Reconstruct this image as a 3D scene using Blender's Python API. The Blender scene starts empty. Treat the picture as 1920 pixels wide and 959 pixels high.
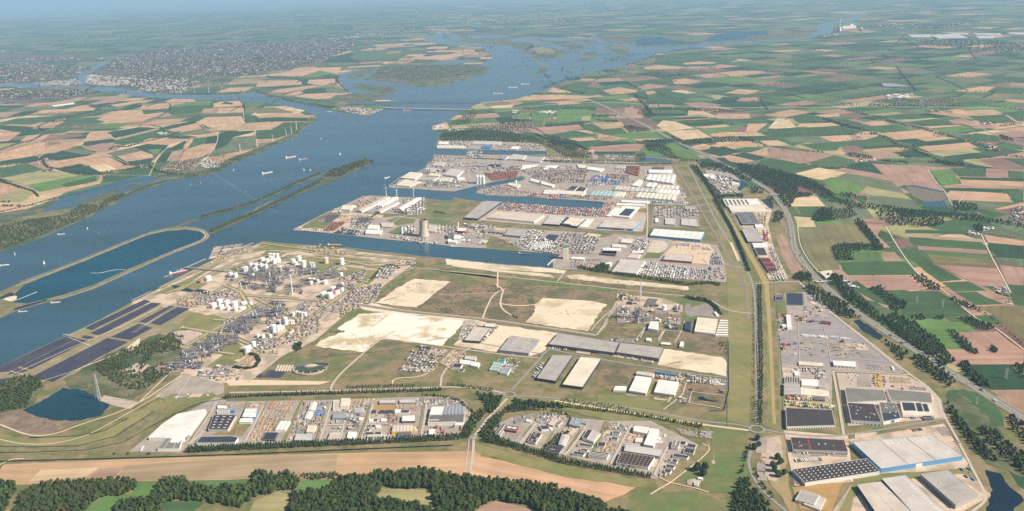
import bpy,math,random
import numpy as np
from mathutils import Vector,Matrix

# ------------------------------------------------------------------ camera, sky, sun, exposure
scene=bpy.context.scene
H=1400.0                      # height of the aircraft
FPX=1580.0                    # focal length in pixels of a 1920 px wide frame
PITCH=math.radians(18.0)
ROLL=math.radians(1.8)
cp,sp=math.cos(PITCH),math.sin(PITCH)
cr,sr=math.cos(ROLL),math.sin(ROLL)
FWD=np.array([0,cp,-sp])
_r0=np.array([1.0,0,0]);_u0=np.array([0,sp,cp])
RIGHT=cr*_r0-sr*_u0
UP=sr*_r0+cr*_u0
cam_data=bpy.data.cameras.new("camera")
cam=bpy.data.objects.new("camera",cam_data)
scene.collection.objects.link(cam)
cam_data.sensor_width=36.0
cam_data.lens=FPX/1920*36.0
cam_data.clip_start=5.0
cam_data.clip_end=400000.0
m=Matrix(((RIGHT[0],UP[0],-FWD[0],0),(RIGHT[1],UP[1],-FWD[1],0),(RIGHT[2],UP[2],-FWD[2],H),(0,0,0,1)))
cam.matrix_world=m
scene.camera=cam

SUN_EL,SUN_AZ=40.0,112.0     # azimuth clockwise from +Y
world=bpy.data.worlds.new("World");scene.world=world
world.use_nodes=True
wn=world.node_tree
sky=wn.nodes.new("ShaderNodeTexSky")
sky.sky_type='NISHITA';sky.sun_disc=False
sky.sun_elevation=math.radians(SUN_EL);sky.sun_rotation=math.radians(SUN_AZ)
sky.air_density=1.0;sky.dust_density=1.5;sky.altitude=100
bg=wn.nodes["Background"];bg.inputs[1].default_value=0.062
wn.links.new(sky.outputs[0],bg.inputs[0])
sun_d=bpy.data.lights.new("sun",'SUN');sun_d.energy=5.0;sun_d.angle=math.radians(0.53);sun_d.color=(1.0,0.90,0.76)
sun=bpy.data.objects.new("sun",sun_d);scene.collection.objects.link(sun)
sdir=Vector((math.sin(math.radians(SUN_AZ))*math.cos(math.radians(SUN_EL)),math.cos(math.radians(SUN_AZ))*math.cos(math.radians(SUN_EL)),math.sin(math.radians(SUN_EL))))
sun.rotation_euler=(-sdir).to_track_quat('-Z','Y').to_euler()
scene.view_settings.view_transform='Standard'
scene.view_settings.look='None'
scene.view_settings.exposure=0.42
scene.view_settings.gamma=1.0
scene.view_settings.use_curve_mapping=False
scene.render.engine='CYCLES'
scene.cycles.max_bounces=4
scene.cycles.volume_bounces=2
scene.cycles.use_denoising=False

col=scene.collection
R=random.Random(7)
NR=np.random.RandomState(7)

# ------------------------------------------------------------------ helpers
def P(x,y,z=0.0):
 """photograph pixel -> point at height z (how the plan of the place was measured)"""
 d=FWD+(x-960)/FPX*RIGHT-(y-479.5)/FPX*UP
 t=(z-H)/d[2]
 return (float(d[0]*t),float(d[1]*t),z)

def proj(p):
 v=np.array(p,float)-np.array([0,0,H])
 zc=v @ FWD
 return 960+(v @ RIGHT)/zc*FPX,479.5-(v @ UP)/zc*FPX,zc

S0="young tree in the row beside the centre road"
S1="tree in the curved belt round the small car park"
S2="tree in the long row along the canal road"
S3="low tree in the thicket beside the refinery"
S4="willow on the narrow wooded bank in the river"
S5="willow on the reed island at the left"
S6="willow on the left river bank"
S7="dark tree in the far hedgerows"
S8="in the white works of the left peninsula"
S9="in the white triple row across the container yard"
S10="tanks of the lawn plant"
S11="port process units"
S12="wind turbines on the port peninsulas"
S13="house in the left polder hamlet"
S14="left polder hamlets"
S15="red-roofed house in the village beyond the dock"
S16="house in the long village beside the far motorway"
S17="red-roofed building of the town on the near bank"
S18="distant building on the horizon side of the river"
CROP=(0,0,1)
def crop(x0,y0,k):
 global CROP
 CROP=(x0,y0,k)
def pts(s):
 """'x,y x,y' in the current crop's pixels -> list of photograph pixels"""
 x0,y0,k=CROP
 if not isinstance(s,str):return s
 return [(x0+float(a.split(',')[0])/k,y0+float(a.split(',')[1])/k) for a in s.split()]
def wpts(s,z=0.0):
 return [P(x,y,z) for x,y in pts(s)]

_mats={}
def mat(name,rgb,rough=0.8,var=0.18,scale=0.05,metal=0.0,spec=0.3,rgb2=None,patch=0.004,stripe=None,obj_coords=False,rng=(.42,.6)):
 if name in _mats:return _mats[name]
 mt=bpy.data.materials.new(name);_mats[name]=mt
 mt.use_nodes=True;nt=mt.node_tree;n=nt.nodes;L=nt.links
 b=n["Principled BSDF"]
 b.inputs["Roughness"].default_value=rough;b.inputs["Metallic"].default_value=metal
 b.inputs["Specular IOR Level"].default_value=spec
 tc=n.new("ShaderNodeTexCoord") if obj_coords else n.new("ShaderNodeNewGeometry")
 co=tc.outputs["Object"] if obj_coords else tc.outputs["Position"]
 nz=n.new("ShaderNodeTexNoise");nz.inputs["Scale"].default_value=scale;nz.inputs["Detail"].default_value=5;nz.inputs["Roughness"].default_value=0.65
 L.new(co,nz.inputs["Vector"])
 c=n.new("ShaderNodeMix");c.data_type='RGBA'
 c.inputs[6].default_value=(*rgb,1);c.inputs[7].default_value=(*(rgb2 or rgb),1)
 if rgb2:
  n2=n.new("ShaderNodeTexNoise");n2.inputs["Scale"].default_value=patch;n2.inputs["Detail"].default_value=6;n2.inputs["Roughness"].default_value=0.6
  L.new(co,n2.inputs["Vector"])
  rp=n.new("ShaderNodeMapRange");rp.inputs[1].default_value,rp.inputs[2].default_value=rng
  L.new(n2.outputs[0],rp.inputs[0]);L.new(rp.outputs[0],c.inputs[0])
 mr=n.new("ShaderNodeMapRange");mr.inputs[1].default_value=0.25;mr.inputs[2].default_value=0.75
 mr.inputs[3].default_value=1-var;mr.inputs[4].default_value=1+var
 L.new(nz.outputs[0],mr.inputs[0])
 last=mr.outputs[0]
 if stripe:                   # (period m, strength, direction in degrees)
  per,st,ang=stripe
  vm=n.new("ShaderNodeVectorMath");vm.operation='DOT_PRODUCT'
  vm.inputs[1].default_value=(math.cos(math.radians(ang)),math.sin(math.radians(ang)),0)
  L.new(co,vm.inputs[0])
  m1=n.new("ShaderNodeMath");m1.operation='MULTIPLY';m1.inputs[1].default_value=2*math.pi/per;L.new(vm.outputs["Value"],m1.inputs[0])
  m2=n.new("ShaderNodeMath");m2.operation='SINE';L.new(m1.outputs[0],m2.inputs[0])
  m3=n.new("ShaderNodeMath");m3.operation='MULTIPLY_ADD';m3.inputs[1].default_value=st;m3.inputs[2].default_value=1;L.new(m2.outputs[0],m3.inputs[0])
  m4=n.new("ShaderNodeMath");m4.operation='MULTIPLY';L.new(last,m4.inputs[0]);L.new(m3.outputs[0],m4.inputs[1]);last=m4.outputs[0]
 sc=n.new("ShaderNodeVectorMath");sc.operation='SCALE'
 L.new(c.outputs[2],sc.inputs[0]);L.new(last,sc.inputs["Scale"])
 L.new(sc.outputs[0],b.inputs["Base Color"])
 return mt

def cm(rgb,rough=0.7,metal=0.0):
 key="paint %.2f %.2f %.2f %.1f" % (*rgb,metal)
 return mat(key,rgb,rough,0.12,0.15,metal)

def field_material():
 """crop and soil: the field's own colour and row direction are stored per face"""
 mt=bpy.data.materials.new("crop rows");mt.use_nodes=True
 nt=mt.node_tree;n=nt.nodes;L=nt.links
 b=n["Principled BSDF"];b.inputs["Roughness"].default_value=0.95;b.inputs["Specular IOR Level"].default_value=0.1
 a=n.new("ShaderNodeAttribute");a.attribute_name="crop"
 d=n.new("ShaderNodeAttribute");d.attribute_name="rows"
 g=n.new("ShaderNodeNewGeometry")
 s=n.new("ShaderNodeSeparateXYZ");L.new(g.outputs["Position"],s.inputs[0])
 sd=n.new("ShaderNodeSeparateXYZ");L.new(d.outputs["Vector"],sd.inputs[0])
 def mth(op,x,y=None):
  k=n.new("ShaderNodeMath");k.operation=op
  for i,v in enumerate((x,y)):
   if v is None:continue
   if isinstance(v,(int,float)):k.inputs[i].default_value=v
   else:L.new(v,k.inputs[i])
  return k.outputs[0]
 X,Y,C,S=s.outputs[0],s.outputs[1],sd.outputs[0],sd.outputs[1]
 u=mth('ADD',mth('MULTIPLY',X,C),mth('MULTIPLY',Y,S))
 v=mth('SUBTRACT',mth('MULTIPLY',Y,C),mth('MULTIPLY',X,S))
 cb=n.new("ShaderNodeCombineXYZ");L.new(mth('MULTIPLY',u,0.0025),cb.inputs[0]);L.new(mth('MULTIPLY',v,0.04),cb.inputs[1])
 n1=n.new("ShaderNodeTexNoise");n1.inputs["Scale"].default_value=1.0;n1.inputs["Detail"].default_value=3;L.new(cb.outputs[0],n1.inputs["Vector"])
 n2=n.new("ShaderNodeTexNoise");n2.inputs["Scale"].default_value=0.006;n2.inputs["Detail"].default_value=6;L.new(g.outputs["Position"],n2.inputs["Vector"])
 r1=n.new("ShaderNodeMapRange");r1.inputs[1].default_value=.3;r1.inputs[2].default_value=.7;r1.inputs[3].default_value=.84;r1.inputs[4].default_value=1.15;L.new(n1.outputs[0],r1.inputs[0])
 r2=n.new("ShaderNodeMapRange");r2.inputs[1].default_value=.3;r2.inputs[2].default_value=.7;r2.inputs[3].default_value=.82;r2.inputs[4].default_value=1.16;L.new(n2.outputs[0],r2.inputs[0])
 sc=n.new("ShaderNodeVectorMath");sc.operation='SCALE';L.new(a.outputs["Color"],sc.inputs[0]);L.new(mth('MULTIPLY',r1.outputs[0],r2.outputs[0]),sc.inputs["Scale"])
 L.new(sc.outputs[0],b.inputs["Base Color"])
 return mt
FIELDMAT=field_material()

def tag(o,label=None,cat=None,group=None,kind=None):
 if label:o["label"]=label
 if cat:o["category"]=cat
 if group:o["group"]=group
 if kind:o["kind"]=kind
 return o
def link(name,me,parent=None,loc=None):
 o=bpy.data.objects.new(name,me);col.objects.link(o)
 if parent is not None:o.parent=parent
 if loc is not None:o.location=loc
 return o
def thing(name,label,cat,loc,rz=0.0,group=None):
 o=bpy.data.objects.new(name,None);col.objects.link(o)
 o.empty_display_size=5
 o.location=loc;o.rotation_euler=(0,0,rz)
 return tag(o,label,cat,group)

def poly_obj(name,polys,z,material,kind="structure"):
 """polys: list of world polygons -> one sheet"""
 V,F=[],[]
 for p in polys:
  b=len(V);V += [(q[0],q[1],z) for q in p]
  F.append(tuple(range(b,b+len(p))))
 me=bpy.data.meshes.new(name);me.from_pydata(V,[],F);me.update()
 fix_up(me)
 me.materials.append(material)
 return tag(link(name,me),kind=kind)
def fix_up(me):
 for f in me.polygons:
  if f.normal.z<0:f.flip()
RAG=dict(sand_lot=(22,5),scrub_patch=(25,8),pond=(18,4),meadow=(30,5),bare_lot=(25,5),beach=(12,3),marsh=(70,22),wooded_bank=(40,9),river_bank=(50,10),sandbank=(40,14),wood_ground=(25,7),scrub=(25,8))
def ragged(w,step,amp):
 """natural margins are never ruler-straight"""
 o=[]
 for a,b in zip(w,w[1:]+w[:1]):
  L=math.hypot(b[0]-a[0],b[1]-a[1]);n=max(1,min(60,int(L/step)));o.append(a)
  nx,ny=-(b[1]-a[1])/max(L,1),(b[0]-a[0])/max(L,1)
  for i in range(1,n):
   j=R.uniform(-amp,amp);o.append((a[0]+(b[0]-a[0])*i/n+nx*j,a[1]+(b[1]-a[1])*i/n+ny*j,a[2]))
 return o
def area(name,s,z,material):
 w=wpts(s)
 if name in RAG:w=ragged(w,*RAG[name])
 return poly_obj(name,[w],z,material)

def offset_line(w,width):
 w=[np.array(p[:2]) for p in w];Lp,Rp=[],[]
 for i,p in enumerate(w):
  a=w[max(0,i-1)];b=w[min(len(w)-1,i+1)]
  d=b-a;d=d/(np.linalg.norm(d)+1e-9);nn=np.array([-d[1],d[0]])
  Lp.append(p+nn*width/2);Rp.append(p-nn*width/2)
 return Lp,Rp
def smooth(w,n=2):
 w=[np.array(p[:2],float) for p in w]
 for _ in range(n):
  if len(w)<3:break
  o=[w[0]]
  for a,b in zip(w,w[1:]):
   o += [a*.75+b*.25,a*.25+b*.75]
  o.append(w[-1]);w=o
 return w
def ribbon(name,w,width,z,material,sm=2,off=0.0,height=0.0):
 w=smooth(w,sm)
 if off:
  l,_=offset_line(w,2*off);w=l
 Lp,Rp=offset_line(w,width)
 V=[(p[0],p[1],z) for p in Lp]+[(p[0],p[1],z) for p in Rp];k=len(Lp)
 F=[(i,k+i,k+i+1,i+1) for i in range(k-1)]
 if height:
  V=[(a,b,z+height) for a,b,_ in V]+[(a,b,z-1) for a,b,_ in V]
  F += [(i+1,2*k+i+1,2*k+i,i) for i in range(k-1)]+[(k+i,3*k+i,3*k+i+1,k+i+1) for i in range(k-1)]
 me=bpy.data.meshes.new(name);me.from_pydata(V,[],F);me.update()
 if not height:fix_up(me)
 me.materials.append(material)
 return tag(link(name,me),kind="structure")
ZR=[1.2]
def road(s,width,material,name="road",sm=2,off=0.0):
 ZR[0] += 0.012
 return ribbon(name,wpts(s),width,ZR[0],material,sm,off)

def inpoly(x,y,poly):
 x=np.asarray(x);y=np.asarray(y);ins=np.zeros(x.shape,bool)
 n=len(poly)
 for i in range(n):
  x1,y1=poly[i][:2];x2,y2=poly[(i+1) % n][:2]
  c=((y1>y) != (y2>y)) & (x<(x2-x1)*(y-y1)/((y2-y1) if y2 != y1 else 1e-9)+x1)
  ins ^= c
 return ins

PAL=dict(t=(.49,.315,.19),T=(.58,.43,.26),p=(.36,.225,.165),b=(.22,.135,.105),g=(.062,.115,.046),G=(.032,.074,.036),
           l=(.115,.20,.06),o=(.19,.17,.08),y=(.33,.30,.145),r=(.14,.165,.095),m=(.095,.145,.058),c=(.36,.26,.165),k=(.05,.06,.035))
def field(c,s,z=0.62,name="field"):
 w=wpts(s)
 rgb=PAL[c];k=R.uniform(.93,1.08);rgb=tuple(min(1,v*k*R.uniform(.97,1.03)) for v in rgb)
 best=max(range(len(w)),key=lambda i:math.hypot(w[i][0]-w[i-1][0],w[i][1]-w[i-1][1]))
 a=math.atan2(w[best][1]-w[best-1][1],w[best][0]-w[best-1][0])
 o=poly_obj(name,[w],z,FIELDMAT)
 at=o.data.attributes.new("crop",'FLOAT_COLOR','FACE');at.data[0].color=(*rgb,1)
 at=o.data.attributes.new("rows",'FLOAT_VECTOR','FACE');at.data[0].vector=(math.cos(a),math.sin(a),0)
 return o
ZF=[0.62]
def fields(text,name="field"):
 for ln in text.strip().splitlines():
  ln=ln.strip()
  if not ln:continue
  ZF[0] += 0.0003
  field(ln[0],ln[1:].strip(),ZF[0],name)
# ------------------------------------------------------------------ ground sheet, farmland, water
M_ground=mat("distant polder",(.10,.14,.06),.95,.2,.0004,rgb2=(.20,.18,.10),patch=.0009)
g=poly_obj("ground",[[(-160000,-20000),(160000,-20000),(160000,152000),(-160000,152000)]],0.0,M_ground)

def clip_half(poly,n,c):
 out=[]
 for i,a in enumerate(poly):
  b=poly[(i+1) % len(poly)]
  da=a[0]*n[0]+a[1]*n[1]-c;db=b[0]*n[0]+b[1]*n[1]-c
  if da >= 0:out.append(a)
  if (da >= 0) != (db >= 0):
   t=da/(da-db);out.append((a[0]+(b[0]-a[0])*t,a[1]+(b[1]-a[1])*t))
 return out
def parea(p):
 return abs(sum(p[i-1][0]*p[i][1]-p[i][0]*p[i-1][1] for i in range(len(p))))/2
cells=[]
def split(poly,ang,depth,rg):
 if len(poly)<3:return
 cx=sum(p[0] for p in poly)/len(poly);cy=sum(p[1] for p in poly)/len(poly)
 A=parea(poly);d=math.hypot(cx,cy)
 r=math.sqrt(A)*1.2
 if cy<-r or abs(cx)-r*1.5>(cy+r)*0.80+1500:return
 lim=(200+d*0.021) ** 2*1.0
 if A<lim*rg.uniform(.6,1.6) and depth>3:
  cells.append((poly,ang));return
 a=ang+(rg.uniform(-.13,.13) if depth<12 else rg.uniform(-.03,.03))
 dx,dy=math.cos(a),math.sin(a)
 us=[p[0]*dx+p[1]*dy for p in poly];vs=[-p[0]*dy+p[1]*dx for p in poly]
 eu,ev=max(us)-min(us),max(vs)-min(vs)
 if eu*rg.uniform(.6,1.2)>ev:nn=(dx,dy);lo,hi=min(us),max(us)
 else:nn=(-dy,dx);lo,hi=min(vs),max(vs)
 c=lo+(hi-lo)*rg.uniform(.36,.64)
 split(clip_half(poly,nn,c),a,depth+1,rg)
 split(clip_half(poly,(-nn[0],-nn[1]),-c),a,depth+1,rg)
split([(-45000,1500),(45000,1500),(45000,62000),(-45000,62000)],0.12,0,random.Random(11))
V,F,C,D=[],[],[],[]
farm_edges=[]
rg=random.Random(5)
for poly,ang in cells:
 cx=sum(p[0] for p in poly)/len(poly);cy=sum(p[1] for p in poly)/len(poly)
 d=math.hypot(cx,cy)
 ins=4+d*.0006;r=math.sqrt(parea(poly))/2
 k=max(.7,1-ins/max(r,1))
 b=len(V)
 V += [(cx+(p[0]-cx)*k,cy+(p[1]-cy)*k,.3) for p in poly];F.append(tuple(range(b,b+len(poly))))
 left_far=cx<-3000 and d>17000
 if d>24000 or left_far:ch="ggGGmmgrrGo" if left_far else "gggGmmlrroGcG"
 elif d>11000:ch="gGgGmmlrrtpbogGg" if cx>0 else "ttpcgGgmrog"
 elif cx>0:ch="gGgGgmmlrrttpbTyg"
 else:ch="tttTpcgggGmlroy"
 rgb=PAL[rg.choice(ch)];kk=rg.uniform(.85,1.12)
 C.append(tuple(v*kk for v in rgb));D.append(ang if rg.random()<.6 else ang+math.pi/2)
 if d<20000:farm_edges.append(poly)
me=bpy.data.meshes.new("farmland");me.from_pydata(V,[],F);me.update();fix_up(me)
me.materials.append(FIELDMAT)
at=me.attributes.new("crop",'FLOAT_COLOR','FACE');at.data.foreach_set("color",np.array([(*c,1) for c in C],'f').ravel())
at=me.attributes.new("rows",'FLOAT_VECTOR','FACE');at.data.foreach_set("vector",np.array([(math.cos(a),math.sin(a),0) for a in D],'f').ravel())
tag(link("farmland",me),kind="structure")

def water_material(name,rgb,rough,bump):
 mt=bpy.data.materials.new(name);mt.use_nodes=True;nt=mt.node_tree;n=nt.nodes;L=nt.links
 b=n["Principled BSDF"];b.inputs["Roughness"].default_value=rough;b.inputs["IOR"].default_value=1.33
 b.inputs["Specular IOR Level"].default_value=0.5
 ge=n.new("ShaderNodeNewGeometry")
 mp=n.new("ShaderNodeMapping");mp.inputs["Rotation"].default_value=(0,0,math.radians(-40));mp.inputs["Scale"].default_value=(.25,1,1)
 L.new(ge.outputs["Position"],mp.inputs["Vector"])
 nz=n.new("ShaderNodeTexNoise");nz.inputs["Scale"].default_value=.0016;nz.inputs["Detail"].default_value=7;nz.inputs["Roughness"].default_value=.62
 L.new(mp.outputs[0],nz.inputs["Vector"])
 mx=n.new("ShaderNodeMix");mx.data_type='RGBA'
 mx.inputs[6].default_value=(*[v*.78 for v in rgb],1);mx.inputs[7].default_value=(*[min(1,v*1.3) for v in rgb],1)
 rp=n.new("ShaderNodeMapRange");rp.inputs[1].default_value=.35;rp.inputs[2].default_value=.65;L.new(nz.outputs[0],rp.inputs[0]);L.new(rp.outputs[0],mx.inputs[0])
 L.new(mx.outputs[2],b.inputs["Base Color"])
 n2=n.new("ShaderNodeTexNoise");n2.inputs["Scale"].default_value=.05;n2.inputs["Detail"].default_value=4;L.new(ge.outputs["Position"],n2.inputs["Vector"])
 bp=n.new("ShaderNodeBump");bp.inputs["Strength"].default_value=bump;bp.inputs["Distance"].default_value=1.0
 L.new(n2.outputs[0],bp.inputs["Height"]);L.new(bp.outputs[0],b.inputs["Normal"])
 return mt
W_river=water_material("river water",(.028,.078,.108),.16,.06)
W_deep=water_material("basin water",(.003,.062,.10),.4,.06)
W_pond=water_material("pond water",(.006,.05,.075),.25,.05)
W_dark=water_material("ditch water",(.008,.02,.035),.2,.05)

crop(0,0,1)
NS="-400,560 -150,452 0,402 75,390 107,370 175,352 225,340 265,330 290,331 325,336 362,332 400,325 425,312 450,300 480,287 505,275 542,260 562,247 580,231 597,225 587,215 570,207 520,196 480,191 425,189 350,186 300,185 262,181 212,175 175,169 162,165 125,165 75,165 0,163 -120,162"
UB="-120,156 0,158 62,156 110,155 150,158 147,150 146,143 120,147 146,139 165,131 175,124 190,117 212,112 208,117 196,125 182,131 174,136 165,146 167,155 175,162 207,164 250,170 287,176 325,178 425,178 480,174 505,184 555,191 585,197 610,204 635,210 660,215 692,216 717,206 737,200 705,199 655,195 640,191 755,190 712,187 690,180 664,178 655,172 640,160 634,148 640,139 660,133 705,128 730,122 800,122 900,122 925,107 905,90 870,86 820,83 795,77 797,70 830,61 843,56 838,62 833,69 850,77 905,83 955,85 958,72 1000,69 1100,72 1115,65 1135,80 1172,82 1185,75 1310,82 1335,79 1440,74 1490,69 1532,60 1535,45 1560,42 1590,36 1610,27 1620,29 1600,40 1563,46 1562,61 1540,68 1485,76 1440,80 1335,87 1272,95 1230,101 1205,115 1167,125 1100,137 1065,152 1020,170 992,179 965,187 905,192 885,200 872,207 835,230 810,237 812,245 826,249 822,262 817,272 820,279 897,281 980,283 1025,284 1027,290 1003,290 987,292 963,290 905,290 877,292 863,291 813,290 809,303 802,312 788,320 752,332 742,345 730,348 730,353 763,354 813,358 850,360 885,351 927,341 963,335 977,331 986,333 980,338 953,344 927,348 903,353 890,362 913,367 947,369 997,369 1030,373 1130,379 1137,385 1123,392 1097,390 1065,389 1007,385 957,382 940,379 880,377 832,377 773,370 695,367 678,370 653,382 622,395 607,402 550,431 623,439 723,450 807,458 857,464 913,467 990,473 1053,478 1037,488 1037,503 940,496 835,485 790,482 757,477 702,472 647,465 540,457 493,452 477,460 447,470 423,480 410,487 362,512 300,540 250,565 160,615 125,629 60,659 0,687 -150,760 -400,900"
area("water",NS+" "+UB,.75,W_river)

M_marsh=mat("willow marsh",(.065,.095,.035),.95,.4,.02,rgb2=(.17,.155,.085),patch=.006)
M_reed=mat("reed marsh",(.125,.125,.06),.95,.25,.02,rgb2=(.06,.08,.035),patch=.008)
M_dike=mat("grassy dike",(.155,.16,.07),.95,.25,.02,rgb2=(.24,.19,.10),patch=.01)
M_sand=mat("pale sand",(.72,.595,.435),.95,.12,.03,rgb2=(.48,.39,.25),patch=.006,rng=(.5,.63))
M_wsand=mat("white sand",(.84,.755,.62),.95,.10,.03,rgb2=(.50,.40,.25),patch=.007,rng=(.51,.62))
M_stone=mat("basalt slope",(.34,.30,.25),.9,.25,.08)
M_grass=mat("rough grass",(.145,.15,.055),.95,.28,.03,rgb2=(.25,.195,.10),patch=.008,rng=(.44,.57))
M_lawn=mat("mown grass",(.185,.19,.065),.95,.14,.02,rgb2=(.26,.225,.095),patch=.004)
M_scrub=mat("dry scrub",(.235,.17,.10),.95,.35,.04,rgb2=(.13,.12,.06),patch=.009,rng=(.45,.56))
M_green=mat("lush grass",(.115,.17,.05),.95,.2,.02,rgb2=(.18,.175,.07),patch=.008)
M_paved=mat("pale paving",(.52,.41,.32),.9,.14,.06,rgb2=(.44,.36,.29),patch=.012)
M_asph=mat("old asphalt",(.25,.225,.205),.9,.12,.05,rgb2=(.32,.27,.24),patch=.012)
M_yard=mat("grey yard",(.40,.335,.28),.9,.14,.06,rgb2=(.32,.275,.235),patch=.02)
M_warm=mat("warm yard",(.60,.465,.345),.9,.18,.06,rgb2=(.37,.30,.22),patch=.015,rng=(.46,.58))
M_road=mat("road asphalt",(.29,.265,.25),.9,.08,.05)
M_lroad=mat("concrete road",(.50,.43,.36),.9,.08,.05)
M_track=mat("sandy track",(.66,.52,.36),.95,.1,.05)
M_rail=mat("rail ballast",(.26,.20,.16),.95,.2,.05)
M_conc=mat("quay concrete",(.34,.30,.27),.9,.12,.2)

def isl(name,s,mt,z=.95):return area(name,s,z,mt)
# marsh islands upstream
crop(480,0,4)
isl("marsh","940,500 1050,488 1300,478 1480,492 1640,480 1770,510 1700,560 1570,600 1400,645 1260,660 1100,630 850,605 780,600 850,580",M_marsh)
isl("marsh","690,565 770,530 920,505 850,555 790,580 700,588",M_marsh)
isl("marsh","725,655 770,630 900,650 1030,652 1070,685 1000,700 870,690 780,672",M_reed)
isl("marsh","600,735 700,705 870,700 1000,700 930,745 860,768 640,768",M_marsh)
isl("water","1280,490 1360,470 1500,455 1640,452 1690,462 1480,485",W_river,1.0)
isl("marsh","1400,245 1430,262 1500,258 1600,268 1918,265 1918,345 1800,335 1600,325 1480,315 1405,290",M_marsh)
isl("farmland","1560,262 1918,215 1918,262 1600,270",FIELDMAT if False else M_reed)
isl("water","1440,270 1500,262 1550,285 1520,308 1460,300",W_river,1.0)
isl("water","1580,266 1900,268 1900,280 1620,292",W_river,1.0)
crop(960,0,4)
isl("marsh","0,320 60,312 150,325 165,350 100,375 0,362",M_reed)
isl("marsh","75,385 150,340 330,362 420,400 330,432 200,450 160,440 140,410",M_marsh)
isl("meadow","155,365 220,350 300,372 330,400 200,410",M_lawn,1.0)
isl("marsh","150,285 300,280 540,290 560,310 330,325 190,310",M_marsh)
isl("water","210,290 300,284 520,290 550,300 380,308 250,305",W_river,1.0)
isl("marsh","290,325 420,315 520,330 545,375 470,382 410,365",M_marsh)
isl("marsh","530,325 560,295 640,305 650,325 570,338",M_marsh)
isl("marsh","530,418 570,392 630,390 650,405 600,420",M_marsh)
isl("marsh","485,452 530,432 635,428 610,445 520,462",M_marsh)
isl("marsh","690,365 730,345 800,340 860,355 880,380 905,385 850,405 780,412 740,390",M_marsh)
isl("meadow","725,352 800,342 855,356 850,368 760,366",M_green,1.0)
isl("marsh","750,435 830,410 820,425 770,448",M_marsh)
isl("marsh","645,480 690,465 760,450 700,478",M_marsh)
isl("marsh","650,270 760,255 1000,255 1400,285 1330,315 1150,290 1000,275 930,282 880,330 800,330 720,310 660,300",M_marsh)
isl("marsh","880,325 930,285 900,320 1000,350 1150,345 1300,325 1375,330 1200,355 1000,358",M_marsh)
isl("marsh","1410,315 1530,255 1560,250 1440,305 1600,310 1740,295 1785,272 1918,265 1918,300 1700,315 1500,325",M_marsh)
isl("marsh","145,565 200,525 250,505 290,512 270,535 200,560",M_marsh)
isl("dike","155,440 165,437 250,505 240,510",M_dike,1.0)
isl("reservoir","920,300 1000,278 1130,280 1180,298 1310,315 1310,325 1150,338 1000,345 930,325",W_deep,1.1)
isl("reservoir","1430,310 1530,262 1640,240 1918,230 1918,262 1780,272 1735,292 1600,305",W_deep,1.1)
crop(1440,0,4)
isl("marsh","0,235 100,250 280,245 370,235 290,275 100,300 0,300",M_marsh)
# training dams and the ring dike in front
crop(0,0,1)
isl("wooded_bank","697,301 685,299 660,307 635,315 612,322 605,332 600,345 565,358 517,380 480,395 430,419 388,436 392,441 430,427 480,403 512,387 567,362 620,342 655,327 700,305",M_reed)
isl("marsh","512,383 480,400 430,424 395,438 400,430 440,412 480,390 505,378 540,374",mat("shallow mud",(.16,.17,.15),.7,.1,.02),.85)
isl("wooded_bank","605,324 580,335 542,347 516,363 480,378 375,407 312,430 316,433 376,411 481,382 518,367 544,351 582,339 607,328",M_reed)
isl("wooded_bank","-300,520 -120,452 -30,418 0,410 50,402 100,395 150,385 175,372 225,365 262,352 295,337 312,335 312,344 270,357 240,366 225,377 187,397 155,414 135,422 100,438 50,457 0,473 -120,500 -300,580",M_marsh)
isl("sandbank","165,379 185,365 222,355 226,360 200,372 178,380",M_reed,1.0)
isl("sandbank","232,351 270,342 268,346 235,354",M_reed,1.0)
isl("sandbank","145,374 165,369 160,376 148,378",M_reed,1.0)
isl("meadow","20,412 60,403 130,392 150,388 120,402 60,412",M_dike,1.0)
isl("river_bank","0,400 75,388 107,371 112,375 75,398 30,403 0,408",M_marsh,1.0)
isl("river_bank","288,329 325,322 362,322 400,314 425,300 450,290 480,280 500,271 542,253 560,241 575,228 582,219 597,222 597,226 580,233 562,249 542,262 505,277 480,289 450,302 425,314 400,327 362,334 325,338 290,333",M_marsh,1.0)
isl("ring_dike","-200,610 -60,577 0,547 37,531 150,489 275,438 312,429 350,426 380,431 391,440 386,451 325,474 250,508 175,543 112,562 60,575 37,582 0,597 -60,628 -200,690",M_dike,1.0)
isl("basin","32,560 24,555 31,549 47,534 150,494 275,442 312,434 350,431 375,435 384,441 376,451 325,470 250,501 175,535 112,555 50,570 20,567",W_deep,1.15)
road("37,530 150,488 275,437 312,428 350,425 380,430 392,440 386,452 325,475",6,M_conc,"dike_road")
road("392,441 386,452 325,474 250,508 175,542 112,562",10,M_stone,"stone_bank")
road("30,537 150,491.5 275,440.5 312,432 350,428.5 376,432 387,441 382,450 325,471.5",5,M_track,"dike_road")
isl("water","26,550 25,557 22,556 0,562 0,558 18,549",W_dark,1.3)
isl("beach","5,562 20,555 32,556 31,562 18,566",M_sand,1.3)
crop(0,420,4)
isl("harbour_water","100,640 170,615 350,570 355,577 180,632 110,650",W_dark,1.3)

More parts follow.
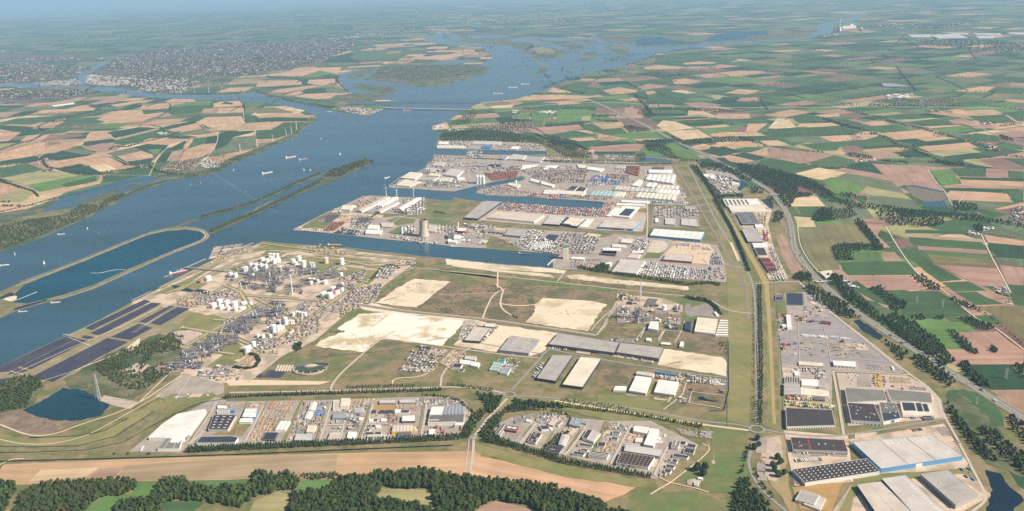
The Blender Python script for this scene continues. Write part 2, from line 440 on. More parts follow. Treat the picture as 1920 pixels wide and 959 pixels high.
# ------------------------------------------------------------------ port land
crop(0,0,1)
area("grassland","-300,830 0,687 60,659 125,629 160,615 250,565 362,512 447,470 493,452 540,457 647,465 757,477 835,485 1037,503 1037,488 1053,478 990,473 913,467 723,450 550,432 607,402 678,370 695,367 832,377 957,382 1123,392 1137,385 1130,379 1030,373 913,367 890,362 903,353 980,338 986,333 977,331 927,341 850,360 813,358 730,352 742,345 788,320 813,290 863,291 987,291 1027,290 1025,284 820,279 822,262 880,255 1020,265 1080,285 1190,292 1300,300 1345,335 1440,365 1470,400 1486,440 1497,482 1540,530 1580,567 1660,625 1740,668 1800,715 1880,765 1960,820 2200,960 2200,1100 -500,1100",.45,M_grass)

crop(0,180,4)
fields("""
t -200,560 0,490 280,450 340,420 330,345 0,430 -200,500
t 280,445 470,345 620,335 600,370 460,410
p 600,370 860,350 940,375 780,430 640,400
r 460,410 560,395 740,430 600,445 480,420
G 330,460 460,412 640,445 600,460 440,488
G 0,495 260,450 300,465 290,490 0,520
t 355,500 760,435 880,490 940,520 1020,530 880,570 760,575 680,525 600,510 450,535 380,530
T 665,525 790,508 875,550 760,575
G 440,545 600,508 740,570 740,590 600,585
g 0,540 210,510 330,555 200,580 0,622
y 30,625 340,560 450,562 590,600 200,670
l 200,670 590,602 750,600 730,640 300,720 220,695
g 460,665 720,600 720,640 500,690
t 300,720 750,645 760,655 430,740 310,752
t 0,650 250,720 250,760 150,795 0,795
y 0,750 150,700 250,735 180,790 0,795
g 770,600 1060,552 1095,560 1095,590 770,650
g 1095,555 1150,552 1155,585 1100,590
r 790,435 1000,385 1060,410 880,455
t 880,455 1060,415 1145,440 1150,465 950,495
G 950,497 1150,468 1150,495 1120,510 1010,520
G 1000,385 1100,362 1270,370 1200,420 1160,440 1060,410
l 1100,405 1215,395 1180,437 1150,437
t 1130,500 1200,435 1215,430 1170,500
G 1175,495 1225,430 1290,420 1245,492
c 1250,490 1290,420 1380,402 1340,490
t 1345,488 1390,400 1625,355 1600,420 1500,465
g 1410,390 1460,318 1550,310 1530,362
G 1532,362 1552,308 1640,298 1620,355
t 1368,400 1440,318 1450,318 1405,395
G 1230,415 1390,335 1395,345 1365,400
t 1100,360 1260,322 1390,330 1250,370
G 1250,320 1330,295 1480,305 1410,325
t 1330,292 1490,295 1640,272 1645,295 1490,308
o 1370,290 1530,245 1610,270 1480,292
t 1250,255 1470,210 1520,245 1350,278
G 1220,235 1470,185 1475,205 1250,250
t 860,325 1180,245 1195,252 870,332
g 840,345 1190,255 1240,270 1060,345 920,370 860,360
G 805,275 1050,235 1180,240 860,318
t 650,300 680,268 870,255 800,280 830,300 640,335
t 630,335 830,285 850,318 640,352
G 615,365 640,345 850,320 860,335 700,370 640,378
g 400,230 560,165 770,160 720,185 480,225
t 720,180 890,110 1080,105 1240,115 1200,145 1050,195 900,205 840,205
t 1490,190 1550,160 1810,152 1840,200 1780,245 1640,258 1560,235
g 1180,85 1300,80 1540,75 1510,125 1290,140 1265,130
l 1290,70 1450,45 1590,40 1570,68 1310,82
t 1240,40 1300,25 1450,25 1470,45 1260,52
t 1600,60 1650,45 1800,40 1820,75 1600,90
G 1655,60 1690,45 1750,55 1740,65
p 1540,135 1640,90 1640,130
t 1640,92 1835,88 1820,125 1630,132
o 1840,92 1918,82 1918,125 1840,130
g 1830,150 1918,145 1918,195 1860,200
t 1790,250 1870,205 1918,200 1918,250
G 1640,290 1680,270 1900,262 1918,270 1750,310 1700,370 1610,410
r 1600,410 1700,370 1760,310 1918,300 1918,390 1780,420 1640,450 1560,450
p 570,90 850,10 950,30 700,70
t 420,120 620,70 720,95 700,110 440,125
t 830,70 1000,40 1100,40 880,85
g 450,160 620,125 860,110 740,150 560,165
t 1000,100 1060,70 1180,60 1270,70 1260,95 1080,98
g 1060,105 1280,98 1260,120 1080,140
G 900,100 1000,65 1070,68 1050,90 940,108
g 0,185 220,155 450,155 250,215 0,212
T 0,200 130,170 420,150 200,150 0,180
t 0,300 70,262 160,275 60,340 0,345
G 120,300 190,270 290,262 300,280 150,305
t 150,345 200,300 300,290 240,330
b 300,345 380,292 600,285 640,300 460,325
G 0,225 100,225 250,235 240,262 100,270 0,250
g 480,262 750,245 940,240 860,262 560,268
y 470,282 530,262 690,265 620,280
""")
crop(480,200,4)
fields("""
o 0,10 130,5 280,40 270,50 0,55
t 0,70 200,50 340,50 385,75 170,80 20,88
G 0,90 170,82 390,85 400,105 380,112 200,112 0,115
t 0,125 200,112 190,130 110,175 0,178
g 0,180 110,175 210,120 380,118 270,200 160,240 0,245
""")
crop(480,0,4)
fields("""
t 0,570 250,540 300,510 440,510 640,505 610,560 300,575
t 240,545 310,515 430,510 420,520 330,545
t 300,570 460,515 640,515 600,560 380,570
l 340,575 480,530 620,560 500,570
G 490,570 560,560 600,565 560,590 500,592
g 0,600 150,585 400,580 590,590 350,600
t 0,655 10,622 340,612 345,635 200,645
t 380,625 400,600 590,592 595,620 460,640
G 30,660 180,645 340,640 200,665
t 110,680 350,650 460,640 430,660 300,682
o 400,665 560,630 600,625 620,650
G 330,690 380,668 560,660 550,690 420,710
r 520,690 530,665 620,655 700,690 620,700
t 290,725 380,705 560,700 690,705 600,715 560,740 450,745
t 440,430 700,385 740,385 560,430 500,440
t 870,365 1080,335 1120,340 900,380
t 760,380 870,362 880,375 800,385
G 560,435 700,400 1200,405 1180,420 800,470 480,470
m 700,430 800,385 1250,375 1240,405 1060,450 800,470
p 960,405 1010,385 1090,383 1070,400
t 1110,425 1150,410 1280,408 1240,425
t 1060,455 1090,435 1190,438 1185,458
t 1180,440 1350,415 1560,408 1530,425 1400,452 1230,448
t 1270,370 1310,352 1440,350 1430,368
t 1330,390 1360,375 1430,375 1410,390
t 1440,390 1460,378 1560,380 1530,395
t 1550,390 1560,372 1640,375 1640,390
""")
crop(960,0,4)
fields("""
t 70,755 150,715 500,710 540,725 400,745
g 280,700 360,655 540,600 600,620 560,655 700,660 760,690 600,720 430,715
t 260,690 310,660 400,680 460,695 380,700
p 490,610 530,590 600,590 610,600 570,615
t 680,680 800,655 940,680 930,700 740,710
l 600,745 720,720 860,712 890,745
g 1000,690 1100,665 1220,690 1380,715 1500,730 1540,765 1100,775 1030,750
t 1000,690 1060,680 1090,700 1020,712
p 940,655 1020,630 1180,645 1120,660 980,672
t 1200,600 1300,590 1420,612 1320,632 1220,632
G 1280,650 1460,615 1640,630 1580,655 1400,665
t 1600,700 1700,670 1860,680 1760,710
l 1300,755 1340,735 1520,740 1500,765
G 1550,755 1580,730 1700,725 1680,755
p 1680,760 1720,735 1860,730 1860,765
t 980,510 1100,490 1300,505 1250,520 1020,525
t 1420,560 1720,530 1860,535 1918,550 1700,575 1500,570
g 1060,470 1100,430 1300,410 1500,420 1700,450 1500,500 1300,495 1120,490
t 1280,475 1400,462 1540,470 1500,480 1300,485
g 0,800 100,770 340,775 360,800 330,815 0,815
m 400,800 560,770 800,755 900,790 880,810 700,810
l 330,870 350,820 560,820 605,840 600,890 500,905 340,925
l 140,895 160,830 340,830 310,890
l 0,870 140,835 130,890 0,895
l 610,860 720,870 740,890 600,905
y 520,905 530,875 590,870 590,905
p 1020,805 1030,785 1090,785 1100,808
p 1110,805 1100,785 1210,787 1230,800
""")
crop(960,200,4)
fields("""
p 170,160 380,145 520,190 290,205
p 380,145 500,135 530,170 470,178
g 520,140 600,125 700,180 560,180
g 560,180 820,160 870,200 700,212
l 700,212 1060,190 1130,235 920,245 780,230
y 620,125 700,118 800,135 660,140
g 290,210 470,180 640,215 420,235
t 420,240 600,232 640,250 500,262
p 650,232 740,225 820,250 680,270
g 480,262 660,255 860,270 560,298
p 570,305 900,280 1000,285 950,335 700,345 620,335
G 610,340 940,338 900,370 640,370
G 640,270 860,262 930,275 700,285
t 890,245 1060,240 1140,240 960,262
t 470,310 500,305 560,330 580,355 540,360 490,340
g 0,205 130,190 210,205 170,235 60,220
l 1130,290 1220,275 1400,370 1410,400 1300,395 1220,350
T 1085,145 1130,105 1210,110 1370,165 1160,185
T 1160,190 1390,172 1500,235 1280,250
y 1210,80 1380,60 1500,70 1450,85
G 1200,90 1400,75 1520,85 1240,95
t 1500,80 1550,55 1780,55 1790,92 1560,92
p 1220,100 1480,88 1490,95 1230,108
g 1560,95 1918,95 1918,125 1740,125
G 1280,130 1560,108 1600,130 1350,148
t 1360,155 1600,135 1640,150 1440,165
l 1410,178 1520,165 1590,192 1460,200
b 1640,180 1700,158 1770,165 1740,195
t 1770,130 1918,128 1820,200 1750,205
t 1480,205 1600,195 1650,215 1600,232 1500,225
t 1340,300 1440,280 1500,295 1470,325 1400,330
t 1490,290 1740,258 1870,285 1640,325 1500,300
G 1410,330 1590,300 1720,340 1560,375
G 1650,368 1740,345 1918,385 1830,405
t 1580,375 1640,368 1820,410 1720,425 1640,415
t 1770,350 1918,308 1918,370
g 1830,440 1870,400 1918,395 1918,450
""")
crop(1440,200,4)
fields("""
T 0,165 70,90 150,95 215,155 120,168
t 215,155 240,130 480,122 540,145
g 190,100 210,85 400,85 440,115 240,128
g 0,170 200,160 540,148 640,190 650,215 400,225 100,245 0,250
r 120,240 240,225 390,225 440,265 180,268
t 390,230 450,222 600,215 640,255 480,265
p 600,215 660,215 720,250 650,255
g 240,285 640,260 850,235 960,280 720,300 540,300 520,330 380,335
G 690,300 960,285 1010,300 720,320
b 540,300 680,295 720,350 590,360
t 440,345 520,330 540,325 580,360 480,355
t 710,325 960,308 1080,320 760,350
p 740,355 920,340 980,380 800,390
G 940,345 1080,330 1220,375 1040,385
m 790,395 1060,385 1260,385 1310,410 1090,425 880,410
p 0,300 120,320 500,365 300,425 240,430 20,385
m 290,425 500,365 640,400 660,420 500,460 400,455
g 0,390 20,385 380,460 200,505 0,480
T 200,505 380,458 585,500 410,552 360,545
G 560,460 700,420 790,430 860,510
p 490,480 560,460 870,515 920,560 600,500
r 490,540 590,500 920,560 980,600 1030,660 740,600
l 410,555 490,540 740,600 690,650 540,665 480,640
g 680,670 740,670 750,700 720,730 640,690
y 740,605 1020,655 1080,700 760,665 730,650
r 750,735 760,668 1080,700 1150,760 1180,775 880,760
p 780,430 960,440 1090,590 970,600
p 940,445 1090,440 1370,460 1360,470 1210,480 1270,590 1330,640 1090,590
l 1210,480 1370,468 1450,585 1300,585
g 1370,465 1630,462 1635,528 1430,525
G 1430,530 1918,540 1918,562 1450,548
p 1635,465 1790,470 1800,530 1640,528
g 1800,480 1918,490 1918,540 1805,535
t 1440,550 1918,565 1918,605 1290,590 1450,585
p 1300,595 1918,600 1918,620 1330,610
G 1340,610 1750,625 1760,645 1380,630
t 1340,655 1370,632 1760,650 1840,720 1370,700
g 1780,640 1918,630 1918,715 1850,720
r 1370,705 1840,725 1700,765 1600,745
t 1700,768 1918,720 1918,745 1740,775
t 850,205 1120,178 1400,240 1180,262 1110,240 960,250
G 950,258 1110,240 1190,265 1470,245 1490,265 1150,290
t 1120,305 1500,270 1580,310 1200,335
y 1200,340 1520,312 1600,345 1280,372
G 1300,375 1560,350 1700,380 1400,415
b 1560,400 1740,385 1918,450 1918,475 1700,465
g 1740,385 1918,395 1918,450
y 1460,400 1560,392 1700,460 1560,440
g 700,150 960,140 1060,175 860,200 740,180
t 690,120 860,110 920,135 780,148
p 570,100 650,92 740,120 700,125
g 460,95 570,92 700,130 720,165 560,130
t 350,65 530,50 540,75 400,85
y 730,65 960,42 1020,50 860,70
g 820,75 1080,55 1260,80 960,95
y 940,105 1230,85 1290,90 1060,115
g 1020,120 1250,95 1420,135 1180,150
t 1160,150 1440,138 1470,145 1230,165
l 1220,170 1490,145 1560,185 1330,200
g 1440,225 1560,200 1720,220 1740,262 1560,265
p 1350,105 1460,88 1580,130 1400,132
g 1500,75 1770,60 1860,120 1620,130
t 1340,30 1700,25 1760,52 1440,60
p 1500,142 1640,132 1720,160 1560,170
g 1700,290 1750,262 1918,300 1918,330 1740,310
b 1840,275 1918,262 1918,310
p 1660,200 1918,185 1918,230 1740,235
g 1760,40 1918,40 1918,110 1870,110
""")
crop(1440,420,4)
fields("""
o 225,30 460,0 640,-20 780,155 560,150 480,180 540,345 370,350 270,200
p 60,90 110,70 160,140 270,370 185,390 100,230
T 195,-55 330,-45 360,25 225,25
p 730,0 860,15 820,90 920,180 860,180
g 1030,45 1480,55 1490,80 1030,70
c 1020,78 1610,115 1620,140 1040,95
g 1050,100 1610,140 1640,195 1110,165
p 1120,165 1640,200 1650,228 1130,195
m 1150,200 1650,235 1690,280 1200,235
o 1200,235 1690,275 1710,335 1240,300
p 1250,305 1720,335 1790,475 1580,465 1330,340
g 1020,195 1110,198 1230,300 1460,420 1290,435 1180,360
g 1300,440 1500,432 1640,500 1400,510
b 930,112 1030,110 1110,170 990,185
g 1400,515 1560,510 1640,555 1770,600 1560,612
p 1560,510 1640,502 1730,545 1650,555
t 1620,82 1918,130 1918,165 1650,140
G 1650,145 1918,168 1918,262 1720,245 1660,190
r 1700,250 1918,265 1918,325 1730,305
p 1735,308 1918,330 1918,465 1800,455
g 1805,458 1918,462 1918,612 1850,612
g 540,290 860,280 1020,285 1110,350 1120,385 600,385 560,350
m 640,215 830,210 860,280 640,280
p 850,215 950,212 1010,282 870,282
p 610,388 1040,390 1180,495 890,500 740,480
g 890,508 1280,505 1370,560 1530,685 1180,715 1010,680 1000,600 900,540
G 620,560 760,600 820,640 740,640
p 680,515 740,570 920,620 900,640 830,600
l 1090,740 1490,738 1565,805 1340,810 1480,960 1330,950 1200,830
p 1410,815 1720,810 1880,945 1890,1000 1620,1000 1500,900
o 1560,620 1918,615 1918,870 1760,750 1680,680
""")
crop(1600,640,6)
fields("""
p 1040,95 1240,95 1340,140 1520,140 1640,140 1560,0 1740,0 1918,110 1918,262 1360,265 1120,265
G 1420,275 1770,270 1918,430 1918,545 1530,545 1480,420
p 1520,550 1918,548 1918,780
g 1035,600 1080,555 1250,545 1400,590 1600,720 1680,850 1700,958 1440,958 1250,830 1080,700
""")
crop(1640,780,5.357)
fields("""
G 1300,470 1380,440 1500,520 1500,740 1440,700
""")
crop(0,840,3)
fields("""
t -60,215 20,95 230,85 700,65 1918,30 2720,18 2615,170 1900,170 760,190 200,205
t 2630,165 2680,45 3480,195 3590,215 3410,328 3300,330 3200,300 2750,180
c 660,170 700,100 1500,50 1900,40 1880,150 1430,175 780,185
p 500,165 560,120 690,110 640,170
T 160,190 230,125 560,112 480,165
l 460,357 590,270 740,265 770,190 905,190 850,290 700,285 630,357
g 880,357 930,300 1160,305 1090,357
y 1405,357 1430,300 1560,250 1640,265 1600,357
m 1040,190 1420,175 1410,205 1060,220
l 1665,240 1700,185 1890,180 1840,240
y 2120,290 2140,228 2420,240 2435,330 2300,310 2180,300
p 2670,357 2790,300 3060,357
""")
# ------------------------------------------------------------------ port ground: sands, yards, verges
ZA=[0.8]
M_wheel=mat("wheel-worn sand",(.66,.54,.38),.95,.2,.05)
def ground(name,s,mt):
 ZA[0] += 0.004
 if name == "sand_lot":
  q=pts(s);cx=sum(p[0] for p in q)/len(q);cy=sum(p[1] for p in q)/len(q)
  o=area(name,s,ZA[0],mt);x0,y0,k=CROP;crop(0,0,1)
  for _ in range(4):
   a,b=R.choice(q),R.choice(q);f=lambda p,t:(p[0]*t+cx*(1-t),p[1]*t+cy*(1-t))
   c=[f(a,.85),f(R.choice(q),.3),f(b,.8)]
   if a != b:ribbon("wheel_track",[P(*p) for p in c],R.uniform(3,7),ZA[0]+.03,M_wheel,3)
  crop(x0,y0,k);return o
 return area(name,s,ZA[0],mt)
def many(name,text,mt):
 for ln in text.strip().splitlines():
  if ln.strip():ground(name,ln.strip(),mt)

crop(0,0,1)
# upper peninsulas
ground("yard","820,268 826,263 880,262 940,266 1010,270 1025,280 1022,284 980,283 897,281 821,279",M_yard)
ground("yard","815,292 865,293 905,290 985,292 1050,300 1190,304 1200,312 1260,312 1268,340 1294,395 1285,404 1150,400 1137,385 1130,379 1030,372 997,368 913,366 893,361 905,353 928,348 953,344 980,339 986,333 977,330 963,334 927,340 885,350 850,359 813,357 764,353 731,352 731,348 742,346 752,333 788,321 802,313 809,304",M_yard)
ground("yard","678,371 695,368 772,371 800,373 832,378 800,392 740,402 660,397 625,394 654,382",M_yard)
ground("yard","872,388 905,378 940,380 1065,390 1123,393 1137,386 1215,388 1215,415 1205,435 1120,432 1040,428 870,412",M_paved)
ground("yard","552,431 605,403 640,397 720,404 690,440 623,438",M_warm)
ground("yard","700,410 760,404 860,430 1050,425 1200,440 1345,460 1362,500 1362,530 1290,525 1200,515 1110,505 1055,506 1037,503 1037,488 1053,478 990,472 913,466 857,463 720,449 660,442",M_yard)
ground("yard","1222,388 1305,390 1313,425 1220,428",M_asph)
many("grass_verge", """
773,371 832,378 877,379 850,400 870,414 800,412 740,404 800,392
870,412 1040,428 1200,437 1205,442 1050,434 870,422 740,404
905,440 930,445 985,470 913,466
1165,395 1222,390 1218,432 1205,436 1215,400
850,400 870,380 905,378 872,405
600,404 640,396 640,402 600,425 560,430
""", M_grass)
crop(540,360,6)
many("grass_verge", """
1110,320 1250,285 1440,310 1420,350 1230,380 1160,350
1120,460 1270,385 1300,400 1240,470 1180,480
1640,190 1750,110 1918,110 1918,260 1880,310 1650,280 1520,200
1580,320 1700,300 1850,320 1740,380 1590,360
180,380 330,330 480,350 400,420 300,430
""", M_green)
ground("coal_heap_ground","340,340 440,265 600,262 480,348",mat("dark slag",(.10,.075,.10),.95,.2,.05))
ground("scrap_ground","400,440 560,350 650,350 500,450",mat("rusty scrap",(.22,.10,.07),.95,.3,.1))
crop(840,370,6)
many("grass_verge", """
430,570 550,480 700,545 860,600 640,600
60,0 -20,200 170,240 390,50 200,30
1500,430 1720,460 1850,430 1840,400 1560,395
0,250 200,245 700,290 1500,350 1918,390 1918,420 1500,385 900,330 400,300
1400,860 1480,780 1640,770 1830,820 1830,800 1918,700 1918,880
""", M_grass)
ground("sand_lot","1540,440 1580,410 1720,420 1690,460",M_sand)
ground("sand_lot","400,350 440,335 660,355 640,378",M_sand)
crop(1080,370,6)
ground("sand_lot","1110,500 1490,530 1550,600 1520,640 1500,760 1000,720 1000,640 1040,600",mat("sandy yard",(.62,.48,.33),.95,.1,.05))
ground("sand_lot","860,490 1000,495 1040,540 980,610 920,630 800,620",mat("chalky yard",(.55,.48,.38),.95,.12,.05))
ground("sand_lot","100,435 150,405 280,420 250,460",M_sand)
ground("grass_verge","750,690 800,620 930,632 1000,610 930,690",M_green)
ground("grass_verge","880,330 1400,345 1430,400 1500,480 1500,520 1110,495 830,420 700,440 640,430",M_grass)
ground("grass_verge","850,85 1370,90 1350,110 870,130 840,380 780,390 800,80",M_grass)
# rail / grass corridor on the right
crop(0,0,1)
ground("grass_verge","1278,306 1300,306 1365,420 1400,500 1413,530 1405,800 1365,790 1365,640 1363,520 1340,400 1310,340",M_lawn)
ground("grass_verge","1420,530 1440,530 1462,690 1472,810 1430,800 1420,700",M_dike)
ground("dike","1320,310 1340,308 1372,370 1420,470 1450,530 1462,690 1470,812 1440,800 1438,620 1432,540 1405,480 1360,400",M_lawn)
ground("dry_strip","1338,372 1352,374 1452,528 1456,640 1464,800 1452,800 1444,640 1436,535",M_dike)
ground("dry_strip","1356,395 1361,396 1441,528 1446,600 1455,795 1449,795 1439,600 1433,535",mat("dry dike grass",(.38,.29,.12),.95,.12,.05))
ground("yard","1322,318 1350,316 1378,330 1395,345 1388,362 1345,366 1332,345",M_yard)
ground("yard","1356,374 1420,372 1448,395 1440,420 1452,470 1478,522 1442,526 1432,500 1395,430",M_warm)
ground("rail_yard","1444,390 1452,388 1480,430 1473,434",M_rail)
# sands in the middle
many("sand_lot", """
1245,655 1353,670 1363,682 1363,707 1345,703 1233,685
1018,559 1110,565 1138,571 1123,588 1102,622 985,605 1003,585 1003,571
778,523 815,526 845,529 830,540 797,566 785,578 703,569 740,543
835,486 940,497 1037,504 1063,508 1055,513 1000,510 940,506 838,497
845,499 870,497 940,507 1030,515 1040,522 935,511
920,608 1047,625 1028,645 1023,657 995,668 940,663 850,648 880,625
640,575 690,567 760,585 890,600 915,607 910,612 757,592
1060,518 1085,515 1160,525 1290,538 1290,545 1160,533 1070,524
""", M_sand)
many("sand_lot", """
672,590 730,585 876,602 828,650 790,645 722,636 705,640 680,661 590,650 600,640 645,622 632,617
""", M_wsand)
many("scrub_patch", """
845,529 930,535 1000,560 1003,571 1003,585 985,605 905,597 780,578 797,566 830,540
1060,522 1160,535 1290,548 1300,556 1150,540 1060,530
1275,618 1362,636 1363,668 1245,652
720,640 800,650 770,705 660,704
700,560 745,530 790,520 860,527 815,526 778,523 740,543 703,569
960,525 1140,548 1150,566 1110,565 1018,559 960,545
1290,708 1362,714 1362,765 1280,760
585,652 640,660 610,675 575,668
""", M_scrub)
many("meadow", """
783,517 860,505 960,528 1140,549 1160,545 1060,533 873,513 790,506
1140,550 1300,560 1340,590 1300,600 1160,555
""", M_green)
ground("meadow","672,690 700,655 760,645 790,655 740,700 680,706",mat("mixed scrub",(.24,.19,.10),.95,.3,.04,rgb2=(.11,.13,.06),patch=.01))
ground("lush_strip","763,513 779,511 690,572 680,571",M_green)
ground("lush_strip","640,600 673,576 678,579 657,600 577,649 572,646",M_green)
crop(560,600,6)
ground("meadow","350,480 450,380 540,370 540,400 430,500",M_green)
crop(1120,610,6)
ground("meadow","0,490 60,390 450,480 340,660 200,680 0,680",M_scrub)
ground("meadow","0,780 300,790 700,880 730,959 0,900",M_lawn)
# refinery
crop(0,0,1)
ground("yard","362,513 447,471 493,454 540,459 780,484 770,500 660,580 590,640 530,668 465,715 400,722 330,700 345,650 300,640 400,600 250,640 205,622 250,566 300,541",M_warm)
many("grass_verge", """
493,454 560,460 640,470 640,476 560,470 500,470 470,474
540,478 610,488 600,500 520,488
615,480 700,488 690,500 620,495
590,495 625,500 600,520 575,515
648,500 720,510 690,535 665,530
345,600 400,590 430,600 400,625 345,615
280,555 360,520 395,500 430,485 380,515 330,548
385,690 420,665 450,672 410,690
420,665 440,650 470,660 450,675
250,610 340,580 380,590 330,620 250,625
570,500 585,480 640,495 620,520
215,620 350,580 360,588 240,640
330,620 400,640 390,660 320,650
""", M_lawn)
many("bare_lot", """
318,625 345,620 375,632 378,648 340,655 320,640
""", M_paved)
many("grassland", """
200,640 250,625 330,628 325,665 340,700 250,755 190,745 110,705 120,690
""", M_scrub)
ground("canal","320,535 340,537 430,553 420,557 330,545",W_dark)
crop(280,560,6)
ground("sports_field","690,790 800,690 880,675 1000,720 870,790 760,800",M_green)
# solar park ground, wood, pond
crop(0,0,1)
ground("solar_park_ground","-60,720 0,690 125,630 250,570 300,575 360,585 300,640 250,655 105,718 60,712 0,735 -60,760",mat("dry verge",(.235,.21,.115),.95,.2,.05,rgb2=(.32,.26,.15),patch=.01))
road("255,575 160,617 125,632 60,662 0,690 -60,722",9,M_stone,"stone_bank")
ground("wood_ground","-60,770 60,708 85,725 60,760 0,775 -60,830",M_marsh)
ground("scrub_patch","120,712 200,665 300,625 340,640 340,665 330,690 250,750 190,742 130,728",M_marsh)
ground("scrub_patch","0,775 60,768 100,790 150,790 100,815 55,820 0,798",mat("heath",(.19,.13,.105),.95,.25,.05,rgb2=(.26,.20,.13),patch=.02))
ground("pond","42,770 75,755 118,728 160,733 182,745 205,760 190,780 140,790 95,788 65,780",W_pond)
ground("yard","187,752 195,742 260,755 245,768 215,762",M_paved)
ground("yard","228,697 260,680 282,686 255,706",M_paved)
ground("yard","234,655 262,635 262,648 246,659",M_sand)
ground("bare_lot","290,745 345,700 420,722 420,738 400,745 310,750",M_yard)
ground("yard","420,712 620,716 600,722 430,724",M_track)
# dike meadows along the bottom
for s,mt in (("-60,800 55,826 105,818 180,815 320,740 400,738 410,745 330,770 210,845 -60,858",M_lawn),
              ("-60,822 20,840 190,832 300,765 330,760 215,843 -60,856",M_dike),
              ("410,748 740,738 850,742 905,760 880,780 860,750 700,745 420,757",M_dike),
              ("880,728 955,745 1110,752 1250,775 1330,795 1320,800 1150,790 1000,758 925,775 905,760",M_lawn),
              ("1335,800 1400,806 1408,850 1395,900 1380,925 1320,925 1300,890 1330,850",M_green),
              ("890,832 990,860 1220,905 1200,915 1060,895 895,850",M_lawn),
              ("1210,915 1290,920 1380,945 1350,980 1180,980 1130,945",M_grass),
              ("1430,820 1470,815 1478,900 1500,985 1440,900 1425,860",mat("ochre verge",(.34,.25,.13),.95,.2,.05))):
 ground("meadow",s,mt)
# business parks at the bottom
ground("yard","242,848 300,800 405,745 425,752 350,850",M_yard)
ground("yard","350,850 425,754 640,750 740,746 810,745 870,752 890,775 870,800 850,822 700,828 520,832 350,840",M_yard)
ground("yard","925,800 960,783 1010,776 1065,780 1085,785 1140,790 1220,790 1310,835 1230,900 1120,870 1020,845 960,828 930,818",M_yard)
crop(240,730,6)
ground("lawn","935,520 1000,490 1150,480 1200,390 1400,385 1280,530",M_grass)
many("lawn","1300,260 1340,160 1310,350 1240,380 1200,390\n1740,590 1900,230 1918,230 1780,590",M_lawn)
crop(880,720,6.85)
many("lawn", """
1180,600 1300,420 1320,420 1230,600
1530,830 1780,500 1800,500 1640,830
900,880 1060,610 1100,600 950,880
""", M_lawn)
ground("brown_lot","1690,660 1740,600 1800,620 1760,680",M_warm)
crop(520,730,4.8)
ground("lot","850,190 890,140 1070,145 1060,190",mat("ochre lot",(.40,.25,.10),.95,.15,.05))
crop(0,0,1)
# container yard and east park
ground("yard","1455,552 1520,548 1560,585 1690,692 1695,700 1560,695 1560,805 1470,805 1462,690",M_yard)
ground("container_yard","1458,600 1520,590 1560,590 1600,625 1690,697 1560,690 1462,684",mat("terminal paving",(.33,.295,.285),.9,.08,.05,rgb2=(.28,.255,.25),patch=.02))
ground("lawn","1447,560 1470,550 1478,600 1460,598",M_green)
ground("parking_lot","1474,552 1505,550 1510,572 1478,573",M_asph)
ground("yard","1568,700 1640,702 1700,705 1730,720 1765,750 1770,785 1590,800 1580,760",M_paved)
ground("yard","1470,808 1590,818 1600,905 1490,912 1478,860",M_warm)
ground("yard","1590,825 1770,795 1815,870 1810,880 1640,890",M_warm)
ground("yard","1600,905 1780,875 1835,905 1860,930 1750,990 1560,990 1560,960",M_warm)
ground("yard","1485,915 1580,905 1560,960 1500,955",mat("ochre lot",(.40,.25,.10)))
ground("grass_verge","1560,985 1600,905 1640,893 1815,878 1818,888 1650,905 1600,935 1590,985",M_lawn)
ground("wood_ground","1775,755 1800,735 1930,860 1930,900 1850,870 1830,850 1790,800",M_marsh)
ground("pond","1848,882 1875,888 1885,905 1915,930 1920,940 1880,975 1850,960 1862,920",W_dark)
ground("pond","1600,602 1612,600 1655,630 1650,638 1618,622",W_dark)
crop(1300,290,4)
ground("pond","255,160 300,185 400,215 410,230 350,275 330,260 350,235 270,200",W_dark)
ground("pond","510,340 560,335 600,370 600,410 570,400",W_dark)
crop(1030,270,6)
ground("pond","960,190 1100,145 1200,160 1400,195 1380,205 1000,205",W_river)
crop(1440,200,4)
ground("pond","1010,590 1120,595 1340,640 1250,660 1320,705 1350,755 1180,755",W_river)
ground("mud","1030,595 1280,640 1335,645 1340,690 1300,710 1180,715 1090,680",mat("wet mud",(.19,.15,.11),.6,.3,.08))
crop(0,0,1)
# ------------------------------------------------------------------ roads
HWY="1110,190 1135,200 1165,215 1210,235 1260,262 1310,285 1360,310 1397,330 1440,355 1455,370 1470,390 1482,415 1486,440 1487,460 1497,482 1515,505 1535,527 1580,567 1640,610 1702,648 1740,672 1783,700 1833,730 1883,762 1930,792 2080,880"
road(HWY,44,mat("highway verge",(.20,.19,.10),.95,.15,.05),"grass_verge")
road(HWY,12,M_road,"road",off=8.5)
road(HWY,12,M_road,"road",off=-8.5)
road("960,203 860,205 735,203",14,M_road)
road("960,203 1110,190 1300,201 1440,203 1640,200 1920,203",22,M_lroad)
road("1290,310 1320,370 1350,430 1382,475 1400,505 1411,530 1415,560 1417,590 1418,640 1419,700 1420,770 1419,796",12,M_road)
road("1265,312 1300,370 1335,430 1370,490 1390,520 1400,530 1403,600",16,M_rail,"railway")
road("1324,376 1345,402 1372,440 1396,484",7,M_asph)
road("1419,815 1415,826 1408,845 1403,863 1407,885 1420,910 1445,935 1480,965 1530,1000",9,M_road)
road("1429,806 1440,808 1475,814 1513,818 1550,819 1582,817 1625,811 1669,804 1720,795 1773,786",9,M_road)
road("1773,786 1766,770 1760,750 1750,737 1735,722 1705,703 1600,618 1560,590 1525,552 1495,527",9,M_lroad)
road("1773,786 1790,815 1808,850 1826,885 1850,930 1845,945 1800,975 1760,1000",8,M_lroad)
road("1410,803 1403,802 1385,797 1340,793 1327,792 1260,780 1200,768 1110,756 1060,750 1010,745 965,743",9,M_road)
road("1405,808 1300,795 1200,778 1120,765 1040,752",10,M_track,"track")
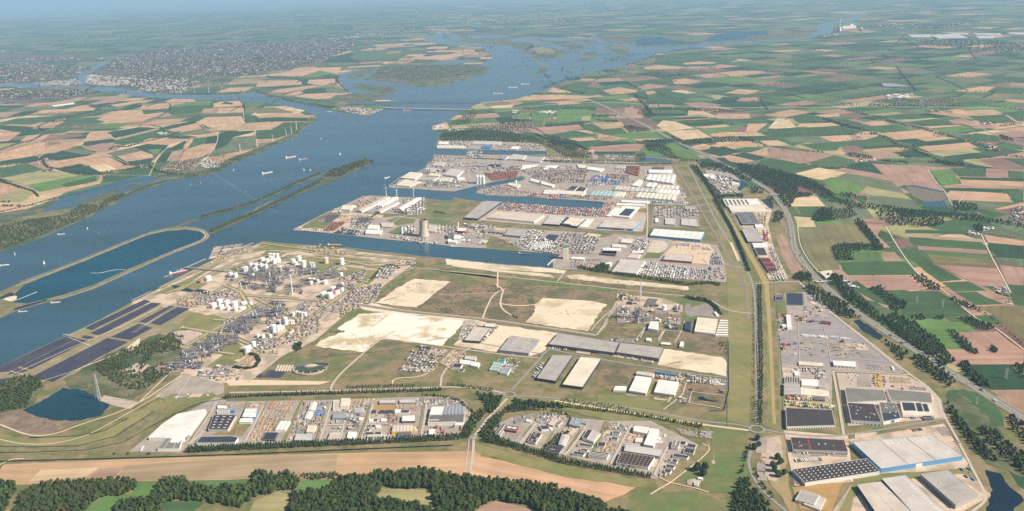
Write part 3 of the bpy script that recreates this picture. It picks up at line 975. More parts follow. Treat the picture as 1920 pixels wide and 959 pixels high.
road("947,739 935,736 916,731 880,728 840,726 800,728 700,732 560,735 430,737",9,M_lroad)
road("951,748 935,765 916,783 900,805 893,813 888,822 888,835 886,860 880,892",9,M_lroad)
road("880,822 877,850 870,890",3.5,M_lroad,"path")
road("959,733 970,720 982,707 1007,680 1023,660 1032,656 1045,659 1090,667 1157,680 1170,682 1270,698 1345,708 1364,708",9,M_road)
road("1023,662 1010,664 940,652 840,632 800,640",7,M_road)
road("620,735 622,722 640,700 660,682 710,638 740,622",9,M_lroad)
road("710,638 725,636 780,643 880,657 960,668 1010,672",8,M_lroad)
road("826,725 828,702 860,665 883,652",8,M_lroad)
road("735,722 738,710 790,708 815,692",6,M_track,"track")
road("560,563 640,568 673,572 757,585 830,592 890,598 960,607 1100,627 1118,630",26,M_rail,"railway")
road("560,561 640,566 673,570 757,583 890,596 960,605 1120,629",7,M_lroad)
road("640,492 700,497 778,503 873,512 960,521 1060,532 1160,543 1240,552 1298,557 1333,563 1360,582 1390,587 1416,589",8,M_lroad)
road("465,718 530,667 597,603 640,568 700,530 775,503",8,M_lroad)
road("330,750 360,700",4,M_lroad)
road("1045,528 1062,508",8,M_lroad)
road("933,540 933,520 934,508",8,M_track,"track")
road("929,533 945,545 940,555 937,580 975,600 960,592",8,M_track,"track")
road("948,542 925,552 912,578 905,598",7,M_track,"track")
road("936,570 970,575 1005,572",10,M_track,"track")
road("823,553 880,552 935,549",4,M_track,"track")
road("1108,622 1120,605 1157,573",5,M_lroad)
road("1118,630 1130,615 1165,550",8,M_paved)
road("1364,640 1364,800",4,M_dike,"track")
road("1252,755 1262,740 1275,700",8,M_warm)
road("0,797 55,819 100,817 150,797 245,768 340,705",6,M_track,"path")
road("0,825 40,834 100,834 160,820 215,790 300,742",4,M_track,"path")
road("240,850 300,775 405,742",4,M_dike,"path")
road("-60,900 0,873 20,862 45,861",5,M_track,"path")
for s in ("-60,846 20,851 210,843 300,790 400,745 640,738","-60,832 20,840 190,836 290,772","55,822 180,817 240,785"):
 road(s,4,W_dark,"ditch",sm=1)
road("-60,868 80,864 300,858 500,851 700,842 850,836",6,W_dark,"ditch",sm=1)
road("1365,640 1366,770 1330,772",4,W_dark,"ditch",sm=1)
road("1418,640 1424,800",2,W_dark,"ditch",sm=1)
road("600,670 740,658 780,649",2,W_dark,"ditch",sm=1)
road("835,500 1040,520 1300,545",3,M_track,"track")
road("1470,808 1466,700 1462,640 1455,560",4,M_green,"ditch_bank")
road("1562,697 1568,730 1574,765 1582,817",9,M_lroad)
road("1562,697 1650,700 1705,704",9,M_lroad)
road("1140,400 1215,402 1310,385 1345,382 1372,383",6,M_lroad)
road("1344,474 1360,500 1390,502 1402,505",6,M_lroad)
road("1370,455 1385,490",14,M_track,"path")
road("1416,533 1450,530 1490,529 1520,527 1560,527",8,M_lroad)
road("1320,372 1380,370 1440,368 1470,365",8,M_lroad)
road("1497,412 1495,425 1501,470 1540,518",5,M_track,"path")
road("1660,425 1690,475 1720,515 1750,535 1770,545 1830,600 1860,610 1930,665",6,M_track)
road("1840,440 1855,475 1885,530 1895,550",6,M_track)
road("1140,290 1300,302 1320,306",8,M_lroad)
road("740,404 860,414 1040,430 1200,442 1260,450 1345,455",8,M_road)
road("700,445 720,425 800,385",7,M_lroad)
road("1212,460 1215,400 1210,318",9,M_lroad)
road("1208,318 1245,318 1262,345 1290,395 1300,400",6,M_lroad)
crop(1440,200,4)
for s in ("1060,320 960,285 820,210 700,165 520,110 380,80","1320,380 1200,350 1060,315","-40,295 120,315 420,350 580,365 780,415 1060,430 1350,440",
          "1600,290 1400,235 1160,170 960,125 760,75 560,20","1340,30 1560,140 1700,215 1918,290","1480,640 1400,780 1360,700 1330,640 1260,570 1200,480"):
 road(s,8,M_lroad,"lane")
crop(0,180,4)
for s in ("0,620 350,565 740,595 1140,600","280,720 230,690 0,630","760,430 1000,525","800,280 860,330","1120,600 1200,420 1400,310 1640,290 1640,240 1840,200 1820,130 1840,70","300,520 280,460 470,335","1480,190 1540,250 1650,290 1600,420 1450,550"):
 road(s,6,M_track,"lane")
# roundabouts
def roundabout(cx,cy,r,w=9):
 c=P(cx,cy);ZR[0] += .02
 k=28
 V=[(c[0]+math.cos(i/k*2*math.pi)*rr,c[1]+math.sin(i/k*2*math.pi)*rr,ZR[0]+.1) for rr in (r-w,r) for i in range(k)]
 F=[(i,(i+1) % k,k+(i+1) % k,k+i) for i in range(k)]
 me=bpy.data.meshes.new("roundabout");me.from_pydata(V,[],F);me.update();fix_up(me);me.materials.append(M_road)
 tag(link("roundabout",me),kind="structure")
roundabout(955,741,24);roundabout(1419,806,27);roundabout(888,822,14,8)
# lane markings on the two nearest straight roads
for s,off in ((HWY,8.5),(HWY,-8.5)):
 road(s,.5,mat("white road paint",(.8,.8,.78),.7,.05,.5),"lane_marking",off=off)
# quay walls
def quay(s):
 ribbon("quay_wall",wpts(s),5,1.0,M_conc,0,0,1.2)
crop(0,0,1)
for s in ("647,465 702,472 757,477 790,482 835,485.5 940,496.5 1037,503.5 1037,488 1053,478 990,472.5 913,466.5 857,463.5 807,457.5 723,449.5 623,438.5 550,431.5 607,402 653,382 678,370.5 695,367 773,370.5 832,377.5 880,377.5 957,382 1065,389.5 1123,392 1137,385 1130,379 1030,372.5 913,366.5 892,361.5",
          "986,333 963,334.5 927,340.5 885,350.5 850,359.5 813,357.5 730,352.5 730,348 752,332","865,293 905,290.5 987,292 1027,290 1025,284 980,282.5 897,280.5 820,278.5 817,272"):
 quay(s)
crop(1120,760,6)
road("640,795 720,830 820,880 940,905 1130,945 1250,990",4,M_track,"path");road("820,880 1000,740 1180,600 1285,485 1180,440",4,M_track,"path");road("820,880 700,945 600,1010",5,M_track,"path")
crop(0,0,1)
many("meadow","1190,925 1290,922 1375,945 1370,990 1150,990\n1280,890 1325,848 1338,858 1300,900 1265,905",M_green)
ground("bare_lot","1432,822 1462,818 1468,850 1455,905 1440,900 1428,860",M_paved)
for s in ("1458,600 1500,592 1560,590 1600,622 1690,697","1470,640 1640,655","1466,665 1670,680","1496,600 1500,690","1540,592 1560,690"):road(s,3,M_paved,"lane_marking",sm=0)
# refinery service roads and lawns
for s in ("300,541 420,480 500,462","330,548 440,492 560,470 700,490","380,560 470,512 560,480 620,487 760,498","345,652 470,580 560,530 640,497 660,493","440,690 520,640 640,555 700,520","250,625 350,560 430,553","430,553 560,561","420,535 450,548 470,580","345,615 430,630 500,660","300,640 345,652 440,665","400,600 520,607 600,612","480,560 560,600 560,640","560,500 640,520 690,530","362,513 445,473 490,457 640,476 780,488","310,552 440,500 600,480 700,500"):
 road(s,30,M_lawn,"grass_verge",sm=0);road(s,9,M_paved,"service_road",sm=0)
many("grass_verge", """
352,600 375,588 400,597 372,606
372,622 405,612 425,622 395,634
500,470 540,474 520,484 490,480
590,478 640,484 625,492 580,487
640,507 668,510 650,520 625,516
430,505 460,490 470,495 440,512
520,610 560,600 575,608 540,620
470,640 500,625 515,635 490,650
600,555 640,560 625,570 590,563
350,540 375,528 390,533 365,546
690,495 740,500 720,507 680,502
400,655 440,640 455,650 420,668
505,585 530,575 545,583 520,592
""", M_lawn)
road("240,655 262,635 300,625",4,M_track,"track",sm=0)
for s in ("245,655 130,700 60,722","300,577 230,612 130,655 20,705"):road(s,6,M_track,"track",sm=0)
road("128,634 145,640 170,650",5,M_track,"track",sm=0);road("60,712 40,703 20,697",4,M_track,"track",sm=0)
road("330,689 262,755 210,748",5,mat("cream kerb",(.6,.55,.35)),"embankment",sm=0)
crop(1120,610,6)
ground("grass_verge","980,650 1450,700 1440,800 1050,750",M_scrub);ground("grass_verge","1060,760 1430,805 1400,910 1020,870",M_scrub)
ground("pond","1130,815 1180,805 1230,835 1360,855 1355,865 1200,855 1130,840",W_dark)
for s in ("1030,880 1060,755 1430,800","1030,880 1390,940","1000,650 960,780 860,870 740,959","0,110 90,10 120,-30","440,160 540,30","690,190 760,60","870,210 950,60 980,-40","500,40 940,80"):road(s,5,M_lroad,"service_road",sm=0)
crop(960,480,6)
ground("yard","1180,430 1700,480 1918,560 1918,640 1700,640 1180,580",M_warm)
many("lawn","1590,640 1780,650 1760,710 1600,700\n1800,650 1918,660 1900,730 1790,710\n1500,830 1690,850 1650,920 1480,900\n1710,850 1860,860 1820,950 1690,930\n1080,800 1460,840 1430,920 1060,880\n1130,755 1190,765 1180,790 1110,785\n1210,765 1270,770 1260,800 1200,795",M_scrub)
for s in ("950,900 1190,560","1190,560 1500,610 1918,640","1490,830 1440,930","1700,850 1640,950"):road(s,5,M_lroad,"service_road",sm=0)
crop(1240,480,6)
ground("parking_lot","255,600 290,535 330,550 330,600 350,580 430,560 500,535 600,570 655,660 700,690 560,700 430,670 330,690 290,680",M_asph)
crop(520,730,4.8)
for s,w_ in (("222,108 140,290 60,475",9),("455,120 430,200 345,475",5),("835,140 790,300 720,475",5),("1320,110 1300,260 1262,450",5)):road(s,w_,M_lawn,"green_strip",sm=0)
for s in ("500,105 470,190 380,475","860,140 820,290 750,475","1345,110 1325,280 1290,455","390,330 760,325","820,310 990,315","640,160 600,330 560,470"):road(s,8,M_lroad,"lane",sm=0)
crop(240,730,6)
for s in ("1000,150 940,250 680,630","1520,200 1440,370 1310,610","700,620 860,480"):road(s,8,M_lroad,"lane",sm=0)
road("1345,150 1290,300 1200,480",6,M_lawn,"green_strip",sm=0);road("930,250 800,440 690,600",5,M_lawn,"green_strip",sm=0)
crop(1120,760,6)
for s in ("390,220 290,400 150,670","790,480 730,600 640,800","290,440 520,470"):road(s,8,M_lroad,"lane",sm=0)
road("105,190 30,370 -60,560",10,M_lawn,"green_strip",sm=0)
crop(880,720,6.85)
for s in ("860,510 760,640 620,815","1500,560 1380,740 1220,930"):road(s,9,M_lroad,"lane",sm=0)
for s in ("1440,600 1330,760 1250,870","800,540 700,680"):road(s,6,M_lawn,"green_strip",sm=0)
# ------------------------------------------------------------------ templates for repeated things
def ico(sub=0):
 t=(1+5 ** .5)/2
 V=[(-1,t,0),(1,t,0),(-1,-t,0),(1,-t,0),(0,-1,t),(0,1,t),(0,-1,-t),(0,1,-t),(t,0,-1),(t,0,1),(-t,0,-1),(-t,0,1)]
 F=[(0,11,5),(0,5,1),(0,1,7),(0,7,10),(0,10,11),(1,5,9),(5,11,4),(11,10,2),(10,7,6),(7,1,8),(3,9,4),(3,4,2),(3,2,6),(3,6,8),(3,8,9),(4,9,5),(2,4,11),(6,2,10),(8,6,7),(9,8,1)]
 V=[np.array(v,float)/np.linalg.norm(v) for v in V]
 for _ in range(sub):
  mid={};F2=[]
  def mp(a,b):
   k=(min(a,b),max(a,b))
   if k not in mid:
    q=V[a]+V[b];V.append(q/np.linalg.norm(q));mid[k]=len(V)-1
   return mid[k]
  for a,b,c in F:
   x,y,z=mp(a,b),mp(b,c),mp(c,a)
   F2 += [(a,x,z),(b,y,x),(c,z,y),(x,y,z)]
  F=F2
 return np.array(V),np.array(F)
def crown_mesh(nb,sub,seed,shape="round"):
 r=np.random.RandomState(seed);V0,F0=ico(sub);Vs,Fs,b=[],[],0
 for i in range(nb):
  if nb == 1:c=np.array([0,0,.6]);s=np.array([.36,.36,.42])
  else:
   a=i/nb*6.28+r.uniform(-.5,.5);q=(i+.5)/nb
   zz=.30+.52*q
   rad=(.20 if shape == "round" else .10)*(1-abs(q-.45))*r.uniform(.5,1.2)
   c=np.array([math.cos(a*2.4)*rad,math.sin(a*2.4)*rad,zz])
   s=np.array([1,1,1.05])*((.24 if shape == "round" else .16)*(1.15-.5*q))*r.uniform(.85,1.15)
  v=V0*(1+r.uniform(-.24,.24,(len(V0),1)))*s+c
  Vs.append(v);Fs.append(F0+b);b += len(V0)
 return np.vstack(Vs),np.vstack(Fs)
def box_tri(x0,x1,y0,y1,z0,z1):
 V=np.array([(x,y,z) for x in (x0,x1) for y in (y0,y1) for z in (z0,z1)],float)
 F=np.array([(0,1,3),(0,3,2),(4,6,7),(4,7,5),(0,4,5),(0,5,1),(2,3,7),(2,7,6),(1,5,7),(1,7,3),(0,2,6),(0,6,4)])
 return V,F
def join(*parts):
 Vs,Fs,b=[],[],0
 for v,f in parts:Vs.append(v);Fs.append(f+b);b += len(v)
 return np.vstack(Vs),np.vstack(Fs)
def cone_tri(r0,r1,z0,z1,k=8,cx=0,cy=0,cap=True):
 V=[(cx+math.cos(i/k*6.2832)*r,cy+math.sin(i/k*6.2832)*r,z) for r,z in ((r0,z0),(r1,z1)) for i in range(k)]
 F=[]
 for i in range(k):
  j=(i+1) % k;F += [(i,j,k+j),(i,k+j,k+i)]
 if cap:
  V.append((cx,cy,z1));F += [(k+i,k+(i+1) % k,2*k) for i in range(k)]
 return np.array(V,float),np.array(F)
def gable_tri(x,y,z0,z1):
 V=np.array([(-x,-y,z0),(x,-y,z0),(x,y,z0),(-x,y,z0),(-x,0,z1),(x,0,z1)],float)
 F=np.array([(0,1,5),(0,5,4),(2,3,4),(2,4,5),(0,4,3),(1,2,5),(0,3,2),(0,2,1)])
 return V,F
M_tree=[mat("foliage dark",(.034,.054,.018),.95,.45,.25,spec=.1),mat("foliage mid",(.048,.072,.022),.95,.4,.25,spec=.1),
          mat("foliage olive",(.068,.078,.024),.95,.4,.25,spec=.1),mat("foliage fresh",(.070,.105,.028),.95,.4,.25,spec=.1)]
M_bark=mat("bark",(.10,.075,.055),.9,.2,.5)
GLASS=mat("dark glass",(.03,.04,.05),.25,.1,.5)
TYRE=mat("tyre rubber",(.02,.02,.02),.8,.1,.5)
# kind -> variants; each variant is a list of (part, V, F, material or None = the thing's own colour)
TPL={
 "tree":[[("trunk",*cone_tri(.035,.015,0,.5,5),M_bark),("crown",*crown_mesh(9,1,s,"round"),None)] for s in range(4)],
 "poplar":[[("trunk",*cone_tri(.03,.012,0,.5,5),M_bark),("crown",*crown_mesh(8,1,20+s,"tall"),None)] for s in range(3)],
 "tree_mass":[[("crown",*crown_mesh(5,0,40+s),None)] for s in range(5)],
 "tree_far":[[("crown",*crown_mesh(2,0,60+s),None)] for s in range(3)],
 "container":[[("body",*box_tri(-.5,.5,-.5,.5,0,1),None)]],
 "goods":[[("load",*join(box_tri(-.5,.1,-.5,.5,0,.8),box_tri(.12,.5,-.45,.2,0,1),box_tri(.15,.45,.25,.5,0,.5)),None)],
              [("load",*join(box_tri(-.5,.5,-.5,-.08,0,.7),box_tri(-.45,.3,.0,.5,0,1)),None)]],
 "truck":[[("trailer",*box_tri(-8,5.6,-1.27,1.27,1.1,3.9),None),("cab",*join(box_tri(6.0,8.2,-1.22,1.22,.6,3.5),box_tri(5.6,6,-.8,.8,.7,1.2)),cm((.75,.75,.72))),
               ("wheel",*join(box_tri(-7,-3.4,-1.2,1.2,0,1.0),box_tri(6.3,7.4,-1.2,1.2,0,1.0)),TYRE)]],
 "car":[[("body",*join(box_tri(-2.2,2.2,-.88,.88,.3,.85),box_tri(-1.6,1.0,-.78,.78,.85,1.4)),None)]],
 "house":[[("wall",*box_tri(-.5,.5,-.5,.5,0,.62),cm((.38,.27,.2))),("roof",*gable_tri(.54,.56,.6,1),None)]],
 "block":[[("wall",*box_tri(-.5,.5,-.5,.5,0,.9),cm((.3,.26,.23))),("roof",*box_tri(-.5,.5,-.5,.5,.9,1),None)]],
}
REG={}
def reg(kind,x,y,rz,sc,m,name,label,cat,group,z=1.2,force=False,var=None):
 px,py,zc=proj((x,y,z))
 if zc<100:return
 inside=-30<px<1950 and -30<py<1000
 if not inside and not (-500<px<2420 and py<1250):return
 size=max(sc)*FPX/zc*(10 if force else 1) if inside else 0
 REG.setdefault(name,[]).append((size,kind,x,y,z,rz,sc,m,label,cat,group,var if var is not None else R.randrange(1000)))
_tm={}
def tmesh(kind,v,part,V,F,m):
 k=(kind,v,part,m.name)
 if k not in _tm:
  me=bpy.data.meshes.new(part);me.from_pydata(V.tolist(),[],F.tolist());me.update();me.materials.append(m)
  _tm[k]=me
 return _tm[k]
def bulk_mesh(name,items,lod=None):
 """one mesh of many items, for what is past counting"""
 Vs,Fs,Ms,mats,b=[],[],[],[],0
 mi={}
 for it in items:
  _,kind,x,y,z,rz,sc,m,*_r=it;var=it[11]
  kk=kind
  if kind in ("tree","poplar"):
   d=math.hypot(x,y);kk="tree_mass" if d<9000 else "tree_far"
  tp=TPL[kk];tp=tp[var % len(tp)]
  c,s=math.cos(rz),math.sin(rz)
  for part,V,F,pm in tp:
   q=V*np.array(sc);
   if kind == "poplar":q=q*np.array([.75,.75,1])
   X=q[:,0]*c-q[:,1]*s+x;Y=q[:,0]*s+q[:,1]*c+y
   Vs.append(np.stack([X,Y,q[:,2]+z],1));Fs.append(F+b);b += len(V)
   mm=pm or m
   if mm.name not in mi:mi[mm.name]=len(mats);mats.append(mm)
   Ms.append(np.full(len(F),mi[mm.name]))
 if not Vs:return
 V=np.vstack(Vs).astype('f');F=np.vstack(Fs);Ma=np.concatenate(Ms)
 me=bpy.data.meshes.new(name)
 me.vertices.add(len(V));me.vertices.foreach_set("co",V.ravel())
 me.loops.add(F.size);me.loops.foreach_set("vertex_index",F.ravel().astype('i'))
 me.polygons.add(len(F));me.polygons.foreach_set("loop_start",np.arange(0,F.size,3,dtype='i'))
 for mm in mats:me.materials.append(mm)
 me.polygons.foreach_set("material_index",Ma.astype('i'));me.update(calc_edges=True);me.validate()
 tag(link(name,me),kind="stuff")
STUFF_NAME={"tree":"woodland","poplar_tree":"tree_belts","shipping_container":"stacked_containers","goods_stack":"stored_goods",
              "truck":"lorries","parked_car":"parked_cars","house":"distant_houses","city_block":"distant_town"}
LIMIT={"tree":300,"poplar_tree":120,"city_block":300}
def tree_labels(its):
 """each tree's label says its tone, its height beside its neighbours and where in its wood it stands"""
 out=[];by={}
 for it in its:by.setdefault(it[10],[]).append(it)
 for g,L in by.items():
  pr=[proj((i[2],i[3],0)) for i in L];xs=sorted(p[0] for p in pr);ys=sorted(p[1] for p in pr);hs=sorted(i[6][2] for i in L)
  rk=lambda v,s,w:w[min(len(w)-1,int(s.index(v)*len(w)/len(s)))]
  for it,p in zip(L,pr):
   tone=it[7].name.split()[1];h=rk(it[6][2],hs,("low","shorter","medium","tall","tallest"))
   a=rk(p[0],xs,("far left","left","centre left","middle","centre right","right","far right"));b=rk(p[1],ys,("back","inner","front"))
   it=list(it);kind="poplar" if it[1] == "poplar" else "tree"
   it[8]="%s %s-green %s, %s %s of the %s" % (h,tone,kind,a,b,it[10].replace("trees of the ","").replace("trees ","woods ")) ;out.append(tuple(it))
 return out
def place_labels(its):
 """look-alikes are told apart by where in their row or yard they stand"""
 out=[];by={}
 for it in its:by.setdefault(it[8],[]).append(it)
 for lb,L in by.items():
  if len(L) == 1 or len(lb.split())>13:out += L;continue
  pr=[proj((i[2],i[3],0)) for i in L];xs=sorted(p[0] for p in pr);ys=sorted(p[1] for p in pr)
  rk=lambda v,s,w:w[min(len(w)-1,int(s.index(v)*len(w)/len(s)))]
  for it,p in zip(L,pr):
   it=list(it);a=rk(p[0],xs,("leftmost","left","left-centre","middle","right-centre","right","rightmost") if len(L)>4 else ("left","middle","right")[::3-1 if len(L) == 2 else 1])
   it[8]="%s, %s %s" % (lb,a,rk(p[1],ys,("far","back","inner","near","front") if len(L)>9 else ("back","front")));out.append(tuple(it))
 return out
def flush():
 for name,items in REG.items():
  items.sort(key=lambda t:-t[0])
  n=LIMIT.get(name,300)
  single=[i for i in items[:n] if i[0]>0]
  single=tree_labels(single) if name in ("tree","poplar_tree") else place_labels(single)
  for it in single:
   _,kind,x,y,z,rz,sc,m,label,cat,group,var=it
   tp=TPL[kind];v=var % len(tp)
   if len(tp[v]) == 1:
    o=link(name,tmesh(kind,v,*tp[v][0][:3],tp[v][0][3] or m));tag(o,label,cat,group)
   else:
    o=thing(name,label,cat,(0,0,0),0,group)
    for part,V,F,pm in tp[v]:
     link(part,tmesh(kind,v,part,V,F,pm or m),o)
   o.location=(x,y,z);o.rotation_euler=(0,0,rz);o.scale=sc
  rest=items[len(single):]
  if rest:bulk_mesh(STUFF_NAME.get(name,name),rest)

# ------------------------------------------------------------------ trees
TC=[0,0,1,1,1,2,3,3]
def put_tree(x,y,h,label,group,kind="tree",tones=None,force=False,rr=R):
 w=h*rr.uniform(.9,1.25)*(1 if kind == "tree" else .8)
 m=M_tree[rr.choice(tones or TC)]
 reg(kind,x,y,rr.uniform(0,6.28),(w,w,h),m,"tree" if kind == "tree" else "poplar_tree",label,"tree",group,z=.9,force=force)
def wood(s,sp,h,label,group,kind="tree",tones=None,dens=1.0):
 w=wpts(s);xs=[p[0] for p in w];ys=[p[1] for p in w]
 gx=np.arange(min(xs),max(xs),sp);gy=np.arange(min(ys),max(ys),sp)
 if len(gx)*len(gy)>400000:return
 X,Y=np.meshgrid(gx,gy);X=X+NR.uniform(-.42,.42,X.shape)*sp;Y=Y+NR.uniform(-.42,.42,Y.shape)*sp
 k=inpoly(X,Y,w) & (NR.random_sample(X.shape)<dens)
 for x,y in zip(X[k],Y[k]):put_tree(float(x),float(y),h*R.uniform(.6,1.25),label,group,kind,tones)
def row(s,sp,h,label,group,rows=1,rsp=None,kind="tree",tones=None,gap=0.0):
 w=[np.array(p[:2]) for p in wpts(s)];rsp=rsp or sp
 if np.linalg.norm(w[0])>5500:sp *= .5;h *= 1.35;gap *= .6;rows=1
 for a,b in zip(w,w[1:]):
  L=np.linalg.norm(b-a);d=(b-a)/max(L,1e-6);nn=np.array([-d[1],d[0]]);k=max(1,int(L/sp))
  for i in range(k):
   for j in range(rows):
    if R.random()<gap:continue
    q=a+d*(i+.5+R.uniform(-.25,.25))*L/k+nn*((j-(rows-1)/2)*rsp+R.uniform(-.2,.2)*sp)
    put_tree(float(q[0]),float(q[1]),h*R.uniform(.78,1.15),label,group,kind,tones)

crop(0,840,3)
LB="round-crowned green tree in the wood along the bottom edge"
wood("-80,420 -80,200 0,192 80,195 105,235 60,300 0,420",10,16,"broad tree in the wood at the bottom left corner","trees of the bottom left wood")
wood("60,420 130,250 260,205 380,195 500,190 700,180 770,190 770,225 700,270 600,275 500,330 420,420",9.5,17,"olive-tinged tree in the wood left of the bottom meadow","trees of the left bottom wood",tones=[0,1,2,2])
wood("620,420 660,310 850,290 880,235 910,180 1040,175 1060,215 1180,225 1400,215 1430,150 1500,135 1540,165 1600,145 1660,150 1690,190 1665,240 1560,248 1420,290 1350,340 1150,305 1040,300 930,300 880,420",10,17,"dark broad tree between the two small bottom meadows","trees between the bottom meadows")
wood("1690,150 1900,145 1900,178 1700,182",9,11,"low bushy tree at the field edge above the bottom wood","bushy trees above the bottom wood",tones=[2,3])
wood("1640,420 1640,260 1860,240 1900,180 2130,150 2260,140 2400,130 2600,170 2700,180 2900,200 3100,220 3300,290 3410,330 3380,420 3140,420 2960,325 2780,298 2660,360 2660,420 2480,420 2440,330 2430,235 2140,225 2110,295 2200,305 2320,320 2420,350 2420,420",9.5,19,"tall dark poplar-like tree in the wood at the bottom centre","trees of the bottom centre wood",tones=[0,0,1,1,2])
wood("3400,345 3560,357 3500,420 3380,420",10,14,LB,"trees along the bottom edge")
crop(0,0,1)
row("350,846 520,838 700,830 860,822 880,818",9,15,"slim tree in the dense belt below the left business park","tree belt below the left business park",rows=4,rsp=8,kind="poplar",tones=[0,0,1])
row("420,747 500,743 600,740 700,737 800,734 830,732",9,14,"dark tree in the long belt above the left business park","long belt above the left business park",rows=2,rsp=8,kind="poplar",tones=[0,0,1])
row("650,728 700,726 780,724",10,9,S0,"young trees beside the centre road",rows=2,tones=[3,1])
row("838,722 880,727 925,733",10,9,S0,"young trees beside the centre road",rows=2,tones=[3,1])
wood("893,738 910,742 945,744 935,765 918,780 905,760",9,13,"tree in the triangular copse left of the roundabout","trees of the triangular copse",tones=[0,0,1])
wood("948,772 965,752 1000,753 1050,760 1060,768 1010,765 970,772 940,775",9,13,"tree in the copse right of the roundabout","trees of the copse right of the roundabout",tones=[0,0,1])
row("1030,760 1100,768 1180,778 1250,790 1318,802",8.5,13,"dark tree in the belt above the right business park","belt above the right business park",rows=2,rsp=8,kind="poplar",tones=[0,0,1])
row("1050,752 1130,762 1180,768",11,8,"young tree in the double row beside the sandy track","young trees beside the sandy track",rows=3,tones=[3,1,2],gap=.25)
row("905,826 960,838 1010,852 1060,868 1120,878 1180,888 1222,896",8.5,14,"slim tree in the belt below the right business park","belt below the right business park",rows=3,rsp=8,kind="poplar",tones=[0,0,1])
wood("860,822 872,800 885,780 905,768 915,770 893,800 885,815 880,820",9,12,"tree in the copse beside the slip road","trees beside the slip road")
wood("898,818 915,795 930,780 945,776 935,800 925,815 940,825 990,838 965,840 910,826",9,13,"tree in the copse west of the right business park","copse west of the right business park")
row("945,775 990,770 1030,770 1060,776 1075,790 1070,800",9,10,"tree in the hedge round the top of the right business park","hedge round the right business park",gap=.1)
wood("1058,808 1068,815 1045,840 1028,852 1012,848 1035,825",9,11,"tree in the small copse inside the right business park","small copse inside the park")
row("790,742 830,744 860,752 880,768 895,785",9,10,"tree in the hedge round the right end of the left business park","hedge round the left business park")
row("370,848 352,845",9,10,"bushy tree at the left end of the belt","bushes at the left end of the belt")
for x,y,hh in ((1307,884,30),(1322,882,28),(1318,892,24)):
 w=P(x,y);put_tree(w[0],w[1],hh,"big round tree standing beside the small yard at the bottom right","big round trees by the yard",tones=[0],force=True)
for x,y,hh in ((1420,826,16),(1414,843,18),(1422,838,15),(1458,862,17),(1463,872,19),(1452,885,18),(1460,895,18),(1470,890,15),(1448,875,15)):
 w=P(x,y);put_tree(w[0],w[1],hh*1.3,"dark tree beside the road south of the right-hand roundabout","dark trees south of the roundabout",tones=[0,1],force=True)
wood("1385,905 1400,895 1415,920 1440,945 1470,1000 1380,1000 1370,940",11,16,"dark tree in the copse at the bottom right below the green field","copse below the green field",tones=[0,0,1])
row("1405,838 1395,870 1385,905",10,12,"tree in the ragged hedge on the right edge of the green field","ragged hedge of the green field",gap=.3)
row("1412,880 1425,905 1450,935",10,11,"tree in the row beside the bending road","row beside the bending road",gap=.2)
row("1424,535 1425,600 1427,700 1424,795",12,10,"low tree in the long straight row beside the north road","long row beside the north road",rows=2,rsp=9,tones=[0,1])
row("1411,540 1413,640 1412,795",14,6,"small tree in the row left of the north road","small row left of the north road",gap=.3)
row("1305,312 1330,350 1352,392 1372,428 1390,470 1405,510",16,12,"tree in the row along the railway","row along the railway",rows=1,tones=[0,1])
row("1338,375 1360,410 1385,455 1400,490",26,11,"tree in the spaced row right of the railway","spaced row right of the railway")
wood("1292,312 1300,310 1350,362 1368,392 1355,390",13,12,"tree in the shelter belt left of the small estate","shelter belt by the small estate",tones=[0,1])
# around the motorway, right
LH="dark tree in the thick belt beside the motorway"
for s in ("1515,533 1545,548 1590,572 1610,600 1600,600 1570,590 1530,565 1510,545",
          "1568,530 1600,548 1650,590 1690,620 1720,640 1760,665 1745,668 1700,640 1650,605 1600,575 1575,552",
          "1655,600 1680,588 1720,610 1760,640 1790,680 1770,690 1730,660 1690,635",
          "1660,640 1690,655 1702,665 1690,680 1665,655",
          "1710,670 1735,668 1760,690 1780,700 1790,720 1780,728 1752,712 1740,700 1720,690",
          "1800,680 1820,690 1850,715 1858,728 1845,728 1825,715 1805,700",
          "1485,518 1500,512 1520,515 1518,528 1490,526","1550,515 1580,520 1582,535 1560,538",
          "1775,755 1790,770 1810,800 1850,840 1870,870 1840,858 1815,830 1790,795",
          "1830,800 1860,805 1930,860 1930,895 1880,860 1850,830",
          "1885,775 1930,800 1930,840 1900,810"):
 wood(s,13,15,LH,"belt beside the motorway",tones=[0,0,1])
wood("1780,760 1870,860 1840,855 1800,800",10,7,"brownish young tree in the plantation on the right edge","brownish plantation",tones=[2])
LF="dark tree in a copse among the right-hand fields"
crop(1440,420,4)
for s in ("480,175 560,150 700,150 860,165 865,205 700,205 640,215 640,280 520,280 480,205","650,-5 710,-20 860,170 860,205 800,205 760,120","1075,395 1160,385 1290,480 1280,505 1180,490",
          "760,490 820,470 880,480 900,530 1050,600 1040,640 960,660 900,620 860,560 780,520","1060,700 1170,690 1175,730 1075,725","1260,700 1320,700 1320,730 1260,725",
          "1340,805 1400,800 1560,950 1600,990 1540,990","1420,720 1500,690 1700,770 1700,805 1580,800","1360,540 1480,590 1600,650 1590,670 1440,610 1340,550",
          "1660,930 1720,930 1720,960 1670,960","1540,20 1600,0 1610,70 1560,60"):
 wood(s,13,13,LF,"copses among the right-hand fields",tones=[0,0,1])
row("1500,590 1700,730 1790,800 1930,930",16,9,"tree in the row beside the straight farm lane on the right","row beside the farm lane",gap=.3)
row("1610,75 1760,95 1930,120",14,8,"tree in the hedge by the far right farm","hedge by the far right farm")
crop(1600,640,6)
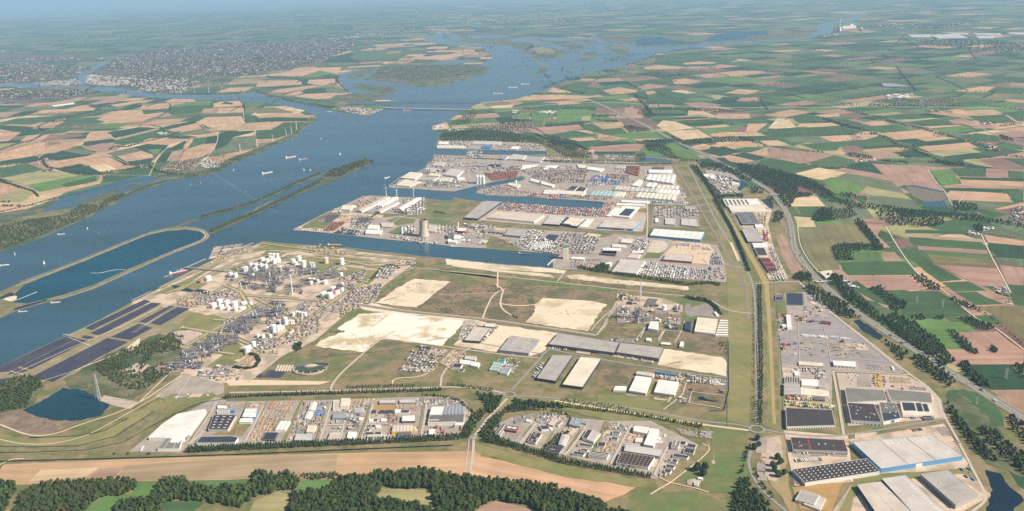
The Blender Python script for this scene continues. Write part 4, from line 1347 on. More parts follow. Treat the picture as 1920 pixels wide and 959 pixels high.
for s in ("1200,240 1260,225 1360,380 1460,440 1560,490 1520,540 1400,500 1220,330","1150,0 1230,10 1340,110 1380,130 1320,135 1220,70","1530,75 1610,80 1615,135 1540,130","1790,270 1918,260 1918,440"):
 wood(s,11,13,LF,"copses among the right-hand fields",tones=[0,0,1])
crop(1440,200,4)
LD="dark tree in the long wooded dike across the right-hand fields"
for s in ("0,465 130,490 280,540 400,590 480,650 520,690 640,720 780,740 960,760 1180,790 1400,800 1600,830 1918,890 1918,915 1700,880 1400,850 1100,800 850,790 640,760 480,720 330,640 200,590 0,520",
          "340,820 400,770 560,780 620,740 640,790 670,820 560,850 400,870 330,850","810,800 870,780 1100,800 1330,850 1310,900 1100,905 900,890 830,840",
          "40,620 160,590 230,640 340,660 330,680 200,690 160,750 120,740","640,850 690,850 780,955 720,955",
          "1370,715 1400,710 1560,740 1570,780 1480,790 1400,790","570,365 640,350 780,375 780,395 640,385","1720,215 1740,215 1850,245 1840,265 1760,255",
          "1160,425 1330,405 1400,430 1470,415 1480,440 1430,458 1350,445","850,405 1060,420 1060,430 860,418","520,660 560,650 640,655 690,680 620,690"):
 wood(s,18,14,LD,"wooded dike across the fields",tones=[0,0,1])
for s in ("380,80 560,130 820,210 960,285 1100,330 1350,440","560,20 760,75 960,125 1160,170 1400,235 1600,290 1720,340","-40,295 120,315 420,350"):
 row(s,26,11,"tree in a roadside row far off on the right","far roadside rows on the right",gap=.25)
for x,y in ((640,205),(700,205),(780,215),(800,210),(1100,300),(1130,295),(1600,290),(1650,300),(1640,330),(1700,335),(1820,380),(1880,380),(1260,35),(1340,45),(1480,30),(1600,125),(1700,130),(1760,150),(1870,125),
             (1020,380),(1050,380),(1280,225),(1350,225),(490,465)):
 for _ in range(7):
  a=P(*pts("%f,%f" % (x,y))[0]);d=math.hypot(a[0],a[1])/200
  put_tree(a[0]+R.gauss(0,25),a[1]+R.gauss(0,25),12,"tree sheltering a far farmstead on the right","farmstead trees on the right",tones=[0])
# middle distance: village dike, woods by the port
crop(480,200,4)
LM="tree in the dark wood beyond the upper dock"
wood("1370,250 1400,205 1600,180 1800,185 1918,200 1960,270 1640,262 1400,262",16,13,LM,"wood beyond the upper dock",tones=[0,1])
wood("1460,130 1520,90 1610,40 1660,60 1600,130 1500,140",20,13,LM,"wood beyond the upper dock")
crop(960,200,4)
for s in ("0,205 80,215 180,235 250,270 300,260 240,210 170,165 120,160 180,165 260,215 400,240 480,280 560,320 600,350 590,390 460,390 380,375 300,320 240,290 180,280 0,262",
          "1010,285 1100,285 1180,310 1220,370 1250,400 1190,395 1100,350 1020,330","1190,220 1230,240 1300,260 1480,235 1700,228 1780,240 1918,290 1900,295 1770,262 1500,275 1400,285 1300,290 1210,262",
          "970,255 1200,250 1220,275 1020,275","1410,440 1600,430 1650,480 1700,520 1560,490 1420,470","1700,430 1918,450 1918,600 1840,560 1720,490",
          "830,155 900,145 1040,175 1040,192 880,195","960,20 1040,60 1060,80 1020,90 940,60","900,10 960,0 1060,30 1040,50","600,60 740,60 790,70 700,82 610,80","440,125 590,112 590,122 440,132","600,100 800,105 800,120 700,118",
          "930,370 1000,350 1000,400 930,400","1220,380 1290,395 1400,405 1400,415 1250,412","1000,300 1060,290 1080,330 1010,330","1540,665 1730,655 1740,685 1540,685",
          "1030,20 1400,15 1560,20 1700,45 1500,45 1300,35","-10,100 130,100 160,110 60,120"):
 wood(s,19,13,LM if False else "dark tree in the woods along the port canal","woods along the port canal",tones=[0,0,1])
row("180,210 240,240 330,262 480,285 560,325",20,12,"tree in the woods along the port canal","woods along the port canal")
crop(1300,290,4)
for s in ("60,60 200,70 230,95 60,95","330,70 560,110 760,160 900,200 1039,290 1039,320 940,270 800,230 780,290 900,300 920,315 780,320 730,395 690,390 640,310 700,300 620,290 600,260 520,210 400,130 340,110",
          "240,100 330,120 440,190 420,210 330,160","180,305 370,305 370,325 180,325","600,440 670,430 680,480 640,515 600,510","740,935 760,895 830,885 880,900 890,955 780,955","880,500 900,450 960,410 1039,400 1039,490 960,505",
          "430,250 520,250 570,290 430,295","560,320 600,330 600,370 560,340"):
 wood(s,16,14,LD.replace("long wooded dike across the right-hand fields","woods round the motorway junction"),"woods round the motorway junction",tones=[0,0,1])
crop(0,0,1)
row("1085,502 1110,508 1160,516 1220,524 1290,535 1335,532 1350,537",10,15,"dark tree in the belt below the grey warehouse in the centre","belt below the centre warehouse",rows=3,rsp=8,kind="poplar",tones=[0,0,1])
wood("1117,500 1130,495 1145,500 1140,508 1118,508",9,13,"tree in the small clump left of the grey centre warehouse","clump left of the centre warehouse",tones=[0])
row("1285,558 1300,562 1320,562 1340,575 1350,592",8,13,S1,"curved belt round the car park",rows=2,tones=[0])
row("1293,562 1325,566",8,12,S1,"curved belt round the car park",rows=2,tones=[0])
row("437,690 460,693 478,690 487,678 480,668 468,665",7,12,"dark tree in the horseshoe hedge beside the refinery","horseshoe hedge by the refinery",rows=2,tones=[0])
wood("548,655 555,645 566,644 568,655 555,660",8,13,"dark tree in the clump by the refinery gate","clump by the refinery gate",tones=[0])
row("573,702 590,700 605,697 615,690",8,9,"tree on the slope round the settling basin","trees round the settling basin",rows=2,tones=[0])
row("617,624 648,624",9,9,"bush at the edge of the white sand lot","bushes on the white sand lot")
row("696,525 720,500 735,498 750,505",10,9,"bush round the refinery offices","bushes round the refinery offices",rows=2)
row("680,570 720,545 762,520 775,508",10,5,"bush along the lush green strip","bushes along the green strip",gap=.3)
row("1080,378 1140,383 1225,385",12,8,"tree in the row below the cream halls","row below the cream halls")
row("815,398 835,402",10,10,"tree in the short hedge below the green field","short hedge by the green field",rows=2)
row("740,398 765,402",10,10,"tree in the short belt by the chemical works","short belt by the chemical works",rows=2)
row("900,436 945,440",10,10,"tree in the hedge beside the sand lot near the tower","hedge near the tower",rows=2)
row("660,425 690,412 710,400",12,9,"tree in the row between the scrap yard and the works","row by the scrap yard",rows=2)
row("1030,338 1100,340 1180,343 1260,341",22,9,"tree beside the port ring road","trees beside the port ring road",gap=.4)
row("875,298 1000,303 1200,304",17,9,S2,"row along the canal road",gap=.2)
row("1033,305 1190,309 1260,308",15,9,S2,"row along the canal road",gap=.15)
row("1282,620 1300,625",9,7,"bush","bushes")
wood("1347,640 1363,640 1365,665 1352,665",12,7,"dark bush at the right edge of the brown lot","bushes on the brown lot",dens=.5)
for x,y in ((450,845),(240,853),(280,853),(215,853),(1336,480),(1342,478)):
 a=P(x,y);put_tree(a[0],a[1],10,"single low bush beside the yard","single bushes",tones=[0])
LB2="low dark bush on the scrubland between the sand lots"
for q,dn in (("905,533 930,535 945,548 900,548 870,545",.3),("850,565 880,560 900,585 870,592 800,578",.55),("830,553 850,548 870,556 840,562",.5),("935,600 960,585 1000,600 985,605",.35),("940,535 1000,555 1000,572 945,570",.3),("700,660 740,650 760,690 720,700",.12),("760,530 800,530 790,545 740,545",.25),("960,522 1150,545 1150,552 960,530",.2),("1290,545 1340,560 1300,560",.2),("1060,522 1290,546 1290,553 1060,530",.25),("60,775 110,800 60,815 20,800",.1),("230,755 320,745 330,765 260,800 200,830",.05)):
 wood(q,11,4.5,LB2,"bushes of the scrubland",dens=dn,tones=[0,1,2])
# left: wood and scrub by the pond and the solar park
wood("-60,790 0,722 40,705 75,710 80,725 60,740 55,765 0,772",11,12,"tree in the wood between the solar park and the pond","wood between solar park and pond",tones=[0,1,2])
wood("255,690 280,655 320,625 345,632 345,648 330,660 290,665 262,700 300,680 330,685 330,695 285,725 250,735 215,720 185,700 180,690 205,675",10,9,S3,"thicket beside the refinery",tones=[0,1,2],dens=.75)
wood("205,668 250,650 300,635 345,642 340,655 260,668 225,690 190,700 170,698",11,9,S3,"thicket beside the refinery",tones=[1,2,2],dens=.8)
wood("130,725 180,715 260,745 250,752 190,738 140,735",14,5,"bush on the bank of the pond","bushes on the pond bank",tones=[1,2],dens=.4)
row("120,730 100,745 60,768 45,772 66,783 100,790 150,792",13,4,"bush on the bank of the pond","bushes on the pond bank",gap=.35)
# river banks and islands
crop(0,0,1)
wood("697,301 685,299 660,307 635,315 612,325 605,332 640,332 660,320 700,305",20,17,S4,"wooded bank in the river",tones=[1,2],dens=.8)
row("605,336 567,358 512,384 480,400 440,415 395,436",17,15,S4,"wooded bank in the river",tones=[1,2],rows=2,gap=.1)
row("600,326 560,342 517,363 480,379 440,392 380,407",20,12,"willow on the broken outer bank in the river","broken outer bank",tones=[1,2],gap=.25)
wood("-200,545 0,470 50,452 100,433 140,418 190,392 225,375 240,362 220,366 180,385 150,385 120,405 60,412 0,425 -200,500",19,13,S5,"reed island at the left",tones=[1,2,2],dens=.85)
row("225,372 262,356 310,340",20,8,S5,"reed island at the left",tones=[1,2],rows=2)
row("110,372 220,345 290,334",24,6,S6,"left river bank")
wood("290,333 330,326 362,324 400,316 425,302 450,292 480,282 480,288 450,301 425,313 400,326 362,333",20,9,S6,"left river bank",tones=[0,1,2])
row("480,283 505,273 542,258 560,245 580,230",22,7,S6,"left river bank",rows=2,tones=[0,1,2])
wood("375,305 415,285 425,300 400,318",24,9,S6,"left river bank",dens=.6)
row("0,399 60,385 105,372",22,9,S6,"left river bank",rows=2)
LL="dark tree in the hedgerows of the left-hand fields"
crop(0,180,4)
for s in ("280,235 330,215 420,180 560,150 700,120 760,100","0,410 110,370 230,345 300,310 340,280 440,262","280,235 340,270","1820,75 1840,110","820,410 860,385 960,385 1060,355 1200,325 1350,275","1140,225 1210,240 1240,275",
          "990,215 1100,195 1180,170 1260,120 1290,90 1270,60","320,500 360,540 460,560 540,580 640,590 780,595","290,480 340,500","740,580 900,565 1050,545 1110,530","0,530 200,510 260,490","0,635 150,690 250,720","300,575 400,560","1120,525 1180,570 1300,590","600,50 720,80 840,85",
          "20,830 150,830","0,800 80,800","250,715 290,760","1830,60 1840,95","1330,160 1520,150","360,358 450,355","370,368 450,362","920,525 1000,520","480,545 600,535","1640,270 1750,270","0,80 130,90 280,85 500,60"):
 row(s,24,12,LL,"hedgerows of the left-hand fields",rows=2,rsp=20,gap=.15,tones=[0,0,1])
crop(480,0,4)
for s in ("0,470 200,440 420,430 480,470 620,450 900,450 1360,455 1200,480 900,490 680,490 500,490 200,490","280,470 480,430 640,340 720,310 600,330 500,420",
          "850,430 1050,460 1300,455 1640,440 1700,420 1600,410 1400,450","1560,350 1720,370 1760,410 1740,440 1680,420 1640,380"):
 wood(s,60,14,"tree in the forest band beyond the left fields","forest beyond the left fields",tones=[0,1])
for s in ("0,690 100,720 300,745 550,770","180,740 420,790 640,820","560,780 760,790 1010,795","430,780 560,815","600,590 630,640 700,700","440,440 700,385 740,390 840,378","880,372 1080,348","700,460 1060,460","1070,440 1100,420 1240,385",
          "300,605 380,600","260,700 340,680","270,835 310,830"):
 row(s,32,13,LL,"hedgerows of the left-hand fields",rows=2,rsp=24,gap=.1,tones=[0,0,1])
wood("640,768 1060,765 1000,745 900,740 700,720 620,745",38,9,"tree in the riverside marsh","riverside marsh",dens=.5)
wood("850,580 940,500 1300,490 1640,490 1740,510 1660,555 1300,600 1200,620 1050,600",34,15,"tree in the riverside marsh","riverside marsh",tones=[0,1,2],dens=.7)
crop(960,0,4)
for s in ("160,400 330,390 400,400 250,440 170,430","420,340 520,335 540,370 440,375","540,395 640,395 600,415 540,415","700,370 850,370 860,390 780,405","660,290 1000,275 880,300 720,300","900,325 960,345 1300,335 1200,350","1000,240 1400,220 1700,230 1500,250 1200,270 1020,265",
          "680,520 920,510 920,535 690,545","150,560 250,510 280,520 200,555","1420,310 1700,305 1780,280 1918,275 1900,295 1600,315"):
 wood(s,50,12,"tree in the far wetlands","far wetlands",tones=[0,0,1])
for s in ("230,660 420,595 540,560","320,660 560,705","600,620 660,590 740,560","620,620 720,635 860,625 940,665 970,670","900,700 960,760 1060,870","920,700 1010,800 1070,880","840,700 900,700","870,775 980,780","1070,820 1200,820 1500,820 1700,840 1860,820",
          "980,460 1080,410 1300,370","1310,405 1600,405","1640,440 1918,435","1700,465 1900,460","1560,635 1800,665 1900,690","750,625 870,620","150,710 240,700","1240,560 1420,580","840,500 960,460","1320,695 1400,700","1160,735 1240,745","1850,740 1918,830","1690,525 1918,535"):
 row(s,36,13,S7,"far hedgerows",rows=2,rsp=28,gap=.12,tones=[0,0,1])
crop(1440,0,4)
for s in ("40,325 280,320 440,310","0,435 180,445 360,440","570,350 720,345","430,465 560,460 900,465 1180,460 1600,470","380,395 540,400","860,410 900,440","900,390 1040,250","480,235 640,245 820,240 1040,240","1500,370 1560,450 1680,470",
          "110,700 280,745","1020,290 1140,370 1480,380","1550,688 1700,690","750,795 860,790 1000,800 1200,800 1480,800","420,800 690,798","0,850 60,860","1270,685 1480,680","1260,580 1400,640 1500,690","960,500 1010,570 1110,690","870,740 940,745","-20,540 120,550 200,565","1070,535 1180,535",
          "1280,830 1390,850","370,880 600,955","590,830 760,870 960,925","600,660 680,680","0,790 130,800 400,800","1560,900 1700,925","1730,945 1918,935"):
 row(s,45,14,S7,"far hedgerows",rows=2,rsp=35,gap=.12,tones=[0,0,1])
wood("1100,300 1250,290 1500,300 1760,330 1918,330 1918,390 1700,400 1500,360 1200,370",95,15,"tree in the wooded town on the far right","wooded town far right",tones=[0],dens=.8)
wood("480,235 540,200 700,180 1040,180 1260,180 1560,180 1900,200 1900,235 1400,240 1000,245 640,240",120,16,"tree behind the far power station","woods behind the power station",tones=[0],dens=.7)
# random rows along far field edges
rg=random.Random(3)
for poly in farm_edges:
 if rg.random()<.36:
  i=rg.randrange(len(poly));a,b=np.array(poly[i]),np.array(poly[(i+1) % len(poly)])
  px,py,zc=proj((*(a+b)/2,0));
  wx,wy=(a+b)/2
  if not (0<px<1920):continue
  if py>215 or (px<960 and py>95 and px>560):continue
  L=np.linalg.norm(b-a);d=math.hypot(wx,wy);sp=14+d*.0014
  for k in range(int(L/sp)):
   q=a+(b-a)*(k+rg.random())*sp/L
   put_tree(float(q[0]),float(q[1]),14+d*.0005,S7,"far hedgerows",tones=[0],rr=rg)
# ------------------------------------------------------------------ buildings
class MB:
 def __init__(s):s.V,s.F=[],[]
 def box(s,x0,x1,y0,y1,z0,z1):
  b=len(s.V);s.V += [(x,y,z) for x in (x0,x1) for y in (y0,y1) for z in (z0,z1)]
  s.F += [(b,b+1,b+3,b+2),(b+4,b+6,b+7,b+5),(b,b+4,b+5,b+1),(b+2,b+3,b+7,b+6),(b+1,b+5,b+7,b+3),(b,b+2,b+6,b+4)]
 def hexa(s,q,z0,z1):
  """prism over polygon q"""
  b=len(s.V);n=len(q)
  s.V += [(p[0],p[1],z0) for p in q]+[(p[0],p[1],z1) for p in q]
  s.F += [tuple(b+n+i for i in range(n))]+[(b+i,b+(i+1) % n,b+n+(i+1) % n,b+n+i) for i in range(n)]
 def lathe(s,prof,cx=0,cy=0,k=16):
  b=len(s.V)
  for r,z in prof:s.V += [(cx+math.cos(i/k*6.28319)*r,cy+math.sin(i/k*6.28319)*r,z) for i in range(k)]
  for j in range(len(prof)-1):
   for i in range(k):
    i2=(i+1) % k;s.F.append((b+j*k+i,b+j*k+i2,b+(j+1)*k+i2,b+(j+1)*k+i))
  s.F.append(tuple(b+(len(prof)-1)*k+i for i in range(k)))
 def bar(s,a,c,w):
  a,c=np.array(a,float),np.array(c,float);d=c-a;d /= np.linalg.norm(d)+1e-9
  u=np.cross(d,(0,0,1));
  if np.linalg.norm(u)<1e-3:u=np.array([1.0,0,0])
  u /= np.linalg.norm(u);v=np.cross(u,d);b=len(s.V)
  for p in (a,c):
   for i,j in ((-1,-1),(1,-1),(1,1),(-1,1)):s.V.append(tuple(p+(u*i+v*j)*w/2))
  s.F += [(b,b+1,b+5,b+4),(b+1,b+2,b+6,b+5),(b+2,b+3,b+7,b+6),(b+3,b,b+4,b+7),(b+3,b+2,b+1,b),(b+4,b+5,b+6,b+7)]
 def make(s,name,m,parent=None):
  me=bpy.data.meshes.new(name);me.from_pydata(s.V,[],s.F);me.update();me.materials.append(m)
  return link(name,me,parent)
WHITE=(.74,.72,.67)
RC=dict(w=(.80,.77,.71),c=(.74,.66,.52),b=(.60,.52,.44),g=(.42,.385,.355),d=(.165,.15,.14),k=(.062,.052,.055),s=(.30,.33,.37),u=(.13,.34,.60),e=(.36,.52,.50),n=(.045,.055,.075),
          r=(.35,.06,.05),y=(.70,.45,.06),G=(.05,.25,.17),l=(.56,.515,.465),B=(.06,.20,.45),o=(.60,.24,.07),x=(.215,.205,.18))
def roofmat(c):return mat("roof "+c,RC[c],.75,.09,.03,rgb2=tuple(v*.86 for v in RC[c]),patch=.02)
def wallmat(c):return mat("cladding "+c,RC[c],.6,.06,.2)
SKY_M=mat("skylight dome",(.80,.80,.76),.4,.05,.5)
PV_M=mat("solar glass",(.045,.05,.075),.3,.1,.3)
DOCK_M=mat("dock door",(.09,.09,.10),.5,.1,.5)
def hall(s,h,roof,wall,label,cat="warehouse",name=None,kind="flat",n=1,sky=None,lines=None,pv=None,dock=0,vents=0,band=None,group=None,seams=()):
 """s: roof corners in the plan: back-left, back-right, front-right, front-left"""
 q=wpts(s,h)
 if len(q) == 4:
  A=sum(q[i-1][0]*q[i][1]-q[i][0]*q[i-1][1] for i in range(4))
 cx=sum(p[0] for p in q)/len(q);cy=sum(p[1] for p in q)/len(q)
 L=[(p[0]-cx,p[1]-cy) for p in q]
 t=thing(name or cat.replace(" ","_"),label,cat,(cx,cy,1.3),0,group)
 BL,BR,FR,FL=[np.array(p) for p in (L if len(L) == 4 else L[:4])]
 def uv(u,v,z=0.0):
  p=FL*(1-u)*(1-v)+FR*u*(1-v)+BR*u*v+BL*(1-u)*v
  return (float(p[0]),float(p[1]),z)
 W=float(np.linalg.norm(FR-FL));D=float(np.linalg.norm(BL-FL))
 w=MB();par=.8 if kind == "flat" else 0
 w.hexa(L,-1,h-1.3)
 w.make("wall",wallmat(wall),t)
 r=MB();H0=h-1.3
 if kind == "flat" or len(L) != 4:
  c=1.0
  r.hexa(L,H0+.003,H0+.55)
  # parapet: a thin raised rim
  ro=r.make("roof",roofmat(roof),t)
  rim=MB()
  for i in range(len(L)):
   a,b2=L[i],L[(i+1) % len(L)];rim.bar((a[0],a[1],H0+.55),(b2[0],b2[1],H0+.55),.9)
  rim.make("parapet",wallmat(wall if wall not in "kn" else "s"),t)
 else:
  along_u=kind == "ridge_u"      # ridges run left to right
  rise=(D if along_u else W)/n*.10 if kind != "saw" else 3
  rise=min(rise,4)
  for i in range(n):
   a0,a1=i/n,(i+1)/n;mm=(a0+a1)/2
   if along_u:P4=[uv(0,a0,H0+.05),uv(1,a0,H0+.05),uv(1,mm,H0+rise),uv(0,mm,H0+rise),uv(0,a1,H0+.05),uv(1,a1,H0+.05)]
   else:P4=[uv(a0,0,H0+.05),uv(a0,1,H0+.05),uv(mm,1,H0+rise),uv(mm,0,H0+rise),uv(a1,0,H0+.05),uv(a1,1,H0+.05)]
   b=len(r.V);r.V += P4;r.F += [(b,b+1,b+2,b+3),(b+3,b+2,b+5,b+4),(b,b+3,b+4),(b+1,b+5,b+2)]
  ro=r.make("roof",roofmat(roof),t)
 top=H0+.56 if kind == "flat" else H0+1.2
 if sky:
  nu,nv,su,sv,jit=(*sky,0)[:5]
  me=None
  for i in range(nu):
   for j in range(nv):
    c=uv((i+.7)/(nu+.4),(j+.7)/(nv+.4))
    if me is None:
     b=MB();b.box(-su/2,su/2,-sv/2,sv/2,0,.6);a=math.atan2(*(FR-FL)[::-1])
     o=b.make("skylight",SKY_M if jit == 0 else cm((.75,.48,.15)),t);me=o.data
    else:
     o=link("skylight",me,t)
    o.location=(c[0],c[1],top);o.rotation_euler=(0,0,a)
 for (u0,v0,u1,v1,cc) in (lines or []):
  b=MB();b.hexa([uv(u0,v0),uv(u1,v0),uv(u1,v1),uv(u0,v1)],top,top+.25)
  b.make("skylight_strip" if cc == "w" else "roof_section",roofmat(cc),t)
 for (u0,v0,u1,v1) in (pv or []):
  b=MB();k=max(2,int((v1-v0)*D/6))
  for i in range(k):
   a0=v0+(v1-v0)*i/k;a1=a0+(v1-v0)/k*.86
   b.hexa([uv(u0,a0),uv(u1,a0),uv(u1,a1),uv(u0,a1)],top+.05,top+.6)
  b.make("solar_array",PV_M,t)
 for sm_ in seams:
  a,b2=wpts(sm_,h);b=MB();b.bar((a[0]-cx,a[1]-cy,top),(b2[0]-cx,b2[1]-cy,top),.8);b.make("roof_seam",roofmat("g"),t)
 if dock:
  e=(FR-FL)/max(W,1);nn=np.array([e[1],-e[0]])
  me=None
  for i in range(dock):
   c=FL+e*W*(i+.5)/dock+nn*.15
   if me is None:
    b=MB();b.box(-1.9,1.9,-.2,.2,0,4.2);o=b.make("dock_door",DOCK_M,t);me=o.data
   else:o=link("dock_door",me,t)
   o.location=(c[0],c[1],0);o.rotation_euler=(0,0,math.atan2(e[1],e[0]))
 if band:
  e=(FR-FL)/max(W,1);nn=np.array([e[1],-e[0]])
  for (u0,u1,cc) in band:
   a,c=FL+e*W*u0+nn*.2,FL+e*W*u1+nn*.2
   b=MB();b.hexa([tuple(a),tuple(c),tuple(c+nn*.2),tuple(a+nn*.2)],1,H0-1);b.make("wall_panel",wallmat(cc),t)
 for i in range(vents):
  c=uv(R.uniform(.1,.9),R.uniform(.15,.85));b=MB();k=R.uniform(1.2,2.6)
  b.box(c[0]-k,c[0]+k,c[1]-k,c[1]+k,top,top+1.6);b.make("roof_vent",cm((.55,.55,.53)),t)
 return t

crop(1440,760,4.8)
hall("205,290 685,315 720,420 225,400",12,"k","l","dark-roofed warehouse with two thin red roof lines left of the big blue-walled hall",lines=[(0,.42,.32,.46,"r"),(.31,0,.335,1,"r"),(.955,.3,.965,1,"r")],dock=22,sky=None,vents=6)
hall("220,580 890,482 1005,598 335,700",12,"k","w","long dark-roofed warehouse dotted with white skylights, in front of the blue-walled hall",sky=(16,5,3.4,3.4))
hall("760,335 1475,270 1755,460 1020,575",15,"l","u","huge warehouse with bright blue walls and pale grey roof at the bottom right",lines=[(.33,0,.336,1,"d"),(.665,0,.671,1,"d")]+[(.38+.06*i,.78,.392+.06*i,.95,"w") for i in range(9)],band=[(.42,.5,"w")])
hall("800,718 1015,688 1330,1000 1000,1010",13,"b","n","cream-roofed warehouse, leftmost of the three halls on the bottom edge",lines=[(.5,0,.505,1,"g")])
hall("1022,662 1240,632 1645,1000 1335,1005",13,"l","n","grey-beige warehouse with small skylights, middle of the three on the bottom edge",sky=(1,1,3,3),lines=[(.78,.06*i+.05,.86,.06*i+.068,"w") for i in range(15)])
hall("1375,625 1620,585 1890,810 1690,900",14,"g","g","plain grey warehouse, rightmost of the three halls on the bottom edge",lines=[(0,.5,1,.505,"d")],vents=1)
hall("300,765 465,810 415,895 245,850",9,"g","w","small two-level grey-roofed office at the bottom edge right of the tree row","office","office_building")
hall("465,822 520,840 470,945 320,890",6,"l","w","low annex in front of the small grey-roofed office at the bottom edge","office","office_building")
hall("160,25 575,45 605,182 168,195",12,"k","w","wide dark purple-roofed warehouse just above the crossing left of the park road",dock=20,lines=[(.37,0,.374,1,"d"),(.71,0,.714,1,"d")])
hall("1190,-30 1460,-20 1500,95 1220,95",10,"c","w","pale warehouse with blue-grey solar panels near the right bend of the park road",pv=[(.05,.35,.45,.95),(.5,.3,.68,.95),(.72,.3,.88,.9)],dock=14,band=[(.62,.9,"d")])
crop(1420,640,6)
hall("1015,695 1312,710 1398,915 1058,892",13,"k","w","square dark-roofed warehouse below the long slate roofs of the east park",vents=10,dock=8)
hall("1370,690 1555,700 1612,868 1420,908",12,"d","w","warehouse with half charcoal half navy roof between the square dark one and the solar one",lines=[(0,0,1,.42,"n")],vents=14,band=[(.45,.65,"B")])
hall("985,525 1418,552 1458,668 1012,692",12,"x","w","left one of the two long slate-grey warehouses in the east park")
crop(1600,640,6)
hall("372,540 868,582 890,695 428,665",12,"x","w","right one of the two long slate-grey warehouses in the east park")
hall("760,845 905,868 900,880 800,880",5,"d","d","low dark annex in front of the solar-roofed warehouse","shed")
crop(1420,640,6)
hall("300,472 480,476 482,598 298,598",10,"g","g","grey striped workshop beside the dike in the east park",kind="ridge_u",n=3)
hall("485,518 808,560 802,622 486,600",9,"c","c","cream-roofed workshop right of the grey striped one",kind="ridge_u",n=2)
hall("495,425 680,432 684,506 498,496",10,"w","w","bright white-roofed workshop behind the cream one",kind="ridge_u",n=1)
hall("690,446 762,450 772,522 690,516",9,"g","w","small grey workshop right of the bright white one","workshop")
hall("310,400 480,410 480,470 305,465",7,"g","w","low workshop with dark slotted roof at the dike side",kind="flat",lines=[(.05+.16*i,.05,.13+.16*i,.95,"k") for i in range(6)])
hall("850,220 1110,235 1108,290 862,272",9,"w","w","long white terminal building on the lower edge of the container yard","terminal building",dock=6)
hall("468,228 740,246 745,286 466,266",6,"c","b","long beige shed left of the white terminal building","shed")
hall("410,335 460,340 475,390 425,388",6,"w","w","small white office below the long beige shed","office","office_building")
hall("635,630 755,640 760,668 640,660",6,"d","d","black low building between the colourful trailers","shed")
hall("1505,280 1530,285 1545,320 1525,322",5,"w","w","small white kiosk at the right end of the car park","kiosk")
crop(1240,480,6)
hall("1405,665 1453,667 1470,808 1418,812",10,"w","w","tall narrow white hall at the left side of the container yard","hall")
hall("1360,770 1400,772 1412,800 1366,800",9,"w","w","low white annex left of the narrow white hall","hall")
hall("1412,420 1590,424 1595,555 1420,550",3,"d","d","dark gridded storage roof above the container yard","storage shed",pv=[(.03,.03,.97,.97)])
hall("1285,440 1380,440 1370,500 1280,500",5,"d","g","small dark-roofed depot above the container yard","depot",pv=[(.1,.1,.9,.5)])
hall("410,692 635,716 600,880 372,852",10,"c","w","large white hall with cream roof left of the white striped canopies","hall",lines=[(.33,0,.34,1,"l"),(.66,0,.67,1,"l")])
hall("285,735 335,745 330,835 262,812",12,"n","B","small dark blue plant building beside the cream-roofed hall","plant building")
for i in range(7):
 y=722+i*27
 hall("%f,%f %f,%f %f,%f %f,%f" % (662-i*8,y,750,y+2,748,y+14,658-i*8,y+12),6,"w","w","white striped canopy, %s of the seven right of the cream-roofed hall" % ["topmost","second from the top","third from the top","middle one","third from the bottom","second from the bottom","bottom one"][i],"canopy")
hall("590,632 620,630 650,665 620,672",6,"w","w","white trailer shed on the curved grey car park","shed")
hall("1100,20 1215,25 1310,165 1205,178",8,"r","d","dark hall with red stripes below the port estate","hall",lines=[(.1,.0,.9,.2,"k"),(.1,.35,.9,.55,"k"),(.1,.7,.9,.9,"k")])
hall("1775,180 1918,165 1918,205 1850,245",6,"c","w","pale farm shed beside the motorway viaduct","shed")
crop(1120,610,6)
hall("265,200 748,256 690,376 212,305",14,"g","d","right half of the very long grey warehouse in the centre",dock=24,lines=[(0,.5,1,.504,"l")])
hall("450,518 642,545 625,580 435,548",9,"l","w","grey-white hall with flat roof at the back left of the white industrial pair","hall")
hall("435,570 610,590 545,765 355,735",11,"w","w","left one of the white ridged-roof industrial pair","industrial hall",kind="ridge_u",n=5,dock=8)
hall("690,612 920,642 868,785 638,752",11,"w","w","right one of the white ridged-roof industrial pair","industrial hall",kind="ridge_u",n=6,dock=10)
hall("940,186 976,190 962,245 922,240",8,"w","w","small white box building alone on the brown lot","storage building")
hall("650,520 915,560 912,572 648,534",6,"B","B","long thin blue canopy behind the white industrial pair","canopy")
hall("205,690 330,690 320,740 180,735",6,"w","w","low white sheds left of the white industrial pair","shed")
hall("560,145 610,150 600,180 545,172",7,"w","w","white transformer house on the brown grass","transformer house")
hall("730,190 830,200 825,225 710,215",7,"w","g","white roofed plant in the ring road by the brown lot","plant building")
crop(840,590,6)
hall("1245,208 1925,318 1872,432 1132,335",14,"g","d","left half of the very long grey warehouse, with a dotted line of skylights",dock=30,lines=[(.04+.03*i,.2,.046+.03*i,.23,"w") for i in range(31)])
hall("1180,458 1402,464 1206,748 1000,716",12,"g","n","grey-roofed warehouse, left one of the tilted pair below the very long grey warehouse",vents=2,dock=10)
hall("1495,478 1722,500 1512,818 1288,788",12,"c","n","cream-white roofed warehouse, right one of the tilted pair",dock=12)
hall("705,240 1030,285 905,438 578,402",12,"g","s","square grey-roofed warehouse on the sand lot in the centre",sky=(2,5,12,3),vents=3)
hall("295,140 480,155 352,302 182,290",12,"b","n","beige-roofed warehouse beside the white sand lot",vents=3)
hall("432,98 542,104 520,144 408,134",9,"c","s","small cream-roofed warehouse behind the beige one",dock=3)
hall("470,155 490,160 420,240 395,235",7,"l","l","narrow grey shed beside the beige-roofed warehouse","shed")
hall("580,500 648,510 630,540 550,530",8,"G","w","green-roofed glasshouse at the back of the recycling yard","shed")
for i,w_ in enumerate(("topmost","middle","lowest")):
 hall("%d,%d %d,%d %d,%d %d,%d" % (525-20*i,535+30*i,620-20*i,550+30*i,610-20*i,575+30*i,505-20*i,560+30*i),7,"e","w","pale green shed in the recycling yard, %s of three" % w_,"shed")
